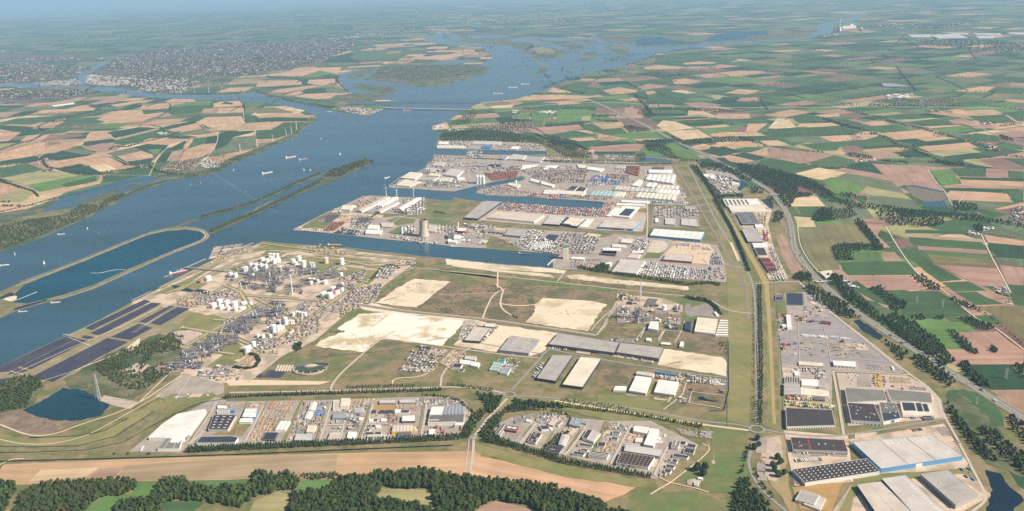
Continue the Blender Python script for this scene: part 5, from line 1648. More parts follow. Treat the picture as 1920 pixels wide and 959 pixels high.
hall("625,596 712,606 670,672 582,655",8,"s","w","slate-roofed office at the front of the recycling yard","office","office_building")
hall("200,466 322,478 310,515 188,500",8,"l","w","grey-white workshop, furthest of the group right of the crane yard","workshop")
hall("142,508 264,524 244,565 128,550",9,"w","w","white workshop left of its white neighbour","workshop")
hall("272,530 362,545 340,592 255,572",9,"w","w","white workshop right of its white neighbour","workshop")
hall("70,550 165,560 140,600 45,595",8,"d","w","dark-roofed white office in front of the white workshops","office","office_building",pv=[(.1,.1,.9,.9)])
hall("130,612 185,618 175,640 115,635",5,"k","w","low dark-roofed shed by the entrance of the workshop plot","shed")
crop(1120,760,6)
hall("420,230 586,250 562,322 402,288",11,"w","w","white hall at the top of the right business park","hall",kind="ridge_u",n=1)
hall("600,262 697,275 632,462 524,442",13,"w","w","tall bright white hall beside the car park in the right business park","hall",vents=0,dock=4)
hall("322,440 738,506 702,578 298,516",10,"l","s","long pale grey hall behind the yellow-dotted dark warehouse","hall",dock=5)
hall("268,530 645,586 572,702 212,652",11,"k","w","dark-roofed warehouse dotted with yellow skylights in the right business park",sky=(8,5,2.6,2.6,1),band=[(.2,.26,"B"),(.38,.44,"r"),(.52,.58,"y")])
hall("850,395 936,406 908,488 832,476",9,"x","w","olive-grey roofed hall near the point of the right business park","hall",lines=[(.45,.3,.55,.95,"w")])
SM=[("930,402 1006,414 985,452 918,440","k","dark-roofed unit behind the olive-grey hall"),("1020,430 1116,450 1100,486 1000,470","k","dark-roofed unit with white outline at the right point of the park"),
      ("990,480 1100,502 1080,550 965,532","k","white unit with dark solar roof left of the red wall"),("862,545 1035,575 1010,602 845,580","k","long dark-roofed unit in the middle of the point"),
      ("790,606 836,615 822,636 776,626","k","tiny dark-roofed unit, left of two"),("852,605 908,620 890,650 835,636","k","small dark-roofed unit with blue side, right of two"),
      ("780,666 880,686 856,712 764,696","k","dark-roofed unit with white rim near the lane"),("765,716 840,732 815,766 748,750","k","dark-roofed unit nearest the bottom lane of the park"),
      ("640,395 700,405 690,425 630,415","w","white tarpaulin shed beside the tall white hall"),("660,360 715,368 700,385 655,378","w","small white shed behind the white tarpaulin shed"),
      ("172,290 265,300 245,335 165,325","d","dark-roofed white unit at the left of the second block"),("160,360 235,368 225,395 155,388","n","navy-roofed unit in the middle of the second block"),
      ("10,415 95,422 80,470 0,462","k","teal-walled unit with dark roof in the second block"),("440,370 515,378 500,420 425,412","c","cream unit beside the timber yard"),
      ("1140,810 1190,820 1180,835 1130,825","w","white shed in the small yard by the big round trees"),("1095,860 1140,865 1130,905 1090,900","e","pale green caravan shed in the small yard by the big round trees")]
for q,c,lb in SM:hall(q,6.5,c,"w",lb,"commercial unit")
crop(880,720,6.85)
hall("430,508 492,520 392,665 328,642",8,"d","l","dark-roofed shed with one white stripe at the left end of the right business park","shed",lines=[(.6,.02,.75,.98,"w")])
hall("482,535 632,555 602,612 458,590",9,"d","r","dark-red walled workshop right of the striped shed","workshop",lines=[(.1,.5,.45,.8,"w"),(.55,.5,.9,.8,"w")])
hall("818,620 932,640 850,762 748,735",8,"k","c","dark square office roof framed by hedges and parking","office","office_building",vents=8)
hall("1320,430 1442,450 1420,552 1280,522",9,"s","s","blue-grey hall at the top of the centre plot","hall",vents=4)
hall("1440,470 1510,490 1500,515 1435,500",6,"s","s","small blue-grey annex of the blue-grey hall","hall")
hall("1522,588 1582,600 1510,712 1448,692",10,"k","w","hall with a black roof half on the wide paved plot","hall")
hall("1584,602 1685,640 1598,745 1514,714",10,"l","w","pale grey roofed hall attached right of the black-roofed one","hall",lines=[(.48,0,.5,1,"g")])
hall("1188,648 1282,660 1222,802 1140,780",11,"l","l","pale grey curved-roof hall above the dark office","hall",kind="ridge_v",n=1)
hall("1010,785 1212,812 1152,892 958,868",9,"k","s","large dark-roofed office block at the bottom of the centre plot","office","office_building",lines=[(.3,.4,.6,.45,"w")])
hall("1560,862 1802,895 1765,960 1528,930",9,"k","w","black roof with three white stripes beside the tree belt","workshop",lines=[(.02,.2,.98,.27,"w"),(.02,.45,.98,.52,"w"),(.02,.7,.98,.77,"w")])
hall("1420,758 1592,790 1572,815 1392,796",6,"d","w","low white unit with a dark strip roof, upper of two","commercial unit",lines=[(.1,.2,.9,.8,"k")])
hall("1352,868 1490,890 1462,922 1318,900",7,"k","w","low dark-roofed unit with white rim, lower of two","commercial unit")
hall("1440,832 1530,845 1515,870 1425,855",6,"k","w","small dark unit between the two low units","commercial unit")
hall("1080,440 1152,462 1082,540 1008,520",8,"b","b","beige flat-roofed hall in the crane yard","hall")
hall("1155,470 1200,480 1140,540 1090,525",7,"x","b","green-grey lean-to right of the beige hall","hall")
hall("900,535 1010,545 1040,580 930,590",8,"k","w","white house with dark hipped roof in the crane yard","office","office_building")
hall("1020,555 1070,565 1055,590 1010,580",7,"w","w","small white gabled house right of the dark hipped one","office","office_building")
hall("735,460 800,468 790,490 725,482",6,"w","w","white tarpaulin shed among the machines","shed")
crop(520,730,4.8)
hall("1392,160 1500,160 1480,232 1370,230",13,"w","w","bright white left part of the biggest factory in the left business park","factory")
hall("1502,160 1688,156 1682,226 1482,230",13,"s","s","blue-grey ribbed right part of the biggest factory in the left business park","factory",kind="ridge_v",n=6)
hall("1372,236 1682,230 1676,300 1354,306",11,"d","w","dark striped front part of the biggest factory in the left business park","factory",lines=[(0,.3,.3,.45,"l"),(0,.02,.8,.12,"l")])
hall("1610,305 1680,303 1670,325 1595,325",8,"w","w","small white front office of the biggest factory","office","office_building")
hall("305,118 360,120 330,192 275,188",9,"w","w","white curved-roof hall, upper of the two near the truck yard","hall",kind="ridge_v",n=1)
hall("270,198 326,202 296,270 243,264",9,"w","w","white curved-roof hall, lower of the two near the truck yard","hall",kind="ridge_v",n=1)
hall("578,84 656,84 640,156 568,156",11,"c","w","tall cream-white hall at the top middle of the left business park","hall")
hall("505,100 570,100 560,180 500,182",7,"b","w","lower beige wing left of the tall cream-white hall","hall")
hall("925,100 1068,98 1062,126 918,126",8,"l","s","grey-blue long shed, left of two along the upper belt","shed")
hall("1106,95 1248,93 1242,123 1098,124",8,"l","s","grey-blue long shed, right of two along the upper belt","shed")
hall("1126,240 1244,236 1240,288 1120,290",9,"w","d","white lettered-looking hall with a dark front in the middle of the park","hall")
hall("1040,325 1216,325 1210,378 1028,386",10,"b","y","beige striped hall with a yellow wall","hall",kind="ridge_v",n=6)
hall("1090,390 1205,390 1200,442 1080,442",8,"d","d","dark grey hall in front of the yellow-walled one","hall")
hall("820,414 982,408 982,452 808,456",8,"l","w","light grey hall by the tree belt, left of the dark one","hall")
hall("172,404 322,404 312,464 150,462",8,"l","s","lilac-grey low office by the tree belt","office","office_building",vents=3)
hall("282,328 352,330 326,388 262,386",9,"c","w","cream hall behind the lilac-grey office","hall")
hall("480,390 576,390 556,462 450,458",8,"b","s","beige hall by the tree belt","hall")
hall("642,384 716,386 692,448 625,446",7,"w","w","white unit with rows of rooflights right of the beige hall","commercial unit",sky=(3,4,2,2))
hall("502,224 622,226 612,262 495,262",8,"s","s","steel-blue roofed workshop in the truck plot","workshop")
hall("1370,360 1422,360 1416,412 1360,412",8,"w","w","white box hall below the biggest factory","hall")
hall("1065,185 1110,185 1105,215 1058,215",7,"w","w","small white hall between dark stores","hall")
for i,(a,b) in enumerate(((855,890),(925,965),(970,1045))):
 hall("%d,192 %d,190 %d,215 %d,218" % (a,b,b-6,a-6),5,"n","d","navy solar-roofed store below the ochre lot, %s of three" % ("left","middle","right")[i],"store")
for i,(a,b,y) in enumerate(((830,870,270),(870,905,268),(940,985,266),(820,845,320),(850,885,322),(895,935,324),(800,835,355),(790,870,388),(880,940,386),(700,780,175),(740,770,255),(1115,1190,190))):
 hall("%d,%d %d,%d %d,%d %d,%d" % (a,y,b,y,b-6,y+24,a-6,y+24),6,"wkwnkwkkkgwn"[i],"w","small %s-roofed unit in the left business park, near the %s" % (("white","black","white","navy","black","white","black","black","black","grey","white","navy")[i],("brown lot","rear lane","rust heap","left lane edge","second lane row","centre drive","third lane row","tree belt on its left","light grey hall","tall cream hall","truck plot","small white hall")[i]),"commercial unit")
crop(240,730,6)
hall("870,225 700,255 560,280 380,400 230,548 500,552 470,602 560,602 700,490 878,245",11,"w","w","giant stepped white-roofed factory at the left end of the left business park","factory",seams=("250,545 585,276","300,547 630,268","350,548 670,261","400,549 712,254","450,550 752,246","500,551 790,240","520,580 825,234","540,598 855,230"))
hall("965,292 1218,292 1120,458 902,452",11,"k","l","dark-roofed warehouse with three columns of white skylights",sky=(3,5,9,3))
hall("820,536 1160,530 1240,548 1202,602 768,606",11,"n","w","long navy-roofed warehouse beside the tree belt",vents=0)
hall("430,548 615,552 578,668 330,672",9,"x","w","grey-roofed front part with white dots at the foot of the giant factory",sky=(2,6,3,3))
hall("622,490 700,492 662,548 598,546",9,"s","s","small steel-blue block attached to the giant factory","plant building")
hall("1012,186 1112,190 1106,216 1008,214",6,"w","w","small white shed at the top of the truck plot","shed")
hall("1005,236 1146,240 1140,266 1002,262",7,"w","w","white shed with a dark roof stripe above the dotted dark warehouse","shed",lines=[(.05,.4,.95,.8,"d")])
hall("1150,240 1200,238 1195,262 1148,262",5,"B","B","bright blue store beside the white shed","store")
hall("1322,222 1455,218 1442,318 1282,316",9,"w","u","white-roofed works with blue edge, upper of two","works",vents=8)
hall("1272,332 1400,326 1390,375 1248,372",8,"w","w","white-roofed works, lower of two","works")
hall("1712,360 1830,362 1772,458 1650,456",9,"w","w","white three-bay hall in the orange timber yard","hall",kind="ridge_v",n=3)
hall("1556,488 1692,490 1650,575 1510,566",6,"n","n","navy solar canopy in the orange timber yard","canopy",pv=[(.05,.05,.95,.95)])
# upper port
crop(840,370,6)
hall("432,42 602,54 332,242 180,230",14,"g","n","long grey-roofed warehouse right of the green field between the docks")
hall("562,165 1082,200 972,278 448,228",12,"b","w","long beige-roofed warehouse behind the container stacks",dock=14,lines=[(.33,0,.335,1,"l"),(.66,0,.665,1,"l")])
hall("1152,200 1342,210 1250,312 1068,298",12,"l","n","pale grey warehouse right of the long beige one")
hall("1350,225 1555,242 1452,328 1258,302",13,"c","n","warehouse with a cream roof framed by dark solar strips",pv=[(0,0,.12,1),(.12,0,.6,.12)])
hall("1560,243 1640,250 1560,340 1470,330",3,"w","w","white low canopy right of the solar-framed warehouse","canopy")
hall("692,348 890,370 822,442 632,422",12,"g","s","grey two-level works near the quay","works")
hall("1132,420 1252,430 1192,492 1088,466",8,"k","d","dark solar-roofed store among the pale depots","store",pv=[(.02,.02,.98,.98)])
hall("0,470 100,480 90,510 0,505",14,"w","w","white-walled power plant hall beside the blue ship","power plant","power_plant_hall")
hall("0,398 80,405 70,450 0,440",20,"d","w","dark-roofed white boiler house of the power plant","boiler house")
hall("70,425 145,430 140,470 65,468",24,"w","w","tall white turbine house of the power plant","turbine house")
hall("110,345 205,350 200,385 100,380",18,"w","r","white and red filter house behind the power plant","filter house")
hall("1380,690 1400,672 1545,680 1530,705",8,"w","w","white shed right of the grain tower","shed")
hall("1770,740 1840,740 1830,778 1755,775",7,"w","w","small white square shed by the tree clump","shed")
hall("1735,600 1905,605 1890,640 1715,635",8,"k","w","dark-fronted depot with truck doors","depot")
hall("1745,572 1915,575 1908,602 1738,598",7,"w","w","white ribbed depot behind the dark-fronted one","depot")
crop(1080,370,6)
hall("1020,640 1322,652 1302,728 975,702",11,"l","r","pale grey warehouse with reddish base on the sandy lot")
hall("880,355 1445,395 1402,480 830,430",14,"w","u","long white-roofed warehouse with blue walls in the upper port",lines=[(.11*i,0,.11*i+.008,1,"l") for i in range(1,9)])
hall("335,250 748,270 640,360 250,335",13,"b","u","beige-roofed warehouse with blue and red panelled front",band=[(.4,.66,"r"),(.75,.82,"w")],dock=6)
hall("540,96 712,112 602,228 408,208",11,"w","w","white warehouse with dark solar field on its roof",pv=[(.3,.1,.9,.75)],dock=0)
hall("440,118 490,122 392,215 340,212",9,"w","w","narrow white ramp building left of the solar-roofed warehouse","hall")
hall("520,30 832,46 800,72 505,54",8,"w","w","upper one of two slim white sheds by the dock end","shed")
hall("470,66 780,78 770,98 450,90",8,"w","w","lower one of two slim white sheds by the dock end","shed")
hall("1005,238 1122,240 1112,312 1002,302",7,"l","l","left pale grey hall in the depot block by the rail corridor","hall")
hall("1192,240 1352,250 1372,332 1180,312",7,"l","l","right pale grey hall in the depot block by the rail corridor","hall",lines=[(.45,0,.46,1,"d")])
hall("1230,100 1355,105 1350,140 1225,135",6,"g","g","grey hall at the top of the depot block","hall")
hall("895,235 928,238 925,285 890,282",8,"w","w","white tall box at the left of the depot block","hall")
hall("340,568 502,576 495,605 325,600",8,"w","w","white ribbed workshop behind a dark one","workshop",kind="ridge_v",n=6)
hall("300,605 470,610 440,655 275,640",8,"k","d","dark-roofed workshop with doors in front","workshop")
hall("520,466 652,472 622,522 492,508",8,"c","s","cream-roofed hall right of the small wood","hall")
hall("415,528 562,540 550,568 405,560",7,"c","w","long cream shed below the cream-roofed hall","shed")
hall("640,600 772,604 750,632 622,628",7,"w","d","white-roofed unit in the middle lane plots","commercial unit")
hall("620,632 730,640 700,688 575,680",6,"b","w","cream roofed unit at the lower end of the lane plots","commercial unit")
hall("655,560 720,565 700,592 640,590",6,"d","w","dark roofed unit in the lane plots","commercial unit")
crop(960,480,6)
hall("1232,40 1502,56 1402,200 1122,178",12,"l","w","square pale grey warehouse above the dark tree belt in the centre",lines=[(0,.25*i,1,.25*i+.008,"g") for i in range(1,4)])
hall("1095,68 1128,75 1110,120 1062,112",6,"w","w","small white shed left of the square pale warehouse","shed")
crop(540,360,6)
for i,(q,n_) in enumerate((("1082,52 1150,58 832,222 768,205","longest leftmost"),("1182,58 1242,64 1062,165 1000,155","second"),("1195,112 1252,120 1042,228 982,218","third"),("1440,64 1502,70 1282,202 1228,186","rightmost"))):
 hall(q,10,"bwlw"[i],"w","long pale storage shed on the left peninsula, the %s of four slanting ones" % n_,"storage shed",kind="ridge_v",n=1)
hall("622,150 765,152 700,205 590,198",10,"c","w","cream shed near the water on the left peninsula","storage shed")
hall("915,372 1030,378 1010,420 890,415",12,"w","w","white chemical works hall in the middle of the lower peninsula","works",vents=5)
hall("880,425 1062,430 1040,480 870,470",12,"w","w","white works hall beside the solar basin","works",vents=5)
hall("1040,345 1190,350 1180,400 1060,395",7,"b","g","low brownish hall right of the chemical works","works")
hall("1590,375 1680,380 1665,450 1575,440",12,"l","w","pale storage block right of the cooling tower","storage block")
crop(730,250,6)
for q,h,rc,wc,lb in (("235,438 372,450 290,518 130,500",14,"c","w","cream-roofed terminal shed at the left tip of the upper peninsula"),("180,520 352,546 230,600 80,585",8,"c","c","sandy-roofed shed below the cream terminal shed"),
 ("700,398 832,420 760,488 618,466",13,"l","w","pale two-bay hall in the middle of the upper peninsula"),("768,494 842,498 862,532 765,532",9,"w","w","bright white square shed near the silo block"),
 ("1600,508 1862,582 1838,602 1582,535",9,"w","w","long white slanting shed on the dry-bulk pier"),("1350,556 1480,580 1440,612 1330,580",9,"c","c","pale yellow shed on the dry-bulk pier"),
 ("950,90 1262,96 1242,132 930,120",9,"l","w","long grey shed on the uppermost quay"),("560,95 668,98 660,128 548,122",9,"w","w","white shed at the left of the uppermost quay"),
 ("540,135 840,142 830,172 538,168",7,"c","w","long cream shed right on the uppermost waterfront"),("1050,140 1150,145 1140,172 1040,168",8,"B","u","blue-roofed shed on the uppermost quay"),
 ("1380,148 1470,152 1440,182 1350,178",8,"w","w","white shed on the middle of the uppermost quay"),("1400,235 1545,252 1500,300 1320,295",9,"l","w","ribbed pale hall below the uppermost dock"),
 ("1290,250 1345,256 1300,298 1235,290",8,"s","w","steel-blue hall left of the ribbed pale hall"),("1560,270 1752,268 1700,325 1520,310",9,"g","w","grey hall right of the ribbed pale hall"),
 ("430,390 560,402 530,440 370,430",9,"l","w","pale hall behind the two dark domes"),("460,450 575,458 560,485 440,478",9,"c","w","cream hall below the two dark domes"),
 ("1000,345 1110,348 1090,375 985,372",8,"s","s","blue-grey rail shed, left of two"),("1115,350 1260,352 1250,375 1110,372",8,"n","n","dark blue rail shed, right of two"),
 ("390,490 560,495 490,535 330,525",9,"g","w","grey hall near the tip of the upper peninsula"),("590,500 720,505 690,545 570,540",8,"c","c","sandy store in the middle of the upper peninsula"),
 ("520,325 640,330 600,370 480,360",8,"l","l","pale low hall near the upper left shore"),("1750,640 1918,640 1900,690 1730,680",8,"w","w","white shed beside the container quay"),
 ("1500,360 1690,350 1640,380 1480,410",8,"w","g","white ridged hall by the steel yards"),("1730,395 1900,358 1900,370 1740,405",7,"w","w","thin white hall by the steel yards")):
 hall(q,h,rc,wc,lb,"port shed")
crop(1030,270,6)
for q,h,rc,wc,lb,kd,n_ in (("430,254 622,280 570,308 418,286",9,"w","w","white hall above the brown steel yard","flat",1),("310,230 420,240 400,275 330,272",9,"c","g","cream block left of the white hall above the steel yard","flat",1),
 ("1120,290 1385,292 1362,332 1118,322",10,"w","w","topmost white hall in the cream hall cluster","ridge_u",2),("1170,255 1300,260 1290,282 1165,278",7,"d","d","dark hall above the topmost white hall","flat",1),
 ("1110,345 1425,352 1392,445 1078,402",12,"w","w","big white hall, second from the top in the hall cluster","ridge_v",6),("1240,338 1420,342 1415,370 1250,365",13,"l","w","grey raised block on the big white hall","flat",1),
 ("1010,405 1060,412 1012,478 928,468",8,"w","w","narrow slanting white hall left of the cluster","flat",1),("1110,435 1212,442 1170,492 1068,476",9,"w","w","white hall left in the third row of the cluster","ridge_v",2),
 ("1212,462 1462,475 1442,515 1195,498",9,"c","w","cream hall right in the third row of the cluster","ridge_v",5),("752,472 912,486 882,528 718,515",10,"b","w","beige ribbed hall left in the fourth row","ridge_v",4),
 ("912,488 1242,504 1212,548 888,530",10,"l","w","grey ribbed hall in the middle of the fourth row","ridge_v",6),("1242,504 1472,526 1442,572 1210,552",10,"w","w","white ribbed hall right in the fourth row","ridge_v",5),
 ("1002,545 1432,572 1402,635 958,598",11,"c","w","long cream hall at the bottom of the cluster","ridge_v",9),("482,530 762,535 722,592 438,578",10,"e","w","teal-roofed hall beside the container quay","ridge_v",6),
 ("762,536 862,545 832,592 722,592",10,"c","w","cream end bay attached to the teal-roofed hall","ridge_v",3),("30,520 412,540 372,582 0,552",10,"c","w","cream-roofed hall at the container quay","flat",1),
 ("252,474 330,480 280,525 200,510",9,"k","w","dark-roofed hall, left of two above the container quay","flat",1),("338,482 422,500 390,536 292,528",9,"k","w","dark-roofed hall, right of two above the container quay","flat",1),
 ("0,240 100,245 60,275 -60,262",8,"w","w","white long hall at the upper steel yard","flat",1),("765,245 865,250 850,275 755,270",7,"l","w","pale hall left of the red-brown stacks","flat",1)):
 hall(q,h,rc,wc,lb,"warehouse",kind=kd,n=n_)
crop(1300,290,4)
for q,h,rc,wc,lb,ln in (("220,334 482,336 512,378 248,386",11,"w","w","white warehouse with grey roof slots right of the dike",[(.03+.115*i,.1,.09+.115*i,.9,"d") for i in range(6)]),
 ("262,390 530,390 562,430 288,432",9,"c","w","cream-roofed warehouse below the slotted white one",[]),("318,434 380,434 432,522 366,522",10,"s","n","blue-grey hall with solar roof, left of two",[(.1,.05,.9,.95,"d")]),
 ("386,430 450,432 502,520 436,520",10,"s","n","blue-grey hall with solar roof, right of two",[(.1,.05,.9,.95,"d")]),("362,560 476,560 522,655 410,655",10,"g","n","grey ribbed hall in the middle of the strip park",[(0,.15*i,1,.15*i+.03,"l") for i in range(1,6)]),
 ("442,665 556,665 562,698 454,698",8,"w","w","white hall below the grey ribbed one",[]),("458,700 532,702 556,757 484,757",9,"k","w","small dark-roofed hall in the strip park",[]),
 ("460,525 520,525 530,550 470,550",6,"w","w","white unit between the solar halls and the grey one",[]),
 ("72,145 112,147 120,168 80,168",7,"w","w","white unit, left of two at the top of the small estate",[]),("112,145 155,147 165,180 130,180",7,"w","w","white unit, right of two at the top of the small estate",[]),
 ("285,205 345,212 350,228 290,228",6,"c","w","round-cornered cream unit on the pond peninsula",[])):
 hall(q,h,rc,wc,lb,"commercial hall",lines=ln)

# ------------------------------------------------------------------ clutter on the yards
PALC=dict(yardmix=[(.24,.10,.07),(.40,.38,.36),(.30,.28,.27),(.14,.13,.13),(.50,.47,.43),(.36,.18,.12),(.42,.25,.1)],timber=[(.60,.36,.17),(.55,.33,.18),(.50,.40,.28),(.62,.48,.30),(.45,.25,.14)],mixed=[(.66,.63,.58),(.45,.42,.38),(.15,.145,.14),(.36,.17,.12),(.14,.22,.36),(.55,.38,.2),(.30,.28,.26),(.52,.46,.38),(.4,.33,.26)],
   steel=[(.25,.12,.10),(.20,.16,.15),(.33,.20,.15),(.30,.28,.27),(.14,.12,.12),(.50,.47,.44)],white=[(.80,.78,.74),(.70,.68,.64),(.84,.82,.78),(.40,.40,.40),(.2,.2,.22)],
   grey=[(.38,.36,.35),(.28,.27,.27),(.55,.53,.5),(.16,.16,.17),(.7,.68,.65)],blue=[(.07,.20,.48),(.10,.26,.55),(.10,.16,.35),(.75,.74,.72)],
   box=[(.42,.10,.07),(.52,.22,.08),(.10,.17,.38),(.45,.43,.42),(.66,.63,.60),(.30,.08,.10),(.12,.24,.42),(.62,.30,.14),(.16,.30,.22)],lime=[(.55,.65,.08),(.75,.74,.70),(.6,.12,.08),(.15,.15,.16),(.62,.60,.12)],
   red=[(.42,.06,.05),(.50,.10,.06),(.35,.05,.05),(.6,.6,.57)],yellow=[(.70,.42,.04),(.55,.42,.2),(.4,.38,.35)],rust=[(.24,.09,.06),(.30,.12,.08),(.18,.08,.06)])
KW={"container":("shipping_container","container"),"goods":("goods_stack","goods stack"),"truck":("truck","truck"),"car":("parked_car","car"),"block":("small_building","small building")}
CN={}
def cname(c):
 r,g,b=c
 if max(c)-min(c)<.07:return "white" if r>.6 else "light grey" if r>.36 else "dark grey" if r>.18 else "black"
 if b>r*1.4:return "blue"
 if g>r*1.2:return "green"
 if r>.5 and g>.4 and b<.15:return "yellow"
 if r>g*2.2:return "red" if r>.3 else "rusty"
 if r>.5 and g<.4:return "orange"
 return "brown" if r<.5 else "sandy"
PLOTM=[M_yard,M_asph,M_paved,M_warm,M_conc,M_yard,M_asph]
def plots(BL,BR,FR,FL,W,D):
 """the paving changes from plot to plot"""
 nu,nv=max(1,int(W/48)),max(1,int(D/48));V,F,MI=[],[],[];ZA[0] += .004
 for i in range(nu):
  for j in range(nv):
   if R.random()<.35:continue
   b=len(V)
   for u,v in ((i,j),(i+R.uniform(.75,.98),j),(i+.93,j+R.uniform(.75,.98)),(i,j+.93)):
    u /= nu;v /= nv;p=FL*(1-u)*(1-v)+FR*u*(1-v)+BR*u*v+BL*(1-u)*v;V.append((p[0],p[1],ZA[0]+.05))
   F.append((b,b+1,b+2,b+3));MI.append(R.randrange(len(PLOTM)))
 if not F:return
 me=bpy.data.meshes.new("paved_plots");me.from_pydata(V,[],F);me.update();fix_up(me)
 for m in PLOTM:me.materials.append(m)
 me.polygons.foreach_set("material_index",MI);tag(link("paved_plots",me),kind="structure")
def zone(s,place,mix,pal,dens=1.0,sp=None,jitter=.16,size=None,seed=0):
 """s: quad back-left, back-right, front-right, front-left; mix: kinds by weight"""
 q=[np.array(p[:2]) for p in wpts(s)];BL,BR,FR,FL=q
 W=(np.linalg.norm(FR-FL)+np.linalg.norm(BR-BL))/2;D=(np.linalg.norm(BL-FL)+np.linalg.norm(BR-FR))/2
 a=math.atan2(*(FR-FL)[::-1]);ks=[k for k,w in mix.items() for _ in range(w)]
 su,sv=sp or (16,11)
 nu,nv=max(1,int(W/su)),max(1,int(D/sv))
 plots(BL,BR,FR,FL,W,D)
 nu=max(nu,int(nu*1.12));nv=max(nv,int(nv*1.12));dens=min(.97,dens*1.12)
 if nu*nv>9000:print("zone too dense",place,nu*nv);return
 for i in range(nu):
  for j in range(nv):
   if R.random()>dens:continue
   u,v=(i+.5+R.uniform(-jitter,jitter))/nu,(j+.5+R.uniform(-jitter,jitter))/nv
   p=FL*(1-u)*(1-v)+FR*u*(1-v)+BR*u*v+BL*(1-u)*v
   k=R.choice(ks);c=R.choice(PALC[pal]);rz=a+R.choice((0,0,0,math.pi/2))*(1 if k != "truck" else 1)+R.uniform(-.04,.04)
   m=cm(c);nm,ct=KW[k]
   if k == "container":
    st=R.choice((1,1,2,2,3));bw=R.choice((1,2,3));sc=(12.2,2.6*bw,2.7*st) if size is None else size
    lb="%s container%s %s" % (cname(c),(" stack" if st>1 or bw>1 else ""),place)
   elif k == "goods":sc=size or (R.uniform(5,12),R.uniform(3,7),R.uniform(1.8,4));lb="%s stack of goods %s" % (cname(c),place)
   elif k == "truck":sc=(1,1,1);lb="%s trailer truck parked %s" % (cname(c),place);rz=a+math.pi/2+R.uniform(-.03,.03)
   elif k == "car":sc=(1.15,1.15,1.1);lb="%s car parked %s" % (cname(c),place);rz=a+math.pi/2
   else:sc=size or (R.uniform(9,su*.9),R.uniform(7,max(8,sv*.9)),R.uniform(4,8));lb="small %s-roofed building %s" % (cname(c),place)
   reg(k,float(p[0]),float(p[1]),rz,sc,m,nm,lb,ct,ct+"s "+place,z=1.4)
C_,G_,T_,A_,B_="container","goods","truck","car","block"
crop(840,370,6)
zone("620,60 1350,125 1330,205 540,150","in the stacks beside the middle dock",{C_:1},"box",.75,(17,17))
zone("1350,125 1700,130 1680,225 1330,205","at the right end of the middle dock",{C_:1},"box",.75,(17,17))
zone("1750,75 1870,60 1800,225 1660,230","stacked round the end of the middle dock",{C_:1},"box",.7,(18,18))
zone("930,370 1090,390 980,590 700,540","among the pale depots by the lower dock",{B_:3,G_:3},"white",.8,(17,16))
zone("1060,470 1280,500 1180,640 900,600","in the dense white works left of the grain tower",{B_:3,G_:2},"white",.9,(15,15))
zone("1290,400 1520,420 1380,640 1180,630","in the plots behind the grain tower",{B_:3,G_:3,T_:1},"mixed",.75,(19,17))
zone("1520,440 1720,460 1640,640 1400,640","in the crowded plots north of the tower yard",{B_:4,G_:3},"grey",.75,(20,18))
zone("1380,700 1680,690 1600,790 1380,790","in the yard below the grain tower",{T_:2,G_:2,A_:2},"mixed",.6,(17,15))
zone("170,290 560,320 430,540 60,500","around the power plant",{B_:3,G_:2},"white",.35,(26,24))
zone("540,470 720,480 640,540 500,530","on the dark yard near the quay",{G_:1},"rust",.8,(15,12))
crop(1080,370,6)
zone("760,740 1280,790 1250,930 700,880","in the rows behind the dark tree belt",{C_:2,T_:2},"white",.8,(14,14),.15)
zone("1300,800 1480,820 1480,940 1280,925","in the white vehicle compound",{A_:1,T_:1},"white",.85,(9,8),.1)
zone("1490,790 1640,800 1700,940 1480,930","in the corner compound by the rail corridor",{T_:2,B_:2},"grey",.6,(20,16))
zone("1520,670 1640,680 1660,760 1500,760","in the blue vehicle park",{T_:2,A_:2},"blue",.8,(9,9))
zone("700,470 850,490 740,640 600,600","in the lane plots of the upper port",{B_:2,G_:2,A_:2},"white",.7,(14,13))
zone("0,460 240,470 160,640 -60,640","in the plots right of the grain tower",{B_:3,G_:3},"mixed",.75,(18,16))
zone("880,110 1370,115 1380,240 880,230","in the depot block by the rail corridor",{B_:2,G_:2,A_:2,T_:1},"grey",.6,(20,18))
zone("1110,510 1480,540 1540,600 1060,580","on the sandy yard",{G_:1,T_:1},"white",.3,(22,16))
zone("480,450 650,455 620,520 470,500","near the cream-roofed hall",{T_:1,A_:2},"grey",.5,(14,12))
zone("-60,690 330,690 200,790 -60,800","on the plots above the belt's left end",{T_:1,A_:1,G_:1},"mixed",.45,(18,16))
zone("830,50 1290,55 1280,75 830,70","in the row beside the port ring road",{T_:1,C_:1},"blue",.8,(14,12))
crop(1030,270,6)
zone("0,245 420,250 420,300 -100,300","on the upper steel yard",{G_:3,B_:1},"mixed",.7,(26,30))
zone("-100,300 480,300 420,360 -200,380","on the brown scrap and steel yard",{G_:1},"steel",.85,(22,26),size=(18,12,5))
zone("-200,370 420,360 400,440 -200,460","on the lower steel yard",{G_:3,B_:1},"steel",.8,(24,28),size=(16,10,4))
zone("500,355 640,365 820,460 400,480","in the bright blue equipment yard",{C_:2,G_:2},"blue",.85,(17,20))
zone("640,340 900,355 900,430 660,380","in the dark pipe yard beside the blue yard",{G_:1},"steel",.85,(18,22),size=(15,8,4))
zone("870,260 1020,262 1000,370 860,330","in the red-brown stacks near the port road",{C_:1},"rust",.95,(18,26),.08,size=(13,18,8))
zone("740,260 860,270 850,330 730,320","left of the red-brown stacks",{G_:1,B_:1},"white",.6,(20,22))
zone("0,570 700,600 700,640 0,610","on the container quay above the middle dock",{C_:1},"box",.75,(19,18))
zone("0,720 560,735 640,830 0,790","right in the stacks beside the middle dock",{C_:1},"box",.55,(17,17))
zone("830,540 1000,545 960,620 820,600","between the teal and cream halls",{G_:1,T_:1},"timber",.6,(18,18))
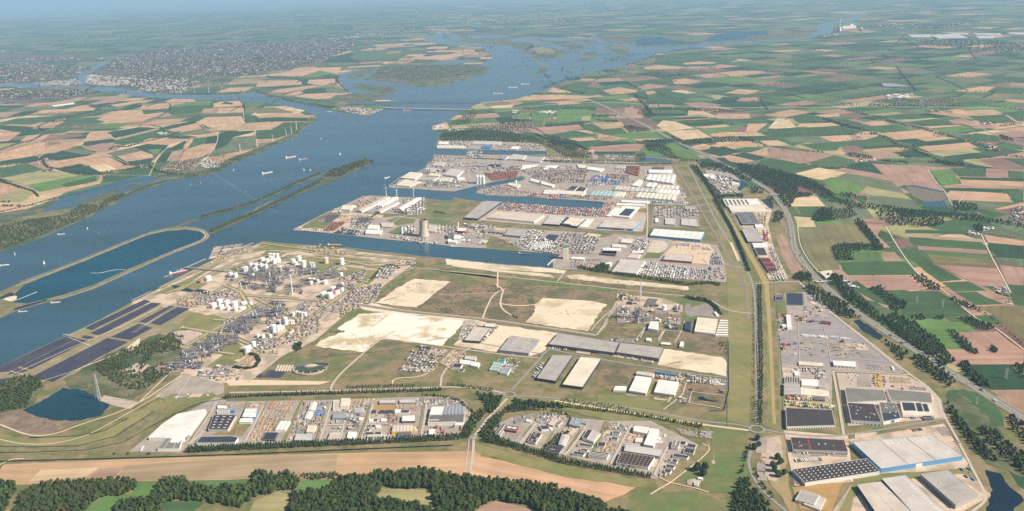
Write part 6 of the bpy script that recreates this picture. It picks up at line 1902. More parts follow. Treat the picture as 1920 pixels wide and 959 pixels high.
zone("1390,450 1480,460 1560,600 1400,640","right of the cream hall cluster",{T_:1,A_:2},"grey",.5,(18,16))
zone("420,120 950,130 960,175 420,180","along the canal road",{B_:1,G_:1},"mixed",.5,(34,40))
zone("0,150 240,160 240,190 0,190","along the canal road",{B_:1,G_:1},"timber",.6,(34,40))
crop(730,250,6)
zone("500,260 860,270 800,320 490,330","on the upper left port plots",{B_:2,G_:2},"grey",.7,(26,30))
zone("430,330 1300,330 1280,400 400,400","in the middle plots of the upper peninsula",{B_:2,G_:2},"grey",.55,(28,34))
zone("900,400 1500,380 1480,440 840,460","in the old works plots",{B_:2,G_:3},"mixed",.7,(26,30))
zone("1060,455 1460,430 1420,510 1160,540","in the red-brown heaps by the quay",{G_:1},"rust",.9,(20,26),size=(18,12,6))
zone("1320,400 1918,380 1918,440 1320,430","in the wide upper works plots",{B_:3,G_:3},"grey",.75,(26,30))
zone("1500,430 1918,430 1918,520 1600,490","in the upper works plots near the dock end",{B_:2,G_:3},"steel",.8,(24,28))
zone("250,560 920,560 880,620 200,610","on the bulk quay at the lower edge of the upper peninsula",{G_:3,B_:2},"grey",.75,(24,26))
zone("400,520 900,520 920,570 380,570","on the works plots beside the silo block",{B_:3,G_:1},"grey",.7,(26,28))
zone("1050,600 1350,585 1560,690 1060,690","in the orange scrap and container pier",{C_:1,G_:1},"box",.85,(18,22))
zone("1490,660 1918,680 1918,730 1490,705","on the red crane quay",{C_:2,G_:1},"red",.7,(20,20))
zone("560,100 900,100 900,175 550,170","on the left of the uppermost quay",{B_:3,G_:1},"white",.6,(30,40))
zone("1150,130 1700,130 1740,195 1150,185","on the right of the uppermost quay",{B_:2,G_:3},"mixed",.7,(28,36))
zone("880,205 1050,205 1040,285 860,290","on the finger piers of the upper port",{B_:1},"grey",.8,(22,40),size=(14,34,6))
zone("1060,255 1280,255 1250,300 1040,290","on the pale timber yard",{G_:1},"timber",.8,(22,28))
zone("1750,270 1918,270 1918,320 1740,320","right on the canal road yards",{G_:1,B_:1},"mixed",.7,(26,34))
crop(540,360,6)
zone("820,60 1050,65 830,210 640,210","on the pale stores of the left peninsula",{B_:1,G_:2},"timber",.7,(22,20))
zone("510,200 720,205 700,245 490,235","at the shore of the left peninsula",{G_:1,B_:1},"white",.8,(20,20))
zone("1060,150 1230,180 1230,230 940,230","between the long pale sheds",{C_:1,T_:1},"mixed",.5,(18,16))
zone("1300,90 1540,70 1540,230 1280,250",S8,{B_:3,G_:1},"white",.7,(20,22))
zone("1340,190 1520,190 1500,270 1340,265",S8,{B_:3,G_:1},"white",.8,(18,18))
zone("330,270 480,260 400,340 340,340","beside the dark heap",{G_:1},"steel",.8,(18,18))
zone("490,350 650,340 470,450 400,440","in the rust-red scrap rows",{G_:1},"rust",.95,(16,14),size=(14,8,5))
zone("600,260 820,270 700,350 560,340","right of the dark heap",{G_:1},"timber",.5,(20,18))
zone("720,290 1010,300 900,400 700,390","in the chemical works of the lower peninsula",{B_:3,G_:2},"grey",.75,(18,18))
zone("620,380 880,400 860,490 560,470","below the chemical works",{B_:1,G_:1},"white",.4,(20,18))
zone("1270,400 1440,390 1440,480 1260,480","left of the cooling tower",{B_:3,G_:1},"white",.7,(18,18))
zone("1680,380 1918,390 1918,480 1680,470","right of the cooling tower",{B_:3},"white",.7,(20,20))
zone("90,400 480,420 500,460 60,435","on the pale quay of the lower peninsula",{G_:1},"white",.5,(18,12))
zone("1080,500 1580,530 1700,590 1500,585","on the quay below the cooling tower",{G_:1,B_:1},"white",.4,(20,12))
crop(1300,290,4)
zone("70,140 170,150 330,290 150,290","in the small estate beside the pond",{B_:4,A_:1,G_:1},"white",.6,(22,22))
zone("170,150 240,160 330,220 220,230","in the upper small estate",{B_:4,G_:1},"white",.6,(22,22))
zone("480,435 560,440 540,540 500,545","in the yellow machine yard",{G_:1,T_:1},"yellow",.7,(14,14))
zone("290,440 330,450 380,555 340,550","beside the solar halls",{G_:1},"timber",.6,(14,12))
zone("520,570 560,570 570,650 530,655","beside the grey ribbed hall",{G_:1,C_:1},"red",.8,(12,12))
zone("560,680 600,700 700,940 640,940","in the lower strip park",{A_:2,G_:2,T_:1},"white",.7,(12,12))
zone("560,875 640,880 690,950 600,950","at the lower tip of the strip park",{T_:2,A_:1},"white",.8,(12,10))
crop(1420,640,6)
zone("270,20 460,20 465,170 250,170","on the left part of the container yard",{C_:2,T_:1},"box",.35,(22,12),size=None)
zone("480,20 1200,20 1350,200 480,180","on the wide container yard",{C_:1},"yardmix",.2,(16,10),.08,size=(12,2.6,2.7))
zone("1220,265 1500,285 1600,345 1220,325","in the slanted rows of the car park",{A_:1},"mixed",.8,(5,12),.1)
zone("270,290 500,300 500,400 290,400","in the vehicle yard below the beige shed",{T_:1,A_:2,G_:1},"white",.3,(12,10))
zone("510,300 780,310 770,380 510,380","in the truck rows below the beige shed",{T_:2,A_:1},"white",.7,(9,16),.12)
zone("650,350 760,360 760,430 650,430","in the dark pallet yard",{G_:1},"grey",.9,(8,8))
zone("310,615 620,640 620,680 310,660","in the upper row of colourful trailers",{T_:1,C_:1},"lime",.95,(7,14),.1)
zone("310,665 860,730 870,775 310,745","in the lower row of colourful trailers",{T_:1,C_:1},"lime",.9,(7,14),.1)
zone("1300,380 1390,385 1400,520 1320,520","in the yellow and blue store rows",{C_:1},"yellow",.8,(12,8))
zone("1480,400 1730,420 1740,480 1500,470","in the orange beam yard",{G_:1},"timber",.8,(12,9),size=(10,3,2))
zone("1390,400 1460,400 1470,520 1400,520","beside the orange beam yard",{G_:1,T_:1},"grey",.6,(12,10))
zone("1500,490 1900,520 1918,560 1500,540","above the right slate warehouse",{A_:1,G_:1},"red",.25,(14,10))
zone("960,350 1280,380 1300,520 960,500","on the bare lot above the left slate warehouse",{G_:1},"grey",.04,(14,10))
crop(1240,480,6)
zone("1290,650 1400,650 1400,950 1310,950","at the left side of the container yard",{C_:1,T_:1},"box",.35,(16,14))
zone("1510,680 1910,760 1918,785 1510,740","in the red double row across the container yard",{C_:1},"rust",.45,(14,9),.08)
zone("1580,890 1918,915 1918,940 1590,915",S9,{C_:1},"white",.97,(13,8),.04,size=(12.4,4,2.8))
zone("1620,460 1700,470 1870,650 1780,650","along the upper edge of the container yard",{T_:2,B_:1},"white",.3,(18,14))
zone("1600,560 1800,580 1918,700 1600,690","on the upper container yard",{C_:1,T_:1},"box",.16,(18,12))
crop(1440,420,4)
zone("250,835 520,850 640,870 250,845",S9,{C_:1},"white",.9,(13,8),.04,size=(12.4,4,2.8))
zone("520,860 650,830 700,890 560,900","on the right part of the container yard",{C_:1},"rust",.12,(16,12))
crop(1440,760,4.8)
zone("240,495 480,485 480,500 240,520","in the white trailer rank behind the dotted warehouse",{T_:1},"white",.95,(6,20),.08)
zone("780,260 1000,240 1000,290 780,310","on the drive behind the blue-walled hall",{T_:1,A_:1},"white",.15,(18,12))
zone("1300,215 1385,205 1385,235 1300,245","in the three-bay park behind the blue-walled hall",{T_:1},"mixed",.8,(8,18),.1)
zone("1500,200 1600,190 1740,350 1640,360","in the planted car park right of the blue-walled hall",{A_:1},"mixed",.4,(7,12))
zone("210,410 720,430 730,470 220,450","at the docks of the red-lined warehouse",{T_:1},"white",.25,(10,20))
zone("200,600 290,700 300,720 205,720","left of the dotted warehouse",{A_:1},"mixed",.7,(5,8))
zone("1700,575 1830,570 1870,680 1790,690","in the blue lorry yard at the bottom right",{T_:2,A_:1},"blue",.35,(14,14))
zone("1270,100 1340,100 1340,130 1280,130","in front of the solar-roofed warehouse",{T_:1},"blue",.8,(10,14))
crop(240,730,6)
zone("1560,140 1900,150 1640,590 1350,590","in the orange timber yard",{G_:1},"timber",.75,(13,11))
zone("1345,165 1520,165 1500,210 1330,210","in the rusty stacks above the white-blue works",{G_:1},"rust",.9,(14,12))
zone("1900,280 2060,280 1918,590 1800,590","in the motley plot right of the timber yard",{G_:1,T_:1,A_:2},"mixed",.7,(13,11))
zone("990,470 1010,480 640,600 600,600","along the giant factory's lane",{A_:1,T_:1},"white",.15,(16,12))
zone("60,660 250,600 260,700 60,705","on the forecourt of the giant factory",{T_:1,A_:1},"white",.12,(16,12))
zone("1000,165 1330,160 1290,280 980,280","on the grey yard above the dotted warehouse",{T_:1},"white",.08,(18,14))
zone("420,610 600,610 590,660 400,660","beside the grey front part of the factory",{G_:1},"rust",.5,(14,12))
zone("380,90 1080,10 1000,90 340,110","on the pale road works lot",{G_:1},"white",.12,(24,14))
crop(520,730,4.8)
zone("230,120 480,115 380,310 180,330","in the blue and red machine plot",{G_:3,T_:2,A_:1},"mixed",.85,(13,11))
zone("370,130 480,120 430,240 340,260","in the blue machine rows",{G_:1,C_:1},"blue",.6,(14,12))
zone("180,300 440,300 400,400 120,400","in the lower machine plot",{G_:2,T_:1,A_:2},"mixed",.7,(12,10))
zone("490,190 620,190 590,300 470,320","in the truck plot",{T_:2,A_:2,G_:1},"grey",.6,(12,11))
zone("640,130 840,130 760,330 600,330","in the busy plot below the tall cream hall",{G_:3,B_:1,A_:2},"mixed",.75,(13,11))
zone("660,95 920,90 900,130 650,130","in the orange crates along the upper belt",{G_:1},"timber",.8,(13,10))
zone("1060,130 1280,130 1250,190 1060,190","in the orange crates right of the ochre lot",{G_:1},"timber",.85,(13,10))
zone("850,225 1110,220 1090,330 800,340","in the pallet plot in the middle",{G_:3,A_:1},"mixed",.55,(13,11))
zone("990,235 1070,235 1060,310 980,310","in the rust heap plot",{G_:1},"rust",.9,(12,10))
zone("1250,80 1640,80 1690,150 1240,150","in the grey stacks at the top of the factory",{G_:1},"grey",.85,(13,10))
zone("1690,160 1760,180 1700,320 1680,300","at the right end of the factory",{G_:1},"timber",.5,(14,11))
zone("1330,345 1680,345 1640,420 1300,425","in the container plot below the factory",{C_:1,T_:1},"box",.45,(15,11))
zone("1220,330 1290,330 1270,450 1200,450","in the lorry strip beside the lane",{A_:1,T_:1},"grey",.5,(10,10))
zone("430,335 590,330 560,390 420,390","in the small plots by the belt",{A_:2,B_:1},"grey",.6,(12,11))
zone("600,330 760,330 740,390 600,390","in the small plots right of the belt lane",{A_:2,B_:1},"grey",.5,(12,11))
zone("1000,320 1040,320 1020,450 980,450","left of the yellow-walled hall",{G_:1},"timber",.6,(12,10))
crop(880,720,6.85)
zone("580,420 880,390 880,470 560,520","in the crane and machine yard",{G_:2,T_:1,A_:1},"mixed",.7,(12,10))
zone("860,380 1220,390 1220,480 840,480","in the crane and machine yard",{G_:2,T_:1},"mixed",.7,(12,10))
zone("430,620 700,600 640,720 400,690","in front of the dark-red workshop",{G_:1,A_:2},"timber",.35,(12,10))
zone("960,400 1100,420 1000,520 850,510","in the sorted yard of the beige hall",{G_:1},"grey",.5,(11,9))
zone("1220,560 1420,570 1350,680 1180,640","on the plot with the blue tank",{A_:1,G_:1},"grey",.35,(12,10))
zone("1060,640 1160,650 1100,780 1030,760","on the small lot by the curved-roof hall",{A_:1},"white",.35,(8,10))
zone("1790,500 1990,520 1890,700 1680,690","in the second block plots",{G_:2,A_:1},"mixed",.6,(12,10))
zone("1640,820 1918,840 1880,890 1620,880","in the second block lower plots",{G_:1},"timber",.6,(12,10))
crop(1120,760,6)
zone("140,210 370,240 330,290 110,260","in the truck row at the top of the second block",{T_:1,G_:1},"grey",.6,(10,11))
zone("120,320 300,340 230,440 60,420","in the second block yards",{G_:1,A_:1},"mixed",.6,(11,10))
zone("100,430 230,440 180,530 20,500","in the orange goods of the second block",{G_:1},"timber",.7,(11,9))
zone("350,310 540,340 510,420 320,400","in the timber yard of the right business park",{G_:1},"timber",.8,(11,9))
zone("700,300 830,380 800,470 700,440","along the curved car park",{T_:1,A_:1},"white",.25,(13,11))
zone("620,600 700,600 670,700 590,700","beside the yellow-dotted warehouse",{A_:1},"mixed",.4,(8,9))
zone("700,640 790,500 800,640 700,780","along the lane near the park's point",{A_:1},"white",.35,(9,9))
zone("680,780 850,790 800,830 700,810","at the bottom point of the park",{T_:1,A_:2},"white",.7,(9,9))
zone("860,250 1140,290 1140,370 950,340","on the spoil heap plot",{G_:1},"timber",.5,(16,12))
zone("1150,290 1320,280 1290,380 1150,370","in the small yard above the green field",{G_:1,A_:1},"grey",.6,(11,10))
zone("1010,840 1210,800 1160,940 1010,900","in the small yard by the big round trees",{A_:1,G_:1},"mixed",.3,(11,10))
zone("1770,360 1918,350 1918,860 1800,850","on the sandy works east of the bending road",{G_:1},"timber",.25,(15,12))
crop(1120,610,6)
zone("1010,560 1450,630 1450,690 1010,650","in the trailer ranks right of the white industrial pair",{T_:1,C_:1},"white",.8,(9,15),.1)
zone("660,560 1000,590 980,640 660,600","behind the right white industrial hall",{C_:1,T_:1,G_:1},"mixed",.6,(13,10))
zone("0,280 640,400 660,440 0,330","at the docks of the very long grey warehouse",{T_:1,A_:1},"white",.22,(10,16))
zone("920,640 1000,650 960,780 880,760","beside the right white industrial hall",{G_:1,A_:1},"timber",.6,(11,10))
zone("330,770 800,840 790,860 310,800","in front of the white industrial pair",{A_:1},"mixed",.6,(6,12))
zone("920,820 1010,830 1000,890 910,880","in the small depot above the centre road",{B_:1,G_:1},"grey",.8,(13,11))
zone("1050,720 1180,740 1170,760 1040,745","on the brown lot",{C_:1},"rust",.9,(13,9))
zone("1370,720 1420,740 1420,790 1370,780","on the brown lot",{C_:1},"grey",.9,(13,9))
zone("160,160 480,150 450,210 130,190","above the very long grey warehouse",{G_:1,B_:1},"white",.4,(16,12))
crop(840,590,6)
zone("40,410 230,420 60,640 -40,580","in the orange crane yard",{G_:2,A_:1,T_:1},"timber",.55,(12,10))
zone("560,480 830,500 740,680 640,600","in the recycling yard",{G_:2,T_:1,A_:1},"grey",.55,(13,11))
zone("180,70 380,80 200,300 110,290","left of the beige warehouse",{T_:1,A_:1},"white",.45,(10,16))
zone("480,150 580,130 420,310 350,320","right of the beige warehouse",{T_:1},"red",.5,(9,16))
zone("1130,350 1620,430 1600,460 1120,390","in front of the left half of the long grey warehouse",{T_:1,A_:1},"white",.25,(10,16))
zone("1000,600 1120,500 1020,700 950,720","left of the grey warehouse of the tilted pair",{T_:1},"white",.35,(10,16))
crop(560,600,6)
zone("1280,330 1700,340 1480,600 1130,580","in the pale works beside the brown meadow",{B_:3,G_:4,A_:2},"grey",.8,(14,12))
zone("1500,560 1720,340 1760,360 1560,600","beside the lane in the pale works",{G_:1,A_:1},"timber",.5,(13,11))
zone("1340,290 1520,300 1500,350 1330,330","in the row of grey boxes behind the pale works",{B_:1},"grey",.95,(13,20),.05,size=(8,14,8))
# refinery clutter
crop(640,480,6)
zone("140,380 480,300 380,540 0,520","in the contractor village of the refinery",{B_:3,G_:2,C_:1},"mixed",.75,(15,13))
zone("440,140 640,120 540,270 370,250","among the refinery offices",{B_:4},"grey",.8,(18,16))
zone("650,60 850,60 830,110 600,110","near the refinery gate",{A_:2,B_:1},"grey",.6,(12,12))
zone("40,220 220,240 100,420 0,400","in the red store rows",{G_:1,C_:1},"steel",.5,(16,13))
zone("0,560 180,580 0,700 0,680","in the lower contractor village",{G_:1,B_:1},"timber",.6,(16,13))
crop(280,560,6)
zone("1560,400 1918,240 1918,380 1300,600","in the contractor plots beside the green strip",{B_:2,G_:2,C_:1},"mixed",.6,(16,14))
zone("1240,560 1500,540 1450,640 1240,620","in the pinkish plots by the gate",{G_:1,B_:1},"mixed",.6,(16,13))
zone("60,780 340,680 400,830 100,840","in the lower left refinery plots",{G_:2,B_:1},"steel",.6,(15,13))
zone("560,820 740,830 720,890 540,880","under green roofs near the lower refinery",{B_:1},"grey",.9,(16,14))
zone("760,740 960,760 880,900 700,880","in the offices of the lower refinery",{B_:2,A_:1},"white",.5,(20,18))
zone("300,0 620,0 520,110 330,80","in the upper left refinery plots",{G_:2,B_:1},"timber",.55,(15,13))
zone("1100,700 1200,640 1150,760 1030,750","inside the horseshoe hedge",{G_:1},"timber",.8,(12,10))
crop(360,430,6)
zone("1350,900 1700,800 1918,880 1700,959","in the lower contractor plots",{B_:1,G_:2},"mixed",.5,(16,13))
zone("1150,200 1500,180 1900,260 1500,330","on the dock side of the refinery",{G_:1,B_:1},"timber",.2,(22,18))
zone("0,700 500,720 380,860 0,860","in the upper left refinery plots",{G_:2,B_:1},"mixed",.5,(16,13))
zone("250,200 700,150 600,330 150,420","on the waterfront of the refinery",{G_:1,B_:1},"timber",.2,(22,16))
crop(960,480,6)
zone("1180,560 1900,620 1918,780 1180,760","in the plant with brown lawns",{B_:1,G_:1},"white",.22,(20,16))
zone("1190,430 1480,470 1440,560 1180,520","by the lattice mast",{G_:1,B_:1},"timber",.35,(16,14))
crop(1440,420,4)
zone("1680,480 1800,480 1820,550 1720,530","in the farmyard among the right-hand fields",{B_:1},"grey",.6,(26,20))
zone("550,430 600,420 700,490 620,480","in the garden beside the pale farm shed",{B_:1},"white",.6,(18,18))
zone("1490,610 1530,610 1540,640 1500,640","in the farm by the wooded lane",{B_:1},"red",.9,(16,16))
zone("1780,580 1830,590 1840,610 1790,605","in the small farm on the lane",{B_:1},"mixed",.8,(16,16))
zone("1490,55 1590,75 1590,90 1500,85","in the farm behind the wooded dike",{B_:1},"white",.8,(20,20))
zone("1600,25 1700,20 1690,45 1610,60","in the farm behind the wooded dike",{B_:1},"white",.8,(22,22))
crop(0,0,1)
for q in ("440,505 500,485 520,500 460,525","560,600 610,585 600,600 540,625","380,555 440,540 450,560 390,580","500,590 540,575 550,600 500,620","640,520 690,505 680,525 630,540","340,660 400,640 400,660 340,690","455,655 520,620 520,640 460,670","420,600 470,590 460,620 410,630","560,570 620,560 600,580 550,590","400,690 460,690 450,715 390,715"):
 zone(q,"on a service plot of the refinery",{B_:2,G_:3},"mixed",.5,(14,12))
# ------------------------------------------------------------------ tanks, plant, towers
TANKW=mat("tank paint",(.86,.85,.82),.5,.05,.1)
TANKB=mat("rusty tank",(.42,.27,.20),.7,.15,.1)
STEEL=mat("dull steel",(.33,.33,.34),.5,.25,.3,metal=.3)
PIPE=mat("pipe grey",(.24,.24,.26),.6,.3,.3,metal=.2)
DSTEEL=mat("dark steel",(.11,.11,.14),.6,.3,.3)
CONC=mat("tower concrete",(.50,.42,.35),.9,.1,.05)
def tank(x,y,wpx,hpx,label,group,m=None,roofm=None,cone=True,dome=False):
 """x, y: foot centre in the crop; wpx, hpx: size in the crop's pixels"""
 c=wpts("%f,%f" % (x,y))[0];zc=proj(c)[2];mpp=zc/FPX/CROP[2]
 r=wpx*mpp/2;hgt=max(4,hpx*mpp*1.02)
 t=thing("storage_tank" if not dome else "sphere_tank",label,"tank",(c[0],c[1]+r*.3,1.4),0,group)
 b=MB();b.lathe([(r,0),(r,hgt)],k=20);b.make("shell",m or TANKW,t)
 b=MB();b.lathe([(r+.2,hgt-.3),(r+.2,hgt+.05),(r*.5,hgt+r*(.14 if cone else .02)),(.3,hgt+r*(.2 if cone else .03))],k=20);b.make("roof",roofm or m or TANKW,t)
 if hpx>20:
  b=MB();n=9
  for i in range(n):
   a0,a1=3.6+i*.22,3.6+(i+1)*.22
   b.bar((math.cos(a0)*(r+.5),math.sin(a0)*(r+.5),hgt*i/n),(math.cos(a1)*(r+.5),math.sin(a1)*(r+.5),hgt*(i+1)/n),.7)
  b.make("stair",STEEL,t)
crop(360,430,6)
TG="white tanks of the refinery"
TL=[(600,480,62,48,"wide white tank, leftmost of the upper tank group"),(665,430,48,40,"white tank behind the wide leftmost one"),(720,435,48,44,"white tank, middle of the row of four in the upper refinery"),(780,440,48,44,"white tank, third of the row of four in the upper refinery"),(836,452,48,50,"white tank, right end of the row of four in the upper refinery"),
      (712,490,62,50,"wide white tank in front of the row of four"),(795,375,55,48,"white tank at the left of the back tank group"),(850,388,50,46,"white tank second from left in the back tank group"),(882,322,42,46,"slim white tank, left of the three at the very back"),(922,325,42,46,"slim white tank, middle of the three at the very back"),(960,325,42,44,"slim white tank, right of the three at the very back"),
      (888,358,46,50,"white tank in the middle of the back tank group"),(928,395,52,55,"white tank at the front of the back tank group"),(972,380,50,50,"white tank at the right of the back tank group"),(1140,395,52,52,"white tank left of the right-hand group"),(1168,412,42,42,"white tank tucked in front of the right-hand group"),(1205,360,55,52,"white tank behind the right-hand group"),
      (1258,430,58,72,"tall white tank of the right-hand group"),(1508,388,55,62,"solitary beige-white silo tank on the upper grass"),(1686,402,56,70,"tall white twin-column tank at the upper right"),(182,582,70,48,"white tank alone near the jetty road"),(100,605,60,30,"brownish tank beside the white one near the jetty road"),(436,535,46,44,"white tank, left of two by the pipe bridge"),(492,545,48,44,"white tank, right of two by the pipe bridge"),
      (688,540,32,32,"small white tank at the top left of the process plant"),(245,890,66,52,"white tank, leftmost of the front seven"),(315,850,66,52,"white tank, back left of the front seven"),(396,862,66,52,"white tank, back middle of the front seven"),(480,870,66,52,"white tank, back right of the front seven"),(330,902,62,44,"white tank, second in the front rank of the seven"),(410,915,44,46,"narrow white tank, third in the front rank of the seven"),(492,922,50,50,"narrow white tank, right end of the front rank of the seven"),
      (585,850,60,20,"low open tank right of the seven"),(565,905,60,20,"low open tank in front of its low neighbour"),(1480,768,74,52,"white tank, left one of the two low ones near the contractor village"),(1555,782,72,62,"white tank, right one of the two low ones near the contractor village"),(1588,700,60,44,"white tank behind the two low ones"),(1630,728,70,50,"white tank with a dark red roof"),(1690,700,40,34,"small white tank right of the red-roofed one"),(1690,650,50,44,"pale grey tank at the right corner of the refinery"),
      (1342,635,42,44,"white tank among the right process units"),(1325,585,36,30,"small white tank behind the right process units"),(1372,590,36,34,"small white tank, middle one of the right process units"),(1415,600,30,28,"smallest white tank of the right process units"),(1680,530,40,34,"white tank at the pale pipe rack"),(1500,620,50,40,"white sphere-like tank with a dark opening"),(995,455,34,34,"small white tank behind the columns"),(1035,450,26,26,"very small white tank behind the columns")]
for x,y,w_,h_,lb in TL:
 tank(x,y,w_,h_,lb,TG,m=TANKB if "brownish" in lb else (mat("cream tank",(.62,.56,.48),.6,.08,.1) if "beige" in lb or "grey" in lb else None),roofm=mat("red roof paint",(.30,.07,.06),.7,.1,.1) if "red roof" in lb else None,cone="open" not in lb)
for i in range(4):tank(1332+i*16,435+(i % 2)*6,15,66,"tall slim white silo in the tight cluster of four right of the refinery","cluster of four slim silos")
for i in range(5):tank(1000+i*19,345,15,30,"small grey silo in the row beside the back tank group","row of small grey silos",m=STEEL)
for i in range(6):tank(1545+i*13,470-i*9,9,44,"thin grey column in the slanting row beside the pipe road","slanting row of thin columns",m=STEEL)
crop(280,560,6)
TG2="white tanks of the lower refinery"
for x,y,w_,h_,lb in [(1622,200,40,40,"far left"),(1662,195,36,50,"second"),(1694,200,36,50,"third"),(1724,205,36,46,"fourth"),(1755,205,40,44,"fifth")]:
 tank(x,y,w_,h_,"white tank, %s of the row of five above the contractor plots" % lb.replace("far left","first"),TG2)
for x,y,w_,h_,lb in [(1480,295,46,50,"short white tank beside the tallest one"),(1536,300,48,84,"tallest white tank of the lower refinery"),(1575,290,22,46,"slim white tank right of the tallest one"),(1600,292,20,46,"slim white tank, second right of the tallest one"),(1625,285,20,40,"slim white tank, third right of the tallest one"),
                         (1345,378,56,52,"white tank at the left of the group of five"),(1404,388,50,90,"tall white tank in the middle of the group of five"),(1450,368,38,62,"white tank right of the tall middle one"),(1482,356,32,52,"small white tank near the right of the group of five"),(1510,345,26,40,"smallest white tank at the right of the group of five"),
                         (1225,444,42,36,"white tank, left of the low pair"),(1280,450,46,36,"white tank, right of the low pair"),(1362,440,36,24,"small round tank apart from the low pair"),(1100,605,74,58,"biggest white tank near the lower end of the refinery"),(1134,575,34,48,"slim white tank behind the biggest one"),(1176,550,48,60,"white tank at the right behind the biggest one"),(1066,58,60,14,"low white open tank"),(1140,70,40,24,"white tank beside the low open one"),(1062,118,56,16,"low white tank in front of the open one")]:
 tank(x,y,w_,h_,lb,TG2)
crop(730,250,6)
for i in range(6):
 tank(992+(i % 3)*34,560+(i // 3)*14,30,82,"white grain silo, %s of the block on the upper peninsula" % ["back left","back middle","back right","front left","front middle","front right"][i],"white silo block")
for x,y in ((545,440),(618,436)):tank(x,y,34,22,"dark round dome, %s of two on the upper peninsula" % ("left" if x<600 else "right"),"dark domes",m=mat("navy dome",(.05,.07,.14),.5,.1,.1))
for i in range(8):tank(385+(i % 4)*24,440+(i // 4)*20,18,30,"small grey silo in the cluster left of the dark domes","small grey silos",m=STEEL)
tank(1425,570,22,36,"pale silo on the dry-bulk pier","bulk pier silos");tank(1700,590,26,44,"grey silo beside the long white slanting shed","bulk pier silos",m=STEEL);tank(568,560,24,40,"white silo on the bulk quay","bulk pier silos")
crop(540,360,6)
tank(1285,480,26,70,"left white silo left of the cooling tower","silos left of the cooling tower");tank(1325,478,26,60,"right white silo left of the cooling tower","silos left of the cooling tower")
crop(840,370,6)
for i in range(22):
 u,v=i % 11,i // 11
 tank(940+u*22-v*10,560+v*36-u*3,17,34,"slim white silo in the dense white works left of the grain tower","slim silos of the white works")
tank(1090,495,26,30,"white round tank at the back of the dense white works","round tanks of the white works")
crop(960,480,6)
tank(1712,612,52,52,"white tank beside the lawn plots of the plant",S10);tank(1245,650,20,26,"small white tank at the left of the pipe line",S10);tank(1300,648,22,26,"small white tank right of its twin",S10);tank(1660,745,30,28,"small pale tank on the white block",S10);tank(1775,820,30,36,"white-blue tank by the silver columns",S10)
crop(1240,480,6)

def process_unit(s,n_col,hmax,label,group,racks=3,tall=None,light=.3,seed=0):
 """steel rack decks, pipes and upright columns over a plan quad"""
 q=[np.array(p[:2]) for p in wpts(s)];c=sum(q)/4;BL,BR,FR,FL=[p-c for p in q]
 t=thing("process_unit",label,"process plant",(c[0],c[1],1.4),0,group);r=random.Random(seed+int(c[0]))
 def uv(u,v):return FL*(1-u)*(1-v)+FR*u*(1-v)+BR*u*v+BL*(1-u)*v
 W=np.linalg.norm(FR-FL)
 for k in range(racks):
  v=(k+.5)/racks;b=MB();H1=r.uniform(8,15);n=max(3,int(W/9))
  for i in range(n+1):
   for dv in (-.05,.05):
    p=uv(i/n,min(1,max(0,v+dv)));b.bar((p[0],p[1],0),(p[0],p[1],H1),.6)
  for z in (H1*.5,H1):
   for dv in (-.05,.05):
    a,e=uv(0,min(1,max(0,v+dv))),uv(1,min(1,max(0,v+dv)));b.bar((a[0],a[1],z),(e[0],e[1],z),.7)
  b.make("rack_frame",DSTEEL if r.random()<.5 else PIPE,t)
  b=MB()
  for j in range(5):
   dv=-.045+j*.0225;a,e=uv(0,v+dv),uv(1,v+dv);b.bar((a[0],a[1],H1+.6),(e[0],e[1],H1+.6),.7)
  b.make("pipe_run",STEEL,t)
 for i in range(n_col):
  p=uv(r.random(),r.random());hh=hmax*r.uniform(.3,1) ;rr=r.uniform(1.0,2.4)
  b=MB();b.lathe([(rr,0),(rr,hh),(rr*.4,hh+rr*.6)],p[0],p[1],8);b.make("column",[STEEL,PIPE,DSTEEL,TANKW][r.choice((0,0,1,1,2,3))],t)
 for i in range(n_col // 2):
  p=uv(r.random(),r.random());w,d,hh=r.uniform(3,9),r.uniform(3,7),r.uniform(4,hmax*.55)
  b=MB()
  for k in range(3):
   z=hh*(k+1)/3;b.box(p[0]-w,p[0]+w,p[1]-d,p[1]+d,z-.5,z)
  for sx in (-1,1):
   for sy in (-1,1):b.bar((p[0]+sx*w,p[1]+sy*d,0),(p[0]+sx*w,p[1]+sy*d,hh),.6)
  b.make("platform",r.choice((STEEL,PIPE,DSTEEL)),t)
 for i in range(n_col // 3):
  p=uv(r.random(),r.random());a=r.uniform(0,3.14);L_=r.uniform(5,12);b=MB()
  b.bar((p[0]-math.cos(a)*L_,p[1]-math.sin(a)*L_,4),(p[0]+math.cos(a)*L_,p[1]+math.sin(a)*L_,4),r.uniform(2,3.5));b.make("drum",r.choice((TANKW,STEEL,cm((.45,.2,.16)))),t)
crop(360,430,6)
G1="process units of the refinery"
process_unit("560,600 960,660 940,720 530,670",26,30,"long dark furnace block along the front of the upper refinery",G1,2)
process_unit("620,490 1000,430 1000,600 600,600",34,48,"dense tower cluster at the heart of the upper refinery",G1,4)
process_unit("1000,430 1270,450 1240,540 980,600",24,30,"process unit right of the dense tower cluster",G1,3)
process_unit("860,540 1060,560 1000,660 820,640",18,34,"process unit behind the dark furnace block",G1,2)
process_unit("1040,640 1280,640 1230,740 1060,740",16,20,"process unit at the foot of the white chimney",G1,2)
process_unit("1270,480 1450,440 1400,520 1240,540",16,34,"process unit left of the pipe road",G1,2)
process_unit("1400,500 1700,480 1640,560 1370,590",18,22,"process unit between the pipe road and the contractor plots",G1,3)
process_unit("1220,570 1430,580 1380,660 1240,620",10,18,"process unit among the small white tanks",G1,2)
process_unit("880,820 1070,830 1040,880 860,860",10,16,"dark process unit between the two refinery halves",G1,2)
process_unit("720,880 980,900 940,950 690,930",14,18,"long low process unit between the two refinery halves",G1,2)
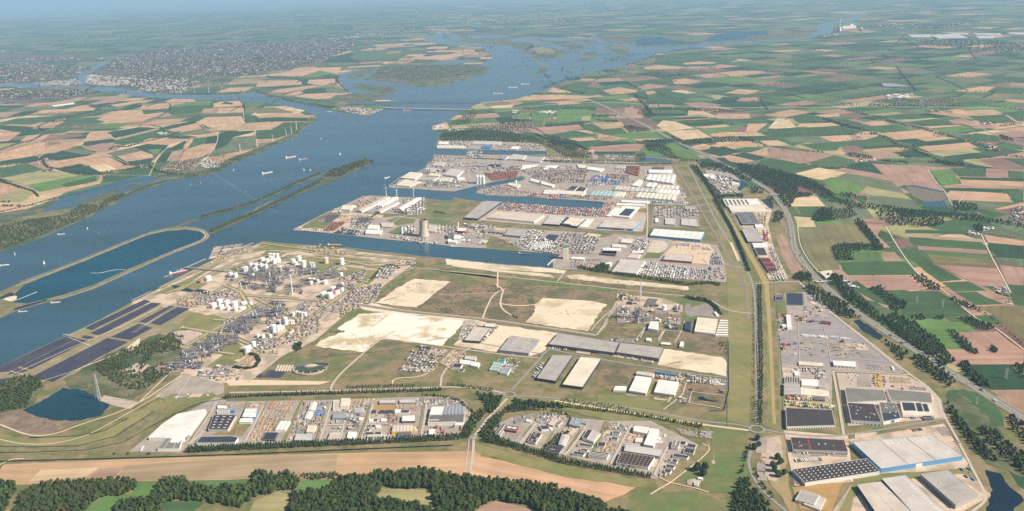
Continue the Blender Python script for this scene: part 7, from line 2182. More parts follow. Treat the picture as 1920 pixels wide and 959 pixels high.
process_unit("400,500 470,540 450,600 380,580",5,14,"small unit below the two tanks by the pipe bridge",G1,1)
process_unit("1640,640 1740,640 1720,680 1640,680",6,14,"small grey unit at the right corner of the refinery",G1,1)
crop(280,560,6)
G2="process units of the lower refinery"
process_unit("1140,180 1540,100 1480,210 1080,250",22,26,"process unit at the top of the lower refinery",G2,3)
process_unit("1060,220 1300,190 1200,340 880,330",22,26,"process unit in the middle of the lower refinery",G2,3)
process_unit("870,320 1180,330 1120,420 860,380",22,24,"dense pipework block of the lower refinery",G2,3)
process_unit("650,430 1000,420 1020,530 640,540",28,26,"wide dark process block of the lower refinery",G2,4)
process_unit("500,520 740,520 720,640 520,600",18,22,"process block left of the wide dark one",G2,3)
process_unit("600,640 860,520 880,560 640,700",14,18,"slanting pipe rack of the lower refinery",G2,1)
process_unit("380,600 560,590 560,700 370,720",18,24,"process block near the thicket",G2,3)
process_unit("190,740 420,720 420,810 180,800",16,14,"lowest process block of the refinery, at its left corner",G2,2)
process_unit("470,720 620,720 600,800 440,820",12,20,"process block beside the dark chimney",G2,2)
process_unit("300,690 480,690 470,740 300,730",8,14,"small process block above the lowest one",G2,2)
crop(960,480,6)
G3="process units of the lawn plant"
process_unit("1370,640 1445,640 1445,770 1370,770",14,40,"tall silver column group in the plant with brown lawns",G3,2)
process_unit("1100,680 1380,700 1380,730 1100,710",10,12,"pipe line left of the silver column group",G3,1)
process_unit("1450,720 1650,730 1640,760 1450,750",8,10,"pipe line right of the silver column group",G3,1)
process_unit("1830,580 1890,580 1890,640 1820,640",6,26,"small pyramid-shaped unit at the right of the lawn plant",G3,1)
process_unit("1740,760 1860,770 1850,835 1740,830",8,24,"silver columns at the lower right of the lawn plant",G3,1)
process_unit("1540,540 1660,560 1640,600 1500,590",6,10,"dark frame by the coal-grey field",G3,1)
process_unit("1230,610 1320,620 1310,650 1220,645",6,14,"small unit by the twin tanks",G3,1)
hall("1560,735 1650,742 1640,835 1530,815",14,"w","w","white ribbed block beside the silver columns","plant building",kind="ridge_u",n=5)
for q,c_,lb in (("1215,432 1255,436 1225,505 1185,500","n","long dark water basin roof by the lattice mast"),("1295,515 1362,518 1350,550 1285,545","n","square navy basin roof by the lattice mast"),("1530,480 1640,490 1590,570 1480,575","d","coal-grey slatted field roof of the lawn plant")):
 hall(q,3,c_,"d",lb,"basin cover")
crop(540,360,6)
process_unit("790,300 930,290 900,360 760,350",12,20,"chemical unit on the lower peninsula",S11,2)
crop(730,250,6)
process_unit("500,560 640,540 640,620 480,610",10,24,"conveyor works on the bulk quay",S11,2)
process_unit("1360,380 1480,370 1460,430 1340,430",8,20,"works in the wide upper port plots",S11,2)
crop(840,370,6)
process_unit("20,370 90,375 80,400 10,395",5,22,"unit behind the boiler house",S11,1)

def chimney(x,y,top,r,label,m,m2=None):
 c=wpts("%f,%f" % (x,y))[0];zc=proj(c)[2];hgt=(y-top)/CROP[2]*zc/FPX*1.02
 t=thing("chimney",label,"chimney",(c[0],c[1],1.4))
 b=MB();b.lathe([(r,0),(r*.72,hgt)],k=12);b.make("shaft",m,t)
 b=MB();b.lathe([(r*.8,hgt-2),(r*.8,hgt+.4)],k=12);b.make("rim",m2 or DSTEEL,t)
crop(360,430,6)
chimney(1133,742,495,2.7,"tall slim white chimney at the foot of the upper refinery",TANKW)
chimney(942,950,780,1.4,"thin grey chimney between the two refinery halves",STEEL)
chimney(930,560,400,2.5,"dark distillation tower rising from the upper refinery",DSTEEL)
chimney(790,560,430,2.2,"grey tower left of the dark distillation tower",PIPE)
chimney(740,600,480,1.5,"thin grey tower near the furnace block",STEEL)
chimney(895,540,430,1.8,"slim grey tower beside the dark distillation tower",STEEL)
crop(280,560,6)
chimney(598,745,590,1.8,"dark brown chimney in the lower refinery",mat("brown chimney",(.16,.09,.09),.7,.1,.2))
chimney(460,690,580,1.8,"pale grey chimney in the lower refinery",STEEL)
chimney(578,510,390,1.1,"thin flare stack by the pale lot",DSTEEL)
chimney(1430,180,20,1.4,"thin dark stack at the top of the lower refinery",DSTEEL)
crop(840,370,6)
chimney(115,345,272,4.0,"stout white chimney of the power plant",TANKW)
crop(1080,370,6)
# cooling tower
crop(540,360,6)
c=wpts("1530,500")[0]
t=thing("cooling_tower","big pale concrete cooling tower standing in the middle port peninsula","cooling tower",(c[0],c[1],1.4))
prof=[(33,0),(30.5,10),(27,25),(24,45),(22.6,62),(22.3,75),(22.8,88),(23.6,98)]
b=MB();b.lathe(prof,k=40);b.F=b.F[:-1];b.make("shell",CONC,t)
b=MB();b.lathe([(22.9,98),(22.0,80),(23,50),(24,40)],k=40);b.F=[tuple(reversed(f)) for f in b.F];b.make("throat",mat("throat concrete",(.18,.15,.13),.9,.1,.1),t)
b=MB();b.lathe([(24.1,96.5),(24.1,98.5),(22.7,98.5)],k=40);b.F=b.F[:-1];b.make("rim",CONC,t)
b=MB();b.lathe([(33.5,0),(33.5,2.2)],k=40);b.F=b.F[:-1];b.make("basin",M_conc,t)
# grain tower
crop(840,370,6)
q=wpts("1295,700")[0];t=thing("grain_tower","tall cream grain tower with a green roof at the end of the lower dock","grain tower",(q[0]+14,q[1]+10,1.4),-.05)
b=MB();hg=62
b.box(-13,13,-12,12,0,hg);b.make("tower",mat("cream concrete",(.80,.75,.64),.8,.05,.1),t)
for i in range(5):b=MB();b.lathe([(2.8,0),(2.8,hg-2)],-10.6+i*5.3,-12.2,12);b.make("silo_rib",mat("cream concrete",(.8,.75,.64)),t)
b=MB();b.hexa([(-13.5,-12.5),(13.5,-12.5),(13.5,12.5),(-13.5,12.5)],hg+.01,hg+1);b.box(-10,4,-8,8,hg+1,hg+6);b.make("roof",mat("green roof",(.10,.28,.22),.7),t)

LATM=mat("galvanised steel",(.48,.48,.48),.5,.1,.5,metal=.2)
def pylon(x,y,top,label,m=LATM,arms=3,mast=False,group=None,name="pylon"):
 c=wpts("%f,%f" % (x,y))[0];zc=proj(c)[2];h=(y-top)/CROP[2]*zc/FPX*1.05
 t=thing(name,label,"pylon" if not mast else "mast",(c[0],c[1],.5),.3,group)
 b=MB();w0=h*(.10 if not mast else .045);wt=.12*w0 if not mast else w0*.3;th=max(.35,h*.009);n=7
 w=lambda z:w0+(wt-w0)*z
 for i in range(n):
  z0,z1=i/n,(i+1)/n
  for a,d in (((-1,-1),(1,-1)),((1,-1),(1,1)),((1,1),(-1,1)),((-1,1),(-1,-1))):
   b.bar((a[0]*w(z0),a[1]*w(z0),z0*h),(a[0]*w(z1),a[1]*w(z1),z1*h),th)
   b.bar((a[0]*w(z0),a[1]*w(z0),z0*h),(d[0]*w(z1),d[1]*w(z1),z1*h),th*.6)
   b.bar((d[0]*w(z0),d[1]*w(z0),z0*h),(a[0]*w(z1),a[1]*w(z1),z1*h),th*.6)
 b.make("lattice",m,t)
 for k in range(arms):
  z=h*(.68+.13*k);L_=h*(.22,.17,.12)[k];b=MB()
  b.bar((-L_,0,z),(L_,0,z),th*1.2);b.bar((-L_,0,z),(0,0,z+h*.05),th);b.bar((L_,0,z),(0,0,z+h*.05),th);b.make("cross_arm",m,t)
crop(0,620,6)
pylon(1122,780,480,"tall grey lattice tower standing on the bank of the pond",arms=0,mast=True,name="lattice_tower")
pylon(1085,770,560,"slightly shorter lattice tower just left of the tall one by the pond",arms=0,mast=True,name="lattice_tower")
crop(960,480,6)
pylon(1445,515,280,"white lattice mast at the top of the plant with brown lawns",mat("white mast",(.75,.75,.72)),arms=0,mast=True,name="lattice_tower")
crop(1440,420,4)
PG="power pylons crossing the right-hand fields"
for x,y,tp,lb in ((1307,632,565,"pylon in the middle of the dark green field"),(1137,440,385,"pylon standing in the hedge above the dark green field"),(384,582,518,"pylon beside the motorway above the container yard"),(1115,585,535,"distant thin pylon in the left of the dark green field"),(968,530,505,"small pylon on the far left of the dark green field"),(600,545,505,"small pylon in the strip between motorway and field"),(1525,860,795,"pylon in the brown field at the right"),(935,95,55,"small pylon by the sandy track")):
 pylon(x,y,tp,lb,group=PG)
crop(1600,640,6)
pylon(1715,425,295,"pylon on the dark green field near the right edge",group=PG)
pylon(1385,715,620,"pylon on the rounded green field beside the motorway",group=PG)
crop(1440,200,4)
pylon(865,880,780,"pylon before the dark wooded block",group=PG);pylon(702,580,535,"pylon far off in the grey-green field",group=PG)
crop(1120,760,6)
c=wpts("1305,645")[0];t=thing("mast","thin white pole mast on a small stone pad in the green field","mast",(c[0],c[1],1))
b=MB();b.lathe([(.5,0),(.35,40)],k=8);b.make("pole",TANKW,t);b=MB();b.hexa([(-5,-9),(5,-9),(5,9),(-5,9)],0,.5);b.make("pad",M_paved,t)

def turbine(x,y,hub,label,rot,group):
 c=wpts("%f,%f" % (x,y))[0];zc=proj(c)[2];h=(y-hub)/CROP[2]*zc/FPX*1.02;h=min(max(h,60),100)
 t=thing("wind_turbine",label,"wind turbine",(c[0],c[1],1),-.5,group);s=h/70
 b=MB();b.lathe([(2.4*s,0),(1.4*s,h)],k=10);b.make("tower",TANKW,t)
 b=MB();b.box(-1.8*s,1.8*s,-2.5*s,6*s,h-.5,h+3*s);b.make("nacelle",TANKW,t)
 for k in range(3):
  a=rot+k*2.0944;L_=h*.52;d=(math.cos(a),math.sin(a));n_=(-d[1],d[0]);b=MB();z=h+1.3*s
  P_=lambda l,w:(d[0]*l+n_[0]*w,-3.2*s,z+d[1]*l+n_[1]*w)
  q=[P_(0,-.9*s),P_(L_*.2,-1.9*s),P_(L_,-.25*s),P_(L_,.25*s),P_(L_*.2,1.0*s),P_(0,.9*s)]
  b.V=q+[(p[0],p[1]+.5*s,p[2]) for p in q];b.F=[tuple(range(6)),tuple(reversed(range(6,12)))]+[(i,(i+1) % 6,6+(i+1) % 6,6+i) for i in range(6)]
  b.make("blade",TANKW,t)
TU="wind turbines along the river dike"
crop(480,200,4)
for i,(x,y,hb_,lb) in enumerate(((10,305,250,"wind turbine, second from the left on the river dike"),(128,268,220,"wind turbine, third from the left on the river dike"),(228,221,183,"wind turbine in the middle of the river dike"),(268,206,155,"tall wind turbine, second from the right on the river dike"),(305,175,122,"wind turbine at the right end of the river dike"))):
 turbine(x,y,hb_,lb,1.5+i*.5,TU)
turbine(1060,712,628,"nearest wind turbine, at the tip of the left peninsula",.6,S12)
turbine(978,672,640,"wind turbine left of the nearest one on the left peninsula",1.9,S12)
turbine(920,760,705,"wind turbine among the long pale sheds",1.1,S12)
turbine(1182,680,640,"wind turbine at the right of the long pale sheds",1.3,S12)
crop(0,180,4)
turbine(1803,418,368,"wind turbine at the left end of the river dike, beside the caravan park",.4,TU)
crop(0,0,4)
for i,(x,y) in enumerate(((1358,705),(1460,702),(1567,700),(1667,700))):turbine(x,y,y-40,"far wind turbine beyond the river, %s of four" % ("first","second","third","last")[i],i*.7,"far wind turbines")

# ------------------------------------------------------------------ solar park
crop(0,420,4)
def solar(s,label):
 q=[np.array(p[:2]) for p in wpts(s)];c=sum(q)/4;BL,BR,FR,FL=[(p-c)*1.04 for p in q]
 t=thing("solar_field",label,"solar panels",(c[0],c[1],1.3),0,"solar fields by the river")
 D=max(np.linalg.norm(BL-FL),np.linalg.norm(BR-FR));n=min(95,max(3,int(D/5.5)))
 for i in range(n):
  v0=i/n;v1=v0+.80/n;a,b_,c_,d=FL+(BL-FL)*v0,FR+(BR-FR)*v0,FR+(BR-FR)*v1,FL+(BL-FL)*v1
  m_=MB();m_.V=[(*a,.8),(*b_,.8),(*c_,1.9),(*d,1.9),(*a,.7),(*b_,.7),(*c_,1.8),(*d,1.8)]
  m_.F=[(0,1,2,3),(7,6,5,4),(0,4,5,1),(2,6,7,3),(1,5,6,2),(0,3,7,4)];m_.make("panel_row",PVF,t)
PVF=mat("solar field glass",(.058,.058,.088),.35,.15,.02,rgb2=(.07,.068,.10),patch=.01)
solar("1080,575 1120,590 700,795 650,780","long thin solar field nearest the river, upper one")
solar("1130,600 1205,605 760,835 690,820","long solar field, second from the river, upper one")
solar("1270,620 1310,625 1110,745 1050,735","narrow solar field left of the widest upper one")
solar("1330,630 1420,640 1210,760 1130,745","solar field at the upper right corner of the solar park")
solar("1040,755 1140,785 980,870 840,850","square solar field in the middle right of the solar park")
crop(0,620,6)
solar("1200,100 1425,142 615,572 360,530","largest solar field, nearest the thicket and the pond")
solar("860,105 982,125 360,436 250,405","solar field left of the largest one")
solar("740,75 850,100 130,455 -140,480","long solar field along the river, lower one")
solar("200,430 320,455 160,505 100,490","small square solar field at the lower end")
solar("960,60 1070,80 1030,106 920,85","tiny solar field at the crossing of the tracks")
solar("-60,560 135,540 0,615 -120,660","solar field cut by the left edge of the picture")
crop(540,360,6)
solar("610,420 660,428 600,478 510,465","left solar field on the quay of the lower peninsula");solar("690,432 800,440 760,492 620,480","right solar field on the quay of the lower peninsula")
crop(280,560,6)
solar("1360,810 1530,830 1480,895 1280,890","small solar field beside the settling basin");solar("1240,855 1290,860 1270,895 1200,890","tiny solar field left of the one by the settling basin")
crop(560,600,6)
# settling basin: fan of walls round a dark slope
c=P(583,690)
t=thing("settling_basin","fan-shaped settling basin with pale walls beside the refinery","basin",(c[0],c[1],1.2))
for nm,r0,r1,z0,z1,mm in (("wall",62,70,0,5,M_paved),("slope",20,62,0,6,mat("dark planted slope",(.05,.08,.06),.9,.3,.1))):
 b=MB();k=14
 for i in range(k):
  a0,a1=math.pi*(1.0+i/k),math.pi*(1.0+(i+1)/k)
  b.hexa([(math.cos(a0)*r0,math.sin(a0)*r0),(math.cos(a0)*r1,math.sin(a0)*r1),(math.cos(a1)*r1,math.sin(a1)*r1),(math.cos(a1)*r0,math.sin(a1)*r0)],z0,z1)
 b.make(nm,mm,t)
for k in range(6):
 a=math.pi*(1.08+k/6.2);b=MB();b.bar((math.cos(a)*56,math.sin(a)*56,6.6),(math.cos(a)*66,math.sin(a)*66,6.6),4);b.make("rib",M_paved,t)
b=MB();b.bar((-66,6,4),(-4,34,4),8);b.bar((4,34,4),(66,20,4),8);b.make("screen_house",cm((.16,.17,.2)),t)
b=MB();b.hexa([(-34,6),(34,6),(10,30),(-10,30)],0,1.2);b.make("forecourt",M_sand,t)
crop(280,560,6)
for i in range(6):
 hall("%d,750 %d,752 %d,820 %d,818" % (1450+i*32,1464+i*32,1430+i*32,1416+i*32),2.2,"c","c","pale sludge bed wall, number %s from the left beside the basin" % ["one","two","three","four","five","six"][i],"basin wall")

# ------------------------------------------------------------------ jetties, bridges
JM=M_conc
def deck(name,s,w,z,label,cat,th=1.5,legs=0,m=None):
 q=[np.array(p[:2]) for p in wpts(s,z)];c=q[0]
 t=thing(name,label,cat,(c[0],c[1],0));b=MB()
 for a,e in zip(q,q[1:]):
  a,e=a-c,e-c;d=(e-a)/np.linalg.norm(e-a);n_=np.array([-d[1],d[0]])*w/2
  b.hexa([tuple(a-n_),tuple(e-n_),tuple(e+n_),tuple(a+n_)],z-th,z)
 b.make("deck",m or JM,t)
 tot=sum(np.linalg.norm(e-a) for a,e in zip(q,q[1:]))
 for i in range(legs):
  s_=(i+.5)/legs*tot
  for a,e in zip(q,q[1:]):
   L_=np.linalg.norm(e-a)
   if s_ <= L_:
    p=a+(e-a)*s_/L_-c;b=MB();b.hexa([(p[0]-2,p[1]-w*.4),(p[0]+2,p[1]-w*.4),(p[0]+2,p[1]+w*.4),(p[0]-2,p[1]+w*.4)],-1,z-th-.01);b.make("pier",JM,t);break
   s_ -= L_
 return t
crop(0,420,4)
deck("jetty","1228,402 1380,335",11,4,"narrow jetty in front of the red-hulled tanker","jetty",legs=5)
deck("jetty","1385,330 1545,262",14,4,"broad jetty head beyond the red-hulled tanker","jetty",legs=5)
t=deck("pipe_bridge","1392,325 1500,335 1700,352 1905,380",10,9,"long pipe bridge running from the jetty into the refinery","pipe bridge",legs=14)
deck("jetty","1510,322 1625,272",8,3,"thin jetty right of the broad jetty head","jetty",legs=4)
deck("jetty","985,575 1120,510 1180,505",7,3,"thin jetty beside the upper solar field","jetty",legs=4)
deck("jetty","1320,432 1400,405",12,3,"short pale jetty below the red-hulled tanker","jetty",legs=3)
deck("jetty","1785,195 1835,165 1900,142",12,3,"jetty at the upper corner of the refinery shore","jetty",legs=3)
deck("jetty","1700,238 1760,210",12,3,"short jetty with a frame on the refinery shore","jetty",legs=2)
deck("jetty","470,832 510,828",8,3,"small landing stage at the top of the lower solar fields","jetty",legs=2)
crop(840,370,6)
deck("jetty","1120,765 1180,705 1200,700",7,3,"short white pier at the end of the lower dock","jetty",legs=2,m=cm((.7,.68,.64)))
crop(0,0,1)
deck("road_bridge","712,201 735,202.5 800,204 883,205.5",30,12,"long low motorway bridge on piers across the river","bridge",3,11,M_lroad)
deck("railway_bridge","700,190.5 755,190.5 820,191 905,191.5",14,12,"slimmer railway bridge just upstream of the motorway bridge","bridge",3,12,PIPE)
deck("motorway_viaduct","1530,528.5 1551,528.5",12,8,"small road viaduct crossing the motorway beside the round trees","bridge",1.5,2,M_lroad)
deck("road_viaduct","1436,364.5 1464,365",12,8,"upper road viaduct over the motorway junction","bridge",1.5,2,M_lroad)

# ------------------------------------------------------------------ ships and boats
def hull(L,B,Hh,bow=.2):
 b=MB();n=[(-.5,.8),(-.47,1),(.5-bow,1),(.5-bow*.4,.65),(.5,.05)]
 q=[(x*L,-y*B/2) for x,y in n]+[(x*L,y*B/2) for x,y in reversed(n)]
 b.hexa(q,-.5,Hh);return b
def ship(x,y,L,rz,label,hullc,deckc,cargo=None,tanker=False,name="cargo_ship",group=None):
 L *= .86;c=wpts("%f,%f" % (x,y))[0];B=L*.13 if not tanker else L*.17
 t=thing(name,label,"ship",(c[0],c[1],.8),rz,group)
 hull(L,B,L*.055).make("hull",cm(hullc),t)
 b=hull(L*.96,B*.9,L*.055+.3);b.V=[(p[0],p[1],max(p[2],L*.054)) for p in b.V];b.make("deck",cm(deckc),t)
 b=MB();b.box(-L*.47,-L*.36,-B*.38,B*.38,L*.05,L*.125);b.box(-L*.45,-L*.38,-B*.3,B*.3,L*.125,L*.15);b.make("bridge_house",cm((.82,.8,.76)),t)
 if tanker:
  b=MB();b.box(-L*.33,L*.4,-1,1,L*.045,L*.06);b.make("pipe_deck",cm((.7,.68,.62)),t)
  for k in (0,1):b=MB();b.bar((L*(-.1+.2*k),0,L*.04),(L*(-.02+.2*k),3,L*.2),1.2);b.make("loading_arm",cm((.8,.8,.76)),t)
 else:
  for k in range(4):b=MB();x0=-L*.33+k*L*.18;b.box(x0,x0+L*.16,-B*.36,B*.36,L*.056,L*.058+L*(.012 if not cargo else .05));b.make("hold",cm(cargo[k % len(cargo)] if cargo else deckc),t)
crop(0,0,1)
SG="barges on the river"
a=math.radians
ship(335,512,118,a(38),"red-hulled tanker moored at the T-shaped jetty",(.42,.05,.05),(.70,.62,.55),tanker=True,name="tanker")
ship(628,462,105,a(-8),"dark-hulled ship with yellow deck cranes off the refinery quay",(.10,.10,.13),(.55,.12,.08),[(.75,.42,.05),(.75,.42,.05),(.7,.5,.1)],name="crane_ship")
ship(984,477,82,a(-6),"low dark barge moored under the dense white works",(.07,.09,.14),(.22,.24,.28),name="barge")
ship(857,464.5,86,a(-8),"blue coaster moored at the power plant quay",(.05,.10,.28),(.5,.5,.5),name="coaster")
ship(1036,374,90,a(-4),"red coaster moored at the container quay of the middle dock",(.50,.05,.06),(.6,.1,.1),name="coaster")
ship(985,385,60,a(-6),"red and white coaster moored on the lower side of the middle dock",(.50,.05,.06),(.7,.66,.6),name="coaster")
ship(545,295.5,120,a(42),"long white barge heading upriver, upper one of the pair",(.62,.60,.56),(.40,.38,.36),name="barge",group=None)
ship(568,299.5,100,a(48),"dark barge right of the long white one",(.35,.28,.26),(.25,.24,.24),name="barge")
ship(501,325,110,a(42),"white barge alone on the river below the pair",(.66,.64,.60),(.45,.43,.4),name="barge")
ship(726,334,80,a(60),"white barge close to the upper peninsula",(.66,.64,.60),(.5,.48,.45),name="barge")
ship(763,208,110,a(10),"pinkish red barge below the motorway bridge",(.60,.25,.25),(.65,.4,.38),name="barge")
ship(115,440,52,a(10),"white motor cruiser near the reed island",(.75,.75,.72),(.7,.7,.68),name="motor_cruiser")
ship(8,498,60,a(15),"white boat at the left edge of the river",(.75,.75,.72),(.7,.7,.68),name="motor_cruiser")
ship(104,568,48,a(15),"white patrol boat moored at the ring dike",(.7,.72,.72),(.7,.7,.68),name="patrol_boat")
ship(43,585,46,a(8),"white workboat moored at the small harbour of the ring dike",(.7,.7,.68),(.65,.62,.6),name="workboat")
ship(618,210,60,a(0),"white boat leaving the marina",(.75,.75,.72),(.7,.7,.68),name="motor_cruiser")
ship(934,176,150,a(5),"pale push convoy upstream, left of two",(.6,.52,.48),(.55,.45,.4),name="push_barge")
ship(962,165,150,a(5),"pale push convoy upstream, right of two",(.6,.58,.55),(.6,.58,.55),name="push_barge")
ship(985,158.5,150,a(5),"pale barge furthest upstream",(.6,.58,.55),(.5,.48,.45),name="push_barge")
def sailboat(x,y,label,s=1.0):
 s *= .72
 c=wpts("%f,%f" % (x,y))[0];t=thing("sailboat",label,"sailboat",(c[0],c[1],.8),R.uniform(0,6),"sailing boats on the river")
 b=hull(14*s,4.2*s,1.3*s,.4);b.make("hull",cm((.8,.8,.78)),t)
 b=MB();b.bar((0,0,1),(0,0,19*s),.3);b.make("mast",cm((.8,.8,.78)),t)
 b=MB();b.V=[(-.3,0,2.2),(-6*s,.8,2.4),(-.3,0,18*s),(.4,0,2.2),(6.4*s,-.8,2.0),(.3,0,16*s),(-.3,.2,2.2),(-6*s,1,2.4),(-.3,.2,18*s),(.4,.2,2.2),(6.4*s,-.6,2),(.3,.2,16*s)]
 b.F=[(0,1,2),(3,4,5),(8,7,6),(11,10,9)];b.make("sail",cm((.85,.85,.83)),t)
for x,y,lb,s in ((28,478,"near the left edge",1.5),(83,495,"above the left end of the basin",1.5),(185,439,"above the middle of the basin",1.2),(164,430,"close to the reed island",1.0),(461,360,"between the reed island and the broken bank",1.6),(357,347,"left of the trio under the village",1.0),(376,344,"middle of the trio under the village",1.0),(398,342,"right of the trio under the village",1.0),
     (438,320,"just off the caravan park",1.0),(570,320,"left one below the pair of barges",1.5),(582,320,"right one below the pair of barges",1.1),(638,290,"in the middle of the wide river",1.5),(616,246,"below the wind turbines' end",1.5),(602,261,"left of the wide river's middle",1.1),(708,243,"right of the wide river's middle",1.1),(806,190,"just above the railway bridge",1.6),(1057,137,"far upstream by the village shore",2.0)):
 sailboat(x,y,"white sailboat "+lb,s)
def line_things(s,n,fn):
 q=[np.array(p[:2]) for p in wpts(s)]
 seg=[np.linalg.norm(b-a) for a,b in zip(q,q[1:])];tot=sum(seg)
 for i in range(n):
  d=(i+.5)/n*tot
  for k,(a_,b_) in enumerate(zip(q,q[1:])):
   if d <= seg[k]:fn(a_+(b_-a_)*d/seg[k],math.atan2(*(b_-a_)[::-1]),i);break
   d -= seg[k]
BM=MB();BM.box(-4,4,-1.2,1.2,0,1.2);_fl=BM.make("float",cm((.8,.8,.78)));flm=_fl.data;bpy.data.objects.remove(_fl)
def floats(lb,grp):
 def f(p,rz,i):
  o=link("floating_pipe",flm);o.location=(p[0],p[1],1.2);o.rotation_euler=(0,0,rz);tag(o,lb,"pipe float",grp)
 return f
crop(0,420,4)
line_things("690,373 760,370 820,355 880,346 940,345",16,floats("white pipe float in the curved chain in the middle of the basin","curved chain of floats"))
line_things("85,585 150,565 210,540 280,512",14,floats("white pipe float in the chain at the left end of the basin","left chain of floats"))
crop(0,0,1);ship(171,512.5,14,0,"small white dredger at the end of the curved float chain",(.8,.8,.78),(.7,.7,.7),name="dredger")

# ------------------------------------------------------------------ traffic
def hwy_cars():
 w=smooth(wpts(HWY),2)
 for off,dirn in ((6.5,0),(10.5,0),(-6.5,1),(-10.5,1)):
  l,_=offset_line(w,2*off)
  for a_,b_ in zip(l,l[1:]):
   L_=np.linalg.norm(b_-a_)
   for k in range(int(L_/60+R.random())):
    if R.random()>.42:continue
    p=a_+(b_-a_)*R.random();rz=math.atan2(*(b_-a_)[::-1])+math.pi*dirn;cl=R.choice([(.8,.8,.78),(.7,.7,.7),(.1,.1,.12),(.4,.05,.05),(.1,.15,.35),(.3,.3,.3)])
    if R.random()<.25:reg("truck",float(p[0]),float(p[1]),rz,(1.1,1.1,1.1),cm(cl),"truck","%s lorry driving on the motorway" % cname(cl),"truck","lorries on the motorway",z=2.2)
    else:reg("car",float(p[0]),float(p[1]),rz,(1.2,1.2,1.2),cm(cl),"car","%s car driving on the motorway" % cname(cl),"car","cars on the motorway",z=2.2)
hwy_cars()

# ------------------------------------------------------------------ houses: villages and the far towns
HR=[(.34,.14,.09),(.28,.12,.09),(.14,.12,.12),(.20,.11,.09),(.42,.20,.13),(.5,.48,.44)]
def houses(s,sp,label,group,cols=HR,dens=.8,size=(13,9,8),trees=.3,kind="house"):
 w=wpts(s);xs=[p[0] for p in w];ys=[p[1] for p in w];gx=np.arange(min(xs),max(xs),sp);gy=np.arange(min(ys),max(ys),sp)
 if len(gx)*len(gy)>90000:print("houses too dense",label,len(gx)*len(gy));return
 for x in gx:
  for y in gy:
   xx,yy=x+R.uniform(-.4,.4)*sp,y+R.uniform(-.4,.4)*sp
   if not inpoly([xx],[yy],w)[0]:continue
   if R.random()<dens:
    k=R.uniform(.75,1.4);reg(kind,float(xx),float(yy),R.choice((0,1.57))+.3,(size[0]*k,size[1]*k,size[2]*R.uniform(.8,1.2)),cm(R.choice(cols)),"house" if kind == "house" else "city_block",label,"house" if kind == "house" else "building",group,z=1.0)
   elif R.random()<trees:put_tree(float(xx),float(yy),12+size[0]*.12,"tree between the houses of a village","village trees")
crop(0,180,4)
houses("1190,545 1300,520 1360,490 1460,480 1490,470 1460,550 1340,565 1200,570",21,"red-roofed house in the riverside village at the left","riverside village")
houses("1490,520 1510,475 1560,470 1660,510 1640,540 1540,545",16,"white caravan in the park beside the riverside village","caravans by the village",cols=[(.8,.78,.74),(.7,.7,.68)],size=(10,5,4),dens=.9)
houses("390,225 490,180 500,170 420,175",26,S13,S14);houses("400,240 540,230 700,215 820,222 720,240 480,248",34,S13,S14)
houses("980,215 1080,195 1190,165 1210,175 1060,225",30,S13,S14);houses("1040,525 1100,520 1110,545 1060,550",24,"farmhouse on the left dike road","left dike farms");houses("340,562 420,555 430,568 350,578",18,"red-roofed farm on the left dike","left dike farms",size=(18,12,8))
houses("1190,275 1250,280 1240,295 1190,290",30,"farm barn in the left polder","left polder farms",cols=[(.7,.68,.64)],size=(22,14,8))
houses("300,480 350,470 360,485 310,495",30,"farm barn in the left polder","left polder farms",size=(22,14,8))
crop(480,200,4)
houses("590,10 950,20 900,50 820,62 720,55 640,35",26,"white boat or caravan of the marina on the far spit","marina on the far spit",cols=[(.8,.78,.76),(.7,.7,.68),(.2,.25,.4)],size=(18,6,5),dens=.85)
houses("1320,150 1400,135 1420,165 1340,175",20,"white boat of the small harbour at the dike end","small harbour boats",cols=[(.8,.78,.76)],size=(18,6,5))
houses("1560,150 1800,130 1918,120 1918,190 1780,180 1640,165",27,S15,"village beyond the dock")
houses("1400,160 1560,165 1640,175 1560,190 1420,185",34,"shed on the spit by the small harbour","sheds on the spit",cols=[(.6,.56,.5),(.3,.3,.3)],size=(20,12,6),dens=.6)
crop(960,200,4)
houses("-20,120 60,115 150,120 170,160 130,190 60,200 0,200 -30,170",27,S15,"village beyond the dock")
houses("215,35 330,35 330,55 215,52",32,"pale farm barn above the village","farms above the village",cols=[(.7,.68,.64)],size=(28,14,8));houses("0,30 40,32 40,52 0,50",30,"pale farm barn above the village","farms above the village",cols=[(.7,.68,.64)],size=(28,14,8))
crop(960,0,4)
houses("610,540 700,545 870,535 900,550 760,585 700,580",46,"house in the far riverside village","far riverside village",dens=.85);houses("980,530 1200,515 1500,515 1520,525 1400,550 1150,560 1020,555",48,"house in the long far village","long far village",dens=.7)
crop(1440,0,4)
houses("560,450 720,440 860,445 900,460 700,470 570,468",60,"house in the far ribbon village","far ribbon village",dens=.7);houses("870,715 950,710 1100,708 1060,735 900,745",36,"white shed of the freight village by the curved road","freight village",cols=[(.8,.78,.74),(.6,.58,.55)],size=(36,20,8),dens=.8)
houses("750,775 900,755 1430,758 1480,795 1200,800 760,798",40,S16,"village by the far motorway",dens=.7);houses("460,770 700,772 700,792 460,795",45,S16,"village by the far motorway",dens=.5)
crop(1440,200,4)
houses("1840,770 1918,745 1918,880 1800,870",22,"house in the estate at the right edge behind the wooded dike","estate at the right edge",cols=[(.12,.11,.12),(.2,.19,.2),(.6,.58,.54)],dens=.85)
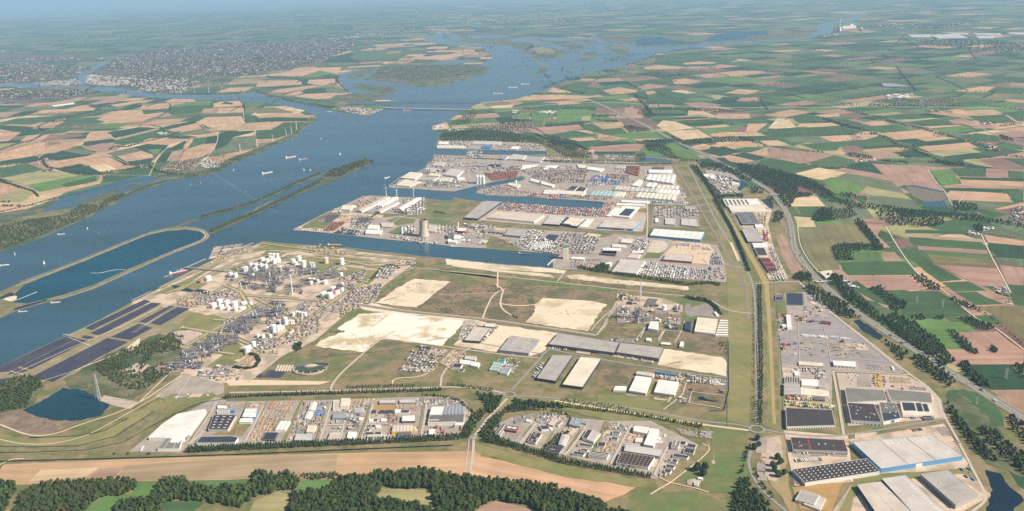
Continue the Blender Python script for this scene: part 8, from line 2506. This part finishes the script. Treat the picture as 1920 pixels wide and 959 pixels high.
for q in ("640,395 760,390 830,410 700,415","1000,308 1060,308 1060,325 1000,322","1280,215 1340,215 1330,232 1270,230","660,225 740,222 730,238 660,236","1180,25 1320,35 1300,45 1200,45","1590,125 1680,125 1660,140 1600,140","1620,285 1690,275 1740,335 1650,330","130,90 160,88 160,100 130,102","1000,135 1100,150 1110,165 1020,150","1570,805 1610,810 1600,830 1560,825"):
 houses(q,30,"farm building among the far right-hand fields","far right farms",cols=HR+[(.7,.68,.64)]*3,size=(20,12,8),dens=.7)
# greenhouses
GH=[(.60,.66,.68),(.70,.72,.70)]
crop(1440,0,4)
for q,n_ in (("1050,262 1220,258 1225,282 1080,280","left"),("1210,262 1420,255 1500,285 1280,290","middle"),("1300,245 1500,248 1490,260 1420,258","upper middle"),("1560,270 1700,268 1680,290 1580,290","right"),("1530,250 1740,252 1760,268 1560,262","upper right"),("1790,245 1930,245 1930,262 1820,258","far right")):
 hall(q,9,"l","w","long pale greenhouse block beyond the far fields, the %s one" % n_,"greenhouse")
hall("850,625 940,628 1080,648 870,652",5,"s","s","pale blue greenhouse block in the right middle distance","greenhouse")
crop(0,180,4)
hall("380,72 550,52 560,58 400,78",6,"w","w","long white greenhouse at the edge of the left town","greenhouse")
# power station far off
crop(1440,0,4)
for q,h,rc,lb in (("555,198 660,190 662,200 562,207",45,"c","big pale boiler block of the far power station"),("540,205 552,204 552,220 540,221",50,"w","narrow pale block at the left end of the far power station"),("700,206 712,206 712,222 700,222",40,"b","brownish block at the right end of the far power station"),("618,182 640,180 640,186 620,188",55,"w","upper block of the far power station")):
 hall(q,h,rc,rc,lb,"power station block","power_station_block")
chimney(536,225,150,9,"tall pale chimney of the far power station",TANKW)
# towns: many blocks far away
def town(s,sp,cols,size,dens,tree,label="distant building of the river town",group="the river town"):
 w=wpts(s);xs=[p[0] for p in w];ys=[p[1] for p in w];n=int((max(xs)-min(xs))*(max(ys)-min(ys))/sp ** 2)
 n=min(n,16000);dens *= .8;size *= .78;X=NR.uniform(min(xs),max(xs),n);Y=NR.uniform(min(ys),max(ys),n);k=inpoly(X,Y,w)
 for x,y in zip(X[k],Y[k]):
  if R.random()<dens:
   c=R.choice(cols);big=.8 if c[0]<.5 else 1.5
   reg("block",float(x),float(y),R.choice((.3,1.87)),(size*R.uniform(.5,1.5)*big,size*R.uniform(.4,1)*big,R.uniform(8,20)),cm(c),"city_block",label,"building",group,z=1)
  elif R.random()<tree:put_tree(float(x),float(y),R.uniform(24,42),"tree of the distant town","distant town trees",tones=[0,1,3])
RED=[(.30,.12,.09),(.22,.12,.10),(.30,.15,.12),(.16,.12,.11),(.26,.19,.17),(.24,.12,.10),(.42,.37,.33)]
WH=[(.56,.52,.46),(.36,.32,.29),(.25,.22,.21),(.18,.16,.16),(.5,.42,.34)]
DG=mat("town ground",(.06,.08,.045),.95,.4,.004,rgb2=(.17,.11,.09),patch=.0018)
crop(0,0,4)
ground("town_ground","-200,480 0,470 300,480 540,500 700,520 620,540 480,590 250,615 0,630 -200,640",DG)
ground("town_ground","650,640 660,560 760,500 860,450 1000,420 1200,380 1500,350 1918,320 2400,300 2700,330 2560,400 2300,500 1918,560 1600,600 1500,620 1340,700 1100,690 860,655 700,650",DG)
ground("town_ground","0,680 400,665 640,670 720,690 560,740 380,770 160,780 0,760 -200,740",DG)
ground("town_ground","-200,430 0,400 400,420 760,430 700,450 0,470",DG)
town("-100,480 0,470 300,480 540,500 690,515 640,535 480,585 250,610 0,625 -100,640",75,RED+WH,55,.45,.9)
town("270,630 590,595 600,640 300,648",50,WH,70,.7,.3,"pale industrial shed on the town harbour island","harbour island sheds")
town("660,640 650,565 760,570 1050,600 860,650",50,WH,80,.7,.3,"pale industrial shed on the right harbour bank","right harbour bank sheds")
town("760,590 1130,570 1180,600 1400,590 1500,620 1340,700 1100,690 900,640",55,WH,55,.55,.5,"pale shed in the river town's business strip","business strip sheds")
town("760,520 1000,470 1340,440 1640,460 1300,500 1000,545 850,545",60,RED[:3],50,.55,.6)
town("860,450 1000,420 1200,380 1500,350 1918,320 2080,340 1918,560 1600,590 1200,590 1000,540 760,520",85,RED+WH,55,.42,.9)
town("1918,320 2400,300 2700,330 2560,400 2300,500 1918,540",90,RED+WH,60,.4,.9)
town("250,690 400,675 640,675 690,690 560,730 300,745",50,RED,38,.6,.8,S17,"near bank town")
town("0,690 250,680 300,745 0,740",60,RED+WH,45,.4,.9,S17,"near bank town")
town("60,445 760,432 790,448 200,460",100,WH,80,.35,.5)
town("-50,380 130,375 130,395 -50,395",110,WH,80,.4,.3)
crop(480,0,4)
town("380,290 560,280 820,250 1200,215 1200,235 900,265 640,300 400,310",120,WH+RED[:2],90,.5,.6,S18,"horizon side towns")
town("1500,160 1918,140 1918,165 1560,190",160,WH,110,.3,.3,S18,"horizon side towns")
crop(960,0,4)
town("190,95 520,90 500,160 200,165",190,WH+RED[:2],110,.35,.4,"distant building beyond the wetlands","towns beyond the wetlands")
crop(1440,0,4)
town("700,175 800,180 1300,185 1580,175 1600,200 1180,230 760,215",130,WH+RED[:2],80,.35,.9,"building of the town behind the far power station","town behind the power station")
town("1100,300 1300,300 1700,320 1918,340 1918,390 1700,400 1500,370 1200,350",85,RED+WH[2:],50,.4,.9,"building of the wooded town on the far right","wooded town on the far right")
town("380,262 520,262 510,275 390,280",70,WH,60,.6,.2,"pale shed by the far river bend","sheds by the far river bend")
flush()
# ------------------------------------------------------------------ haze over the whole place
hb=bpy.data.meshes.new("haze")
X0,X1,Y0,Y1,Z0,Z1=-170000,170000,-30000,158000,-1.0,1460.0
hv=[(x,y,z) for x in (X0,X1) for y in (Y0,Y1) for z in (Z0,Z1)]
hb.from_pydata(hv,[],[(0,1,3,2),(4,6,7,5),(0,4,5,1),(2,3,7,6),(0,2,6,4),(1,5,7,3)])
hb.update()
hm=bpy.data.materials.new("haze");hm.use_nodes=True
hn=hm.node_tree.nodes;hn.clear()
ho=hn.new("ShaderNodeOutputMaterial");pv=hn.new("ShaderNodeVolumePrincipled")
pv.inputs["Color"].default_value=(.44,.70,1.0,1);pv.inputs["Density"].default_value=2.3e-5
pv.inputs["Anisotropy"].default_value=0.0
hm.node_tree.links.new(pv.outputs[0],ho.inputs["Volume"])
hb.materials.append(hm)
tag(link("haze",hb),kind="stuff")
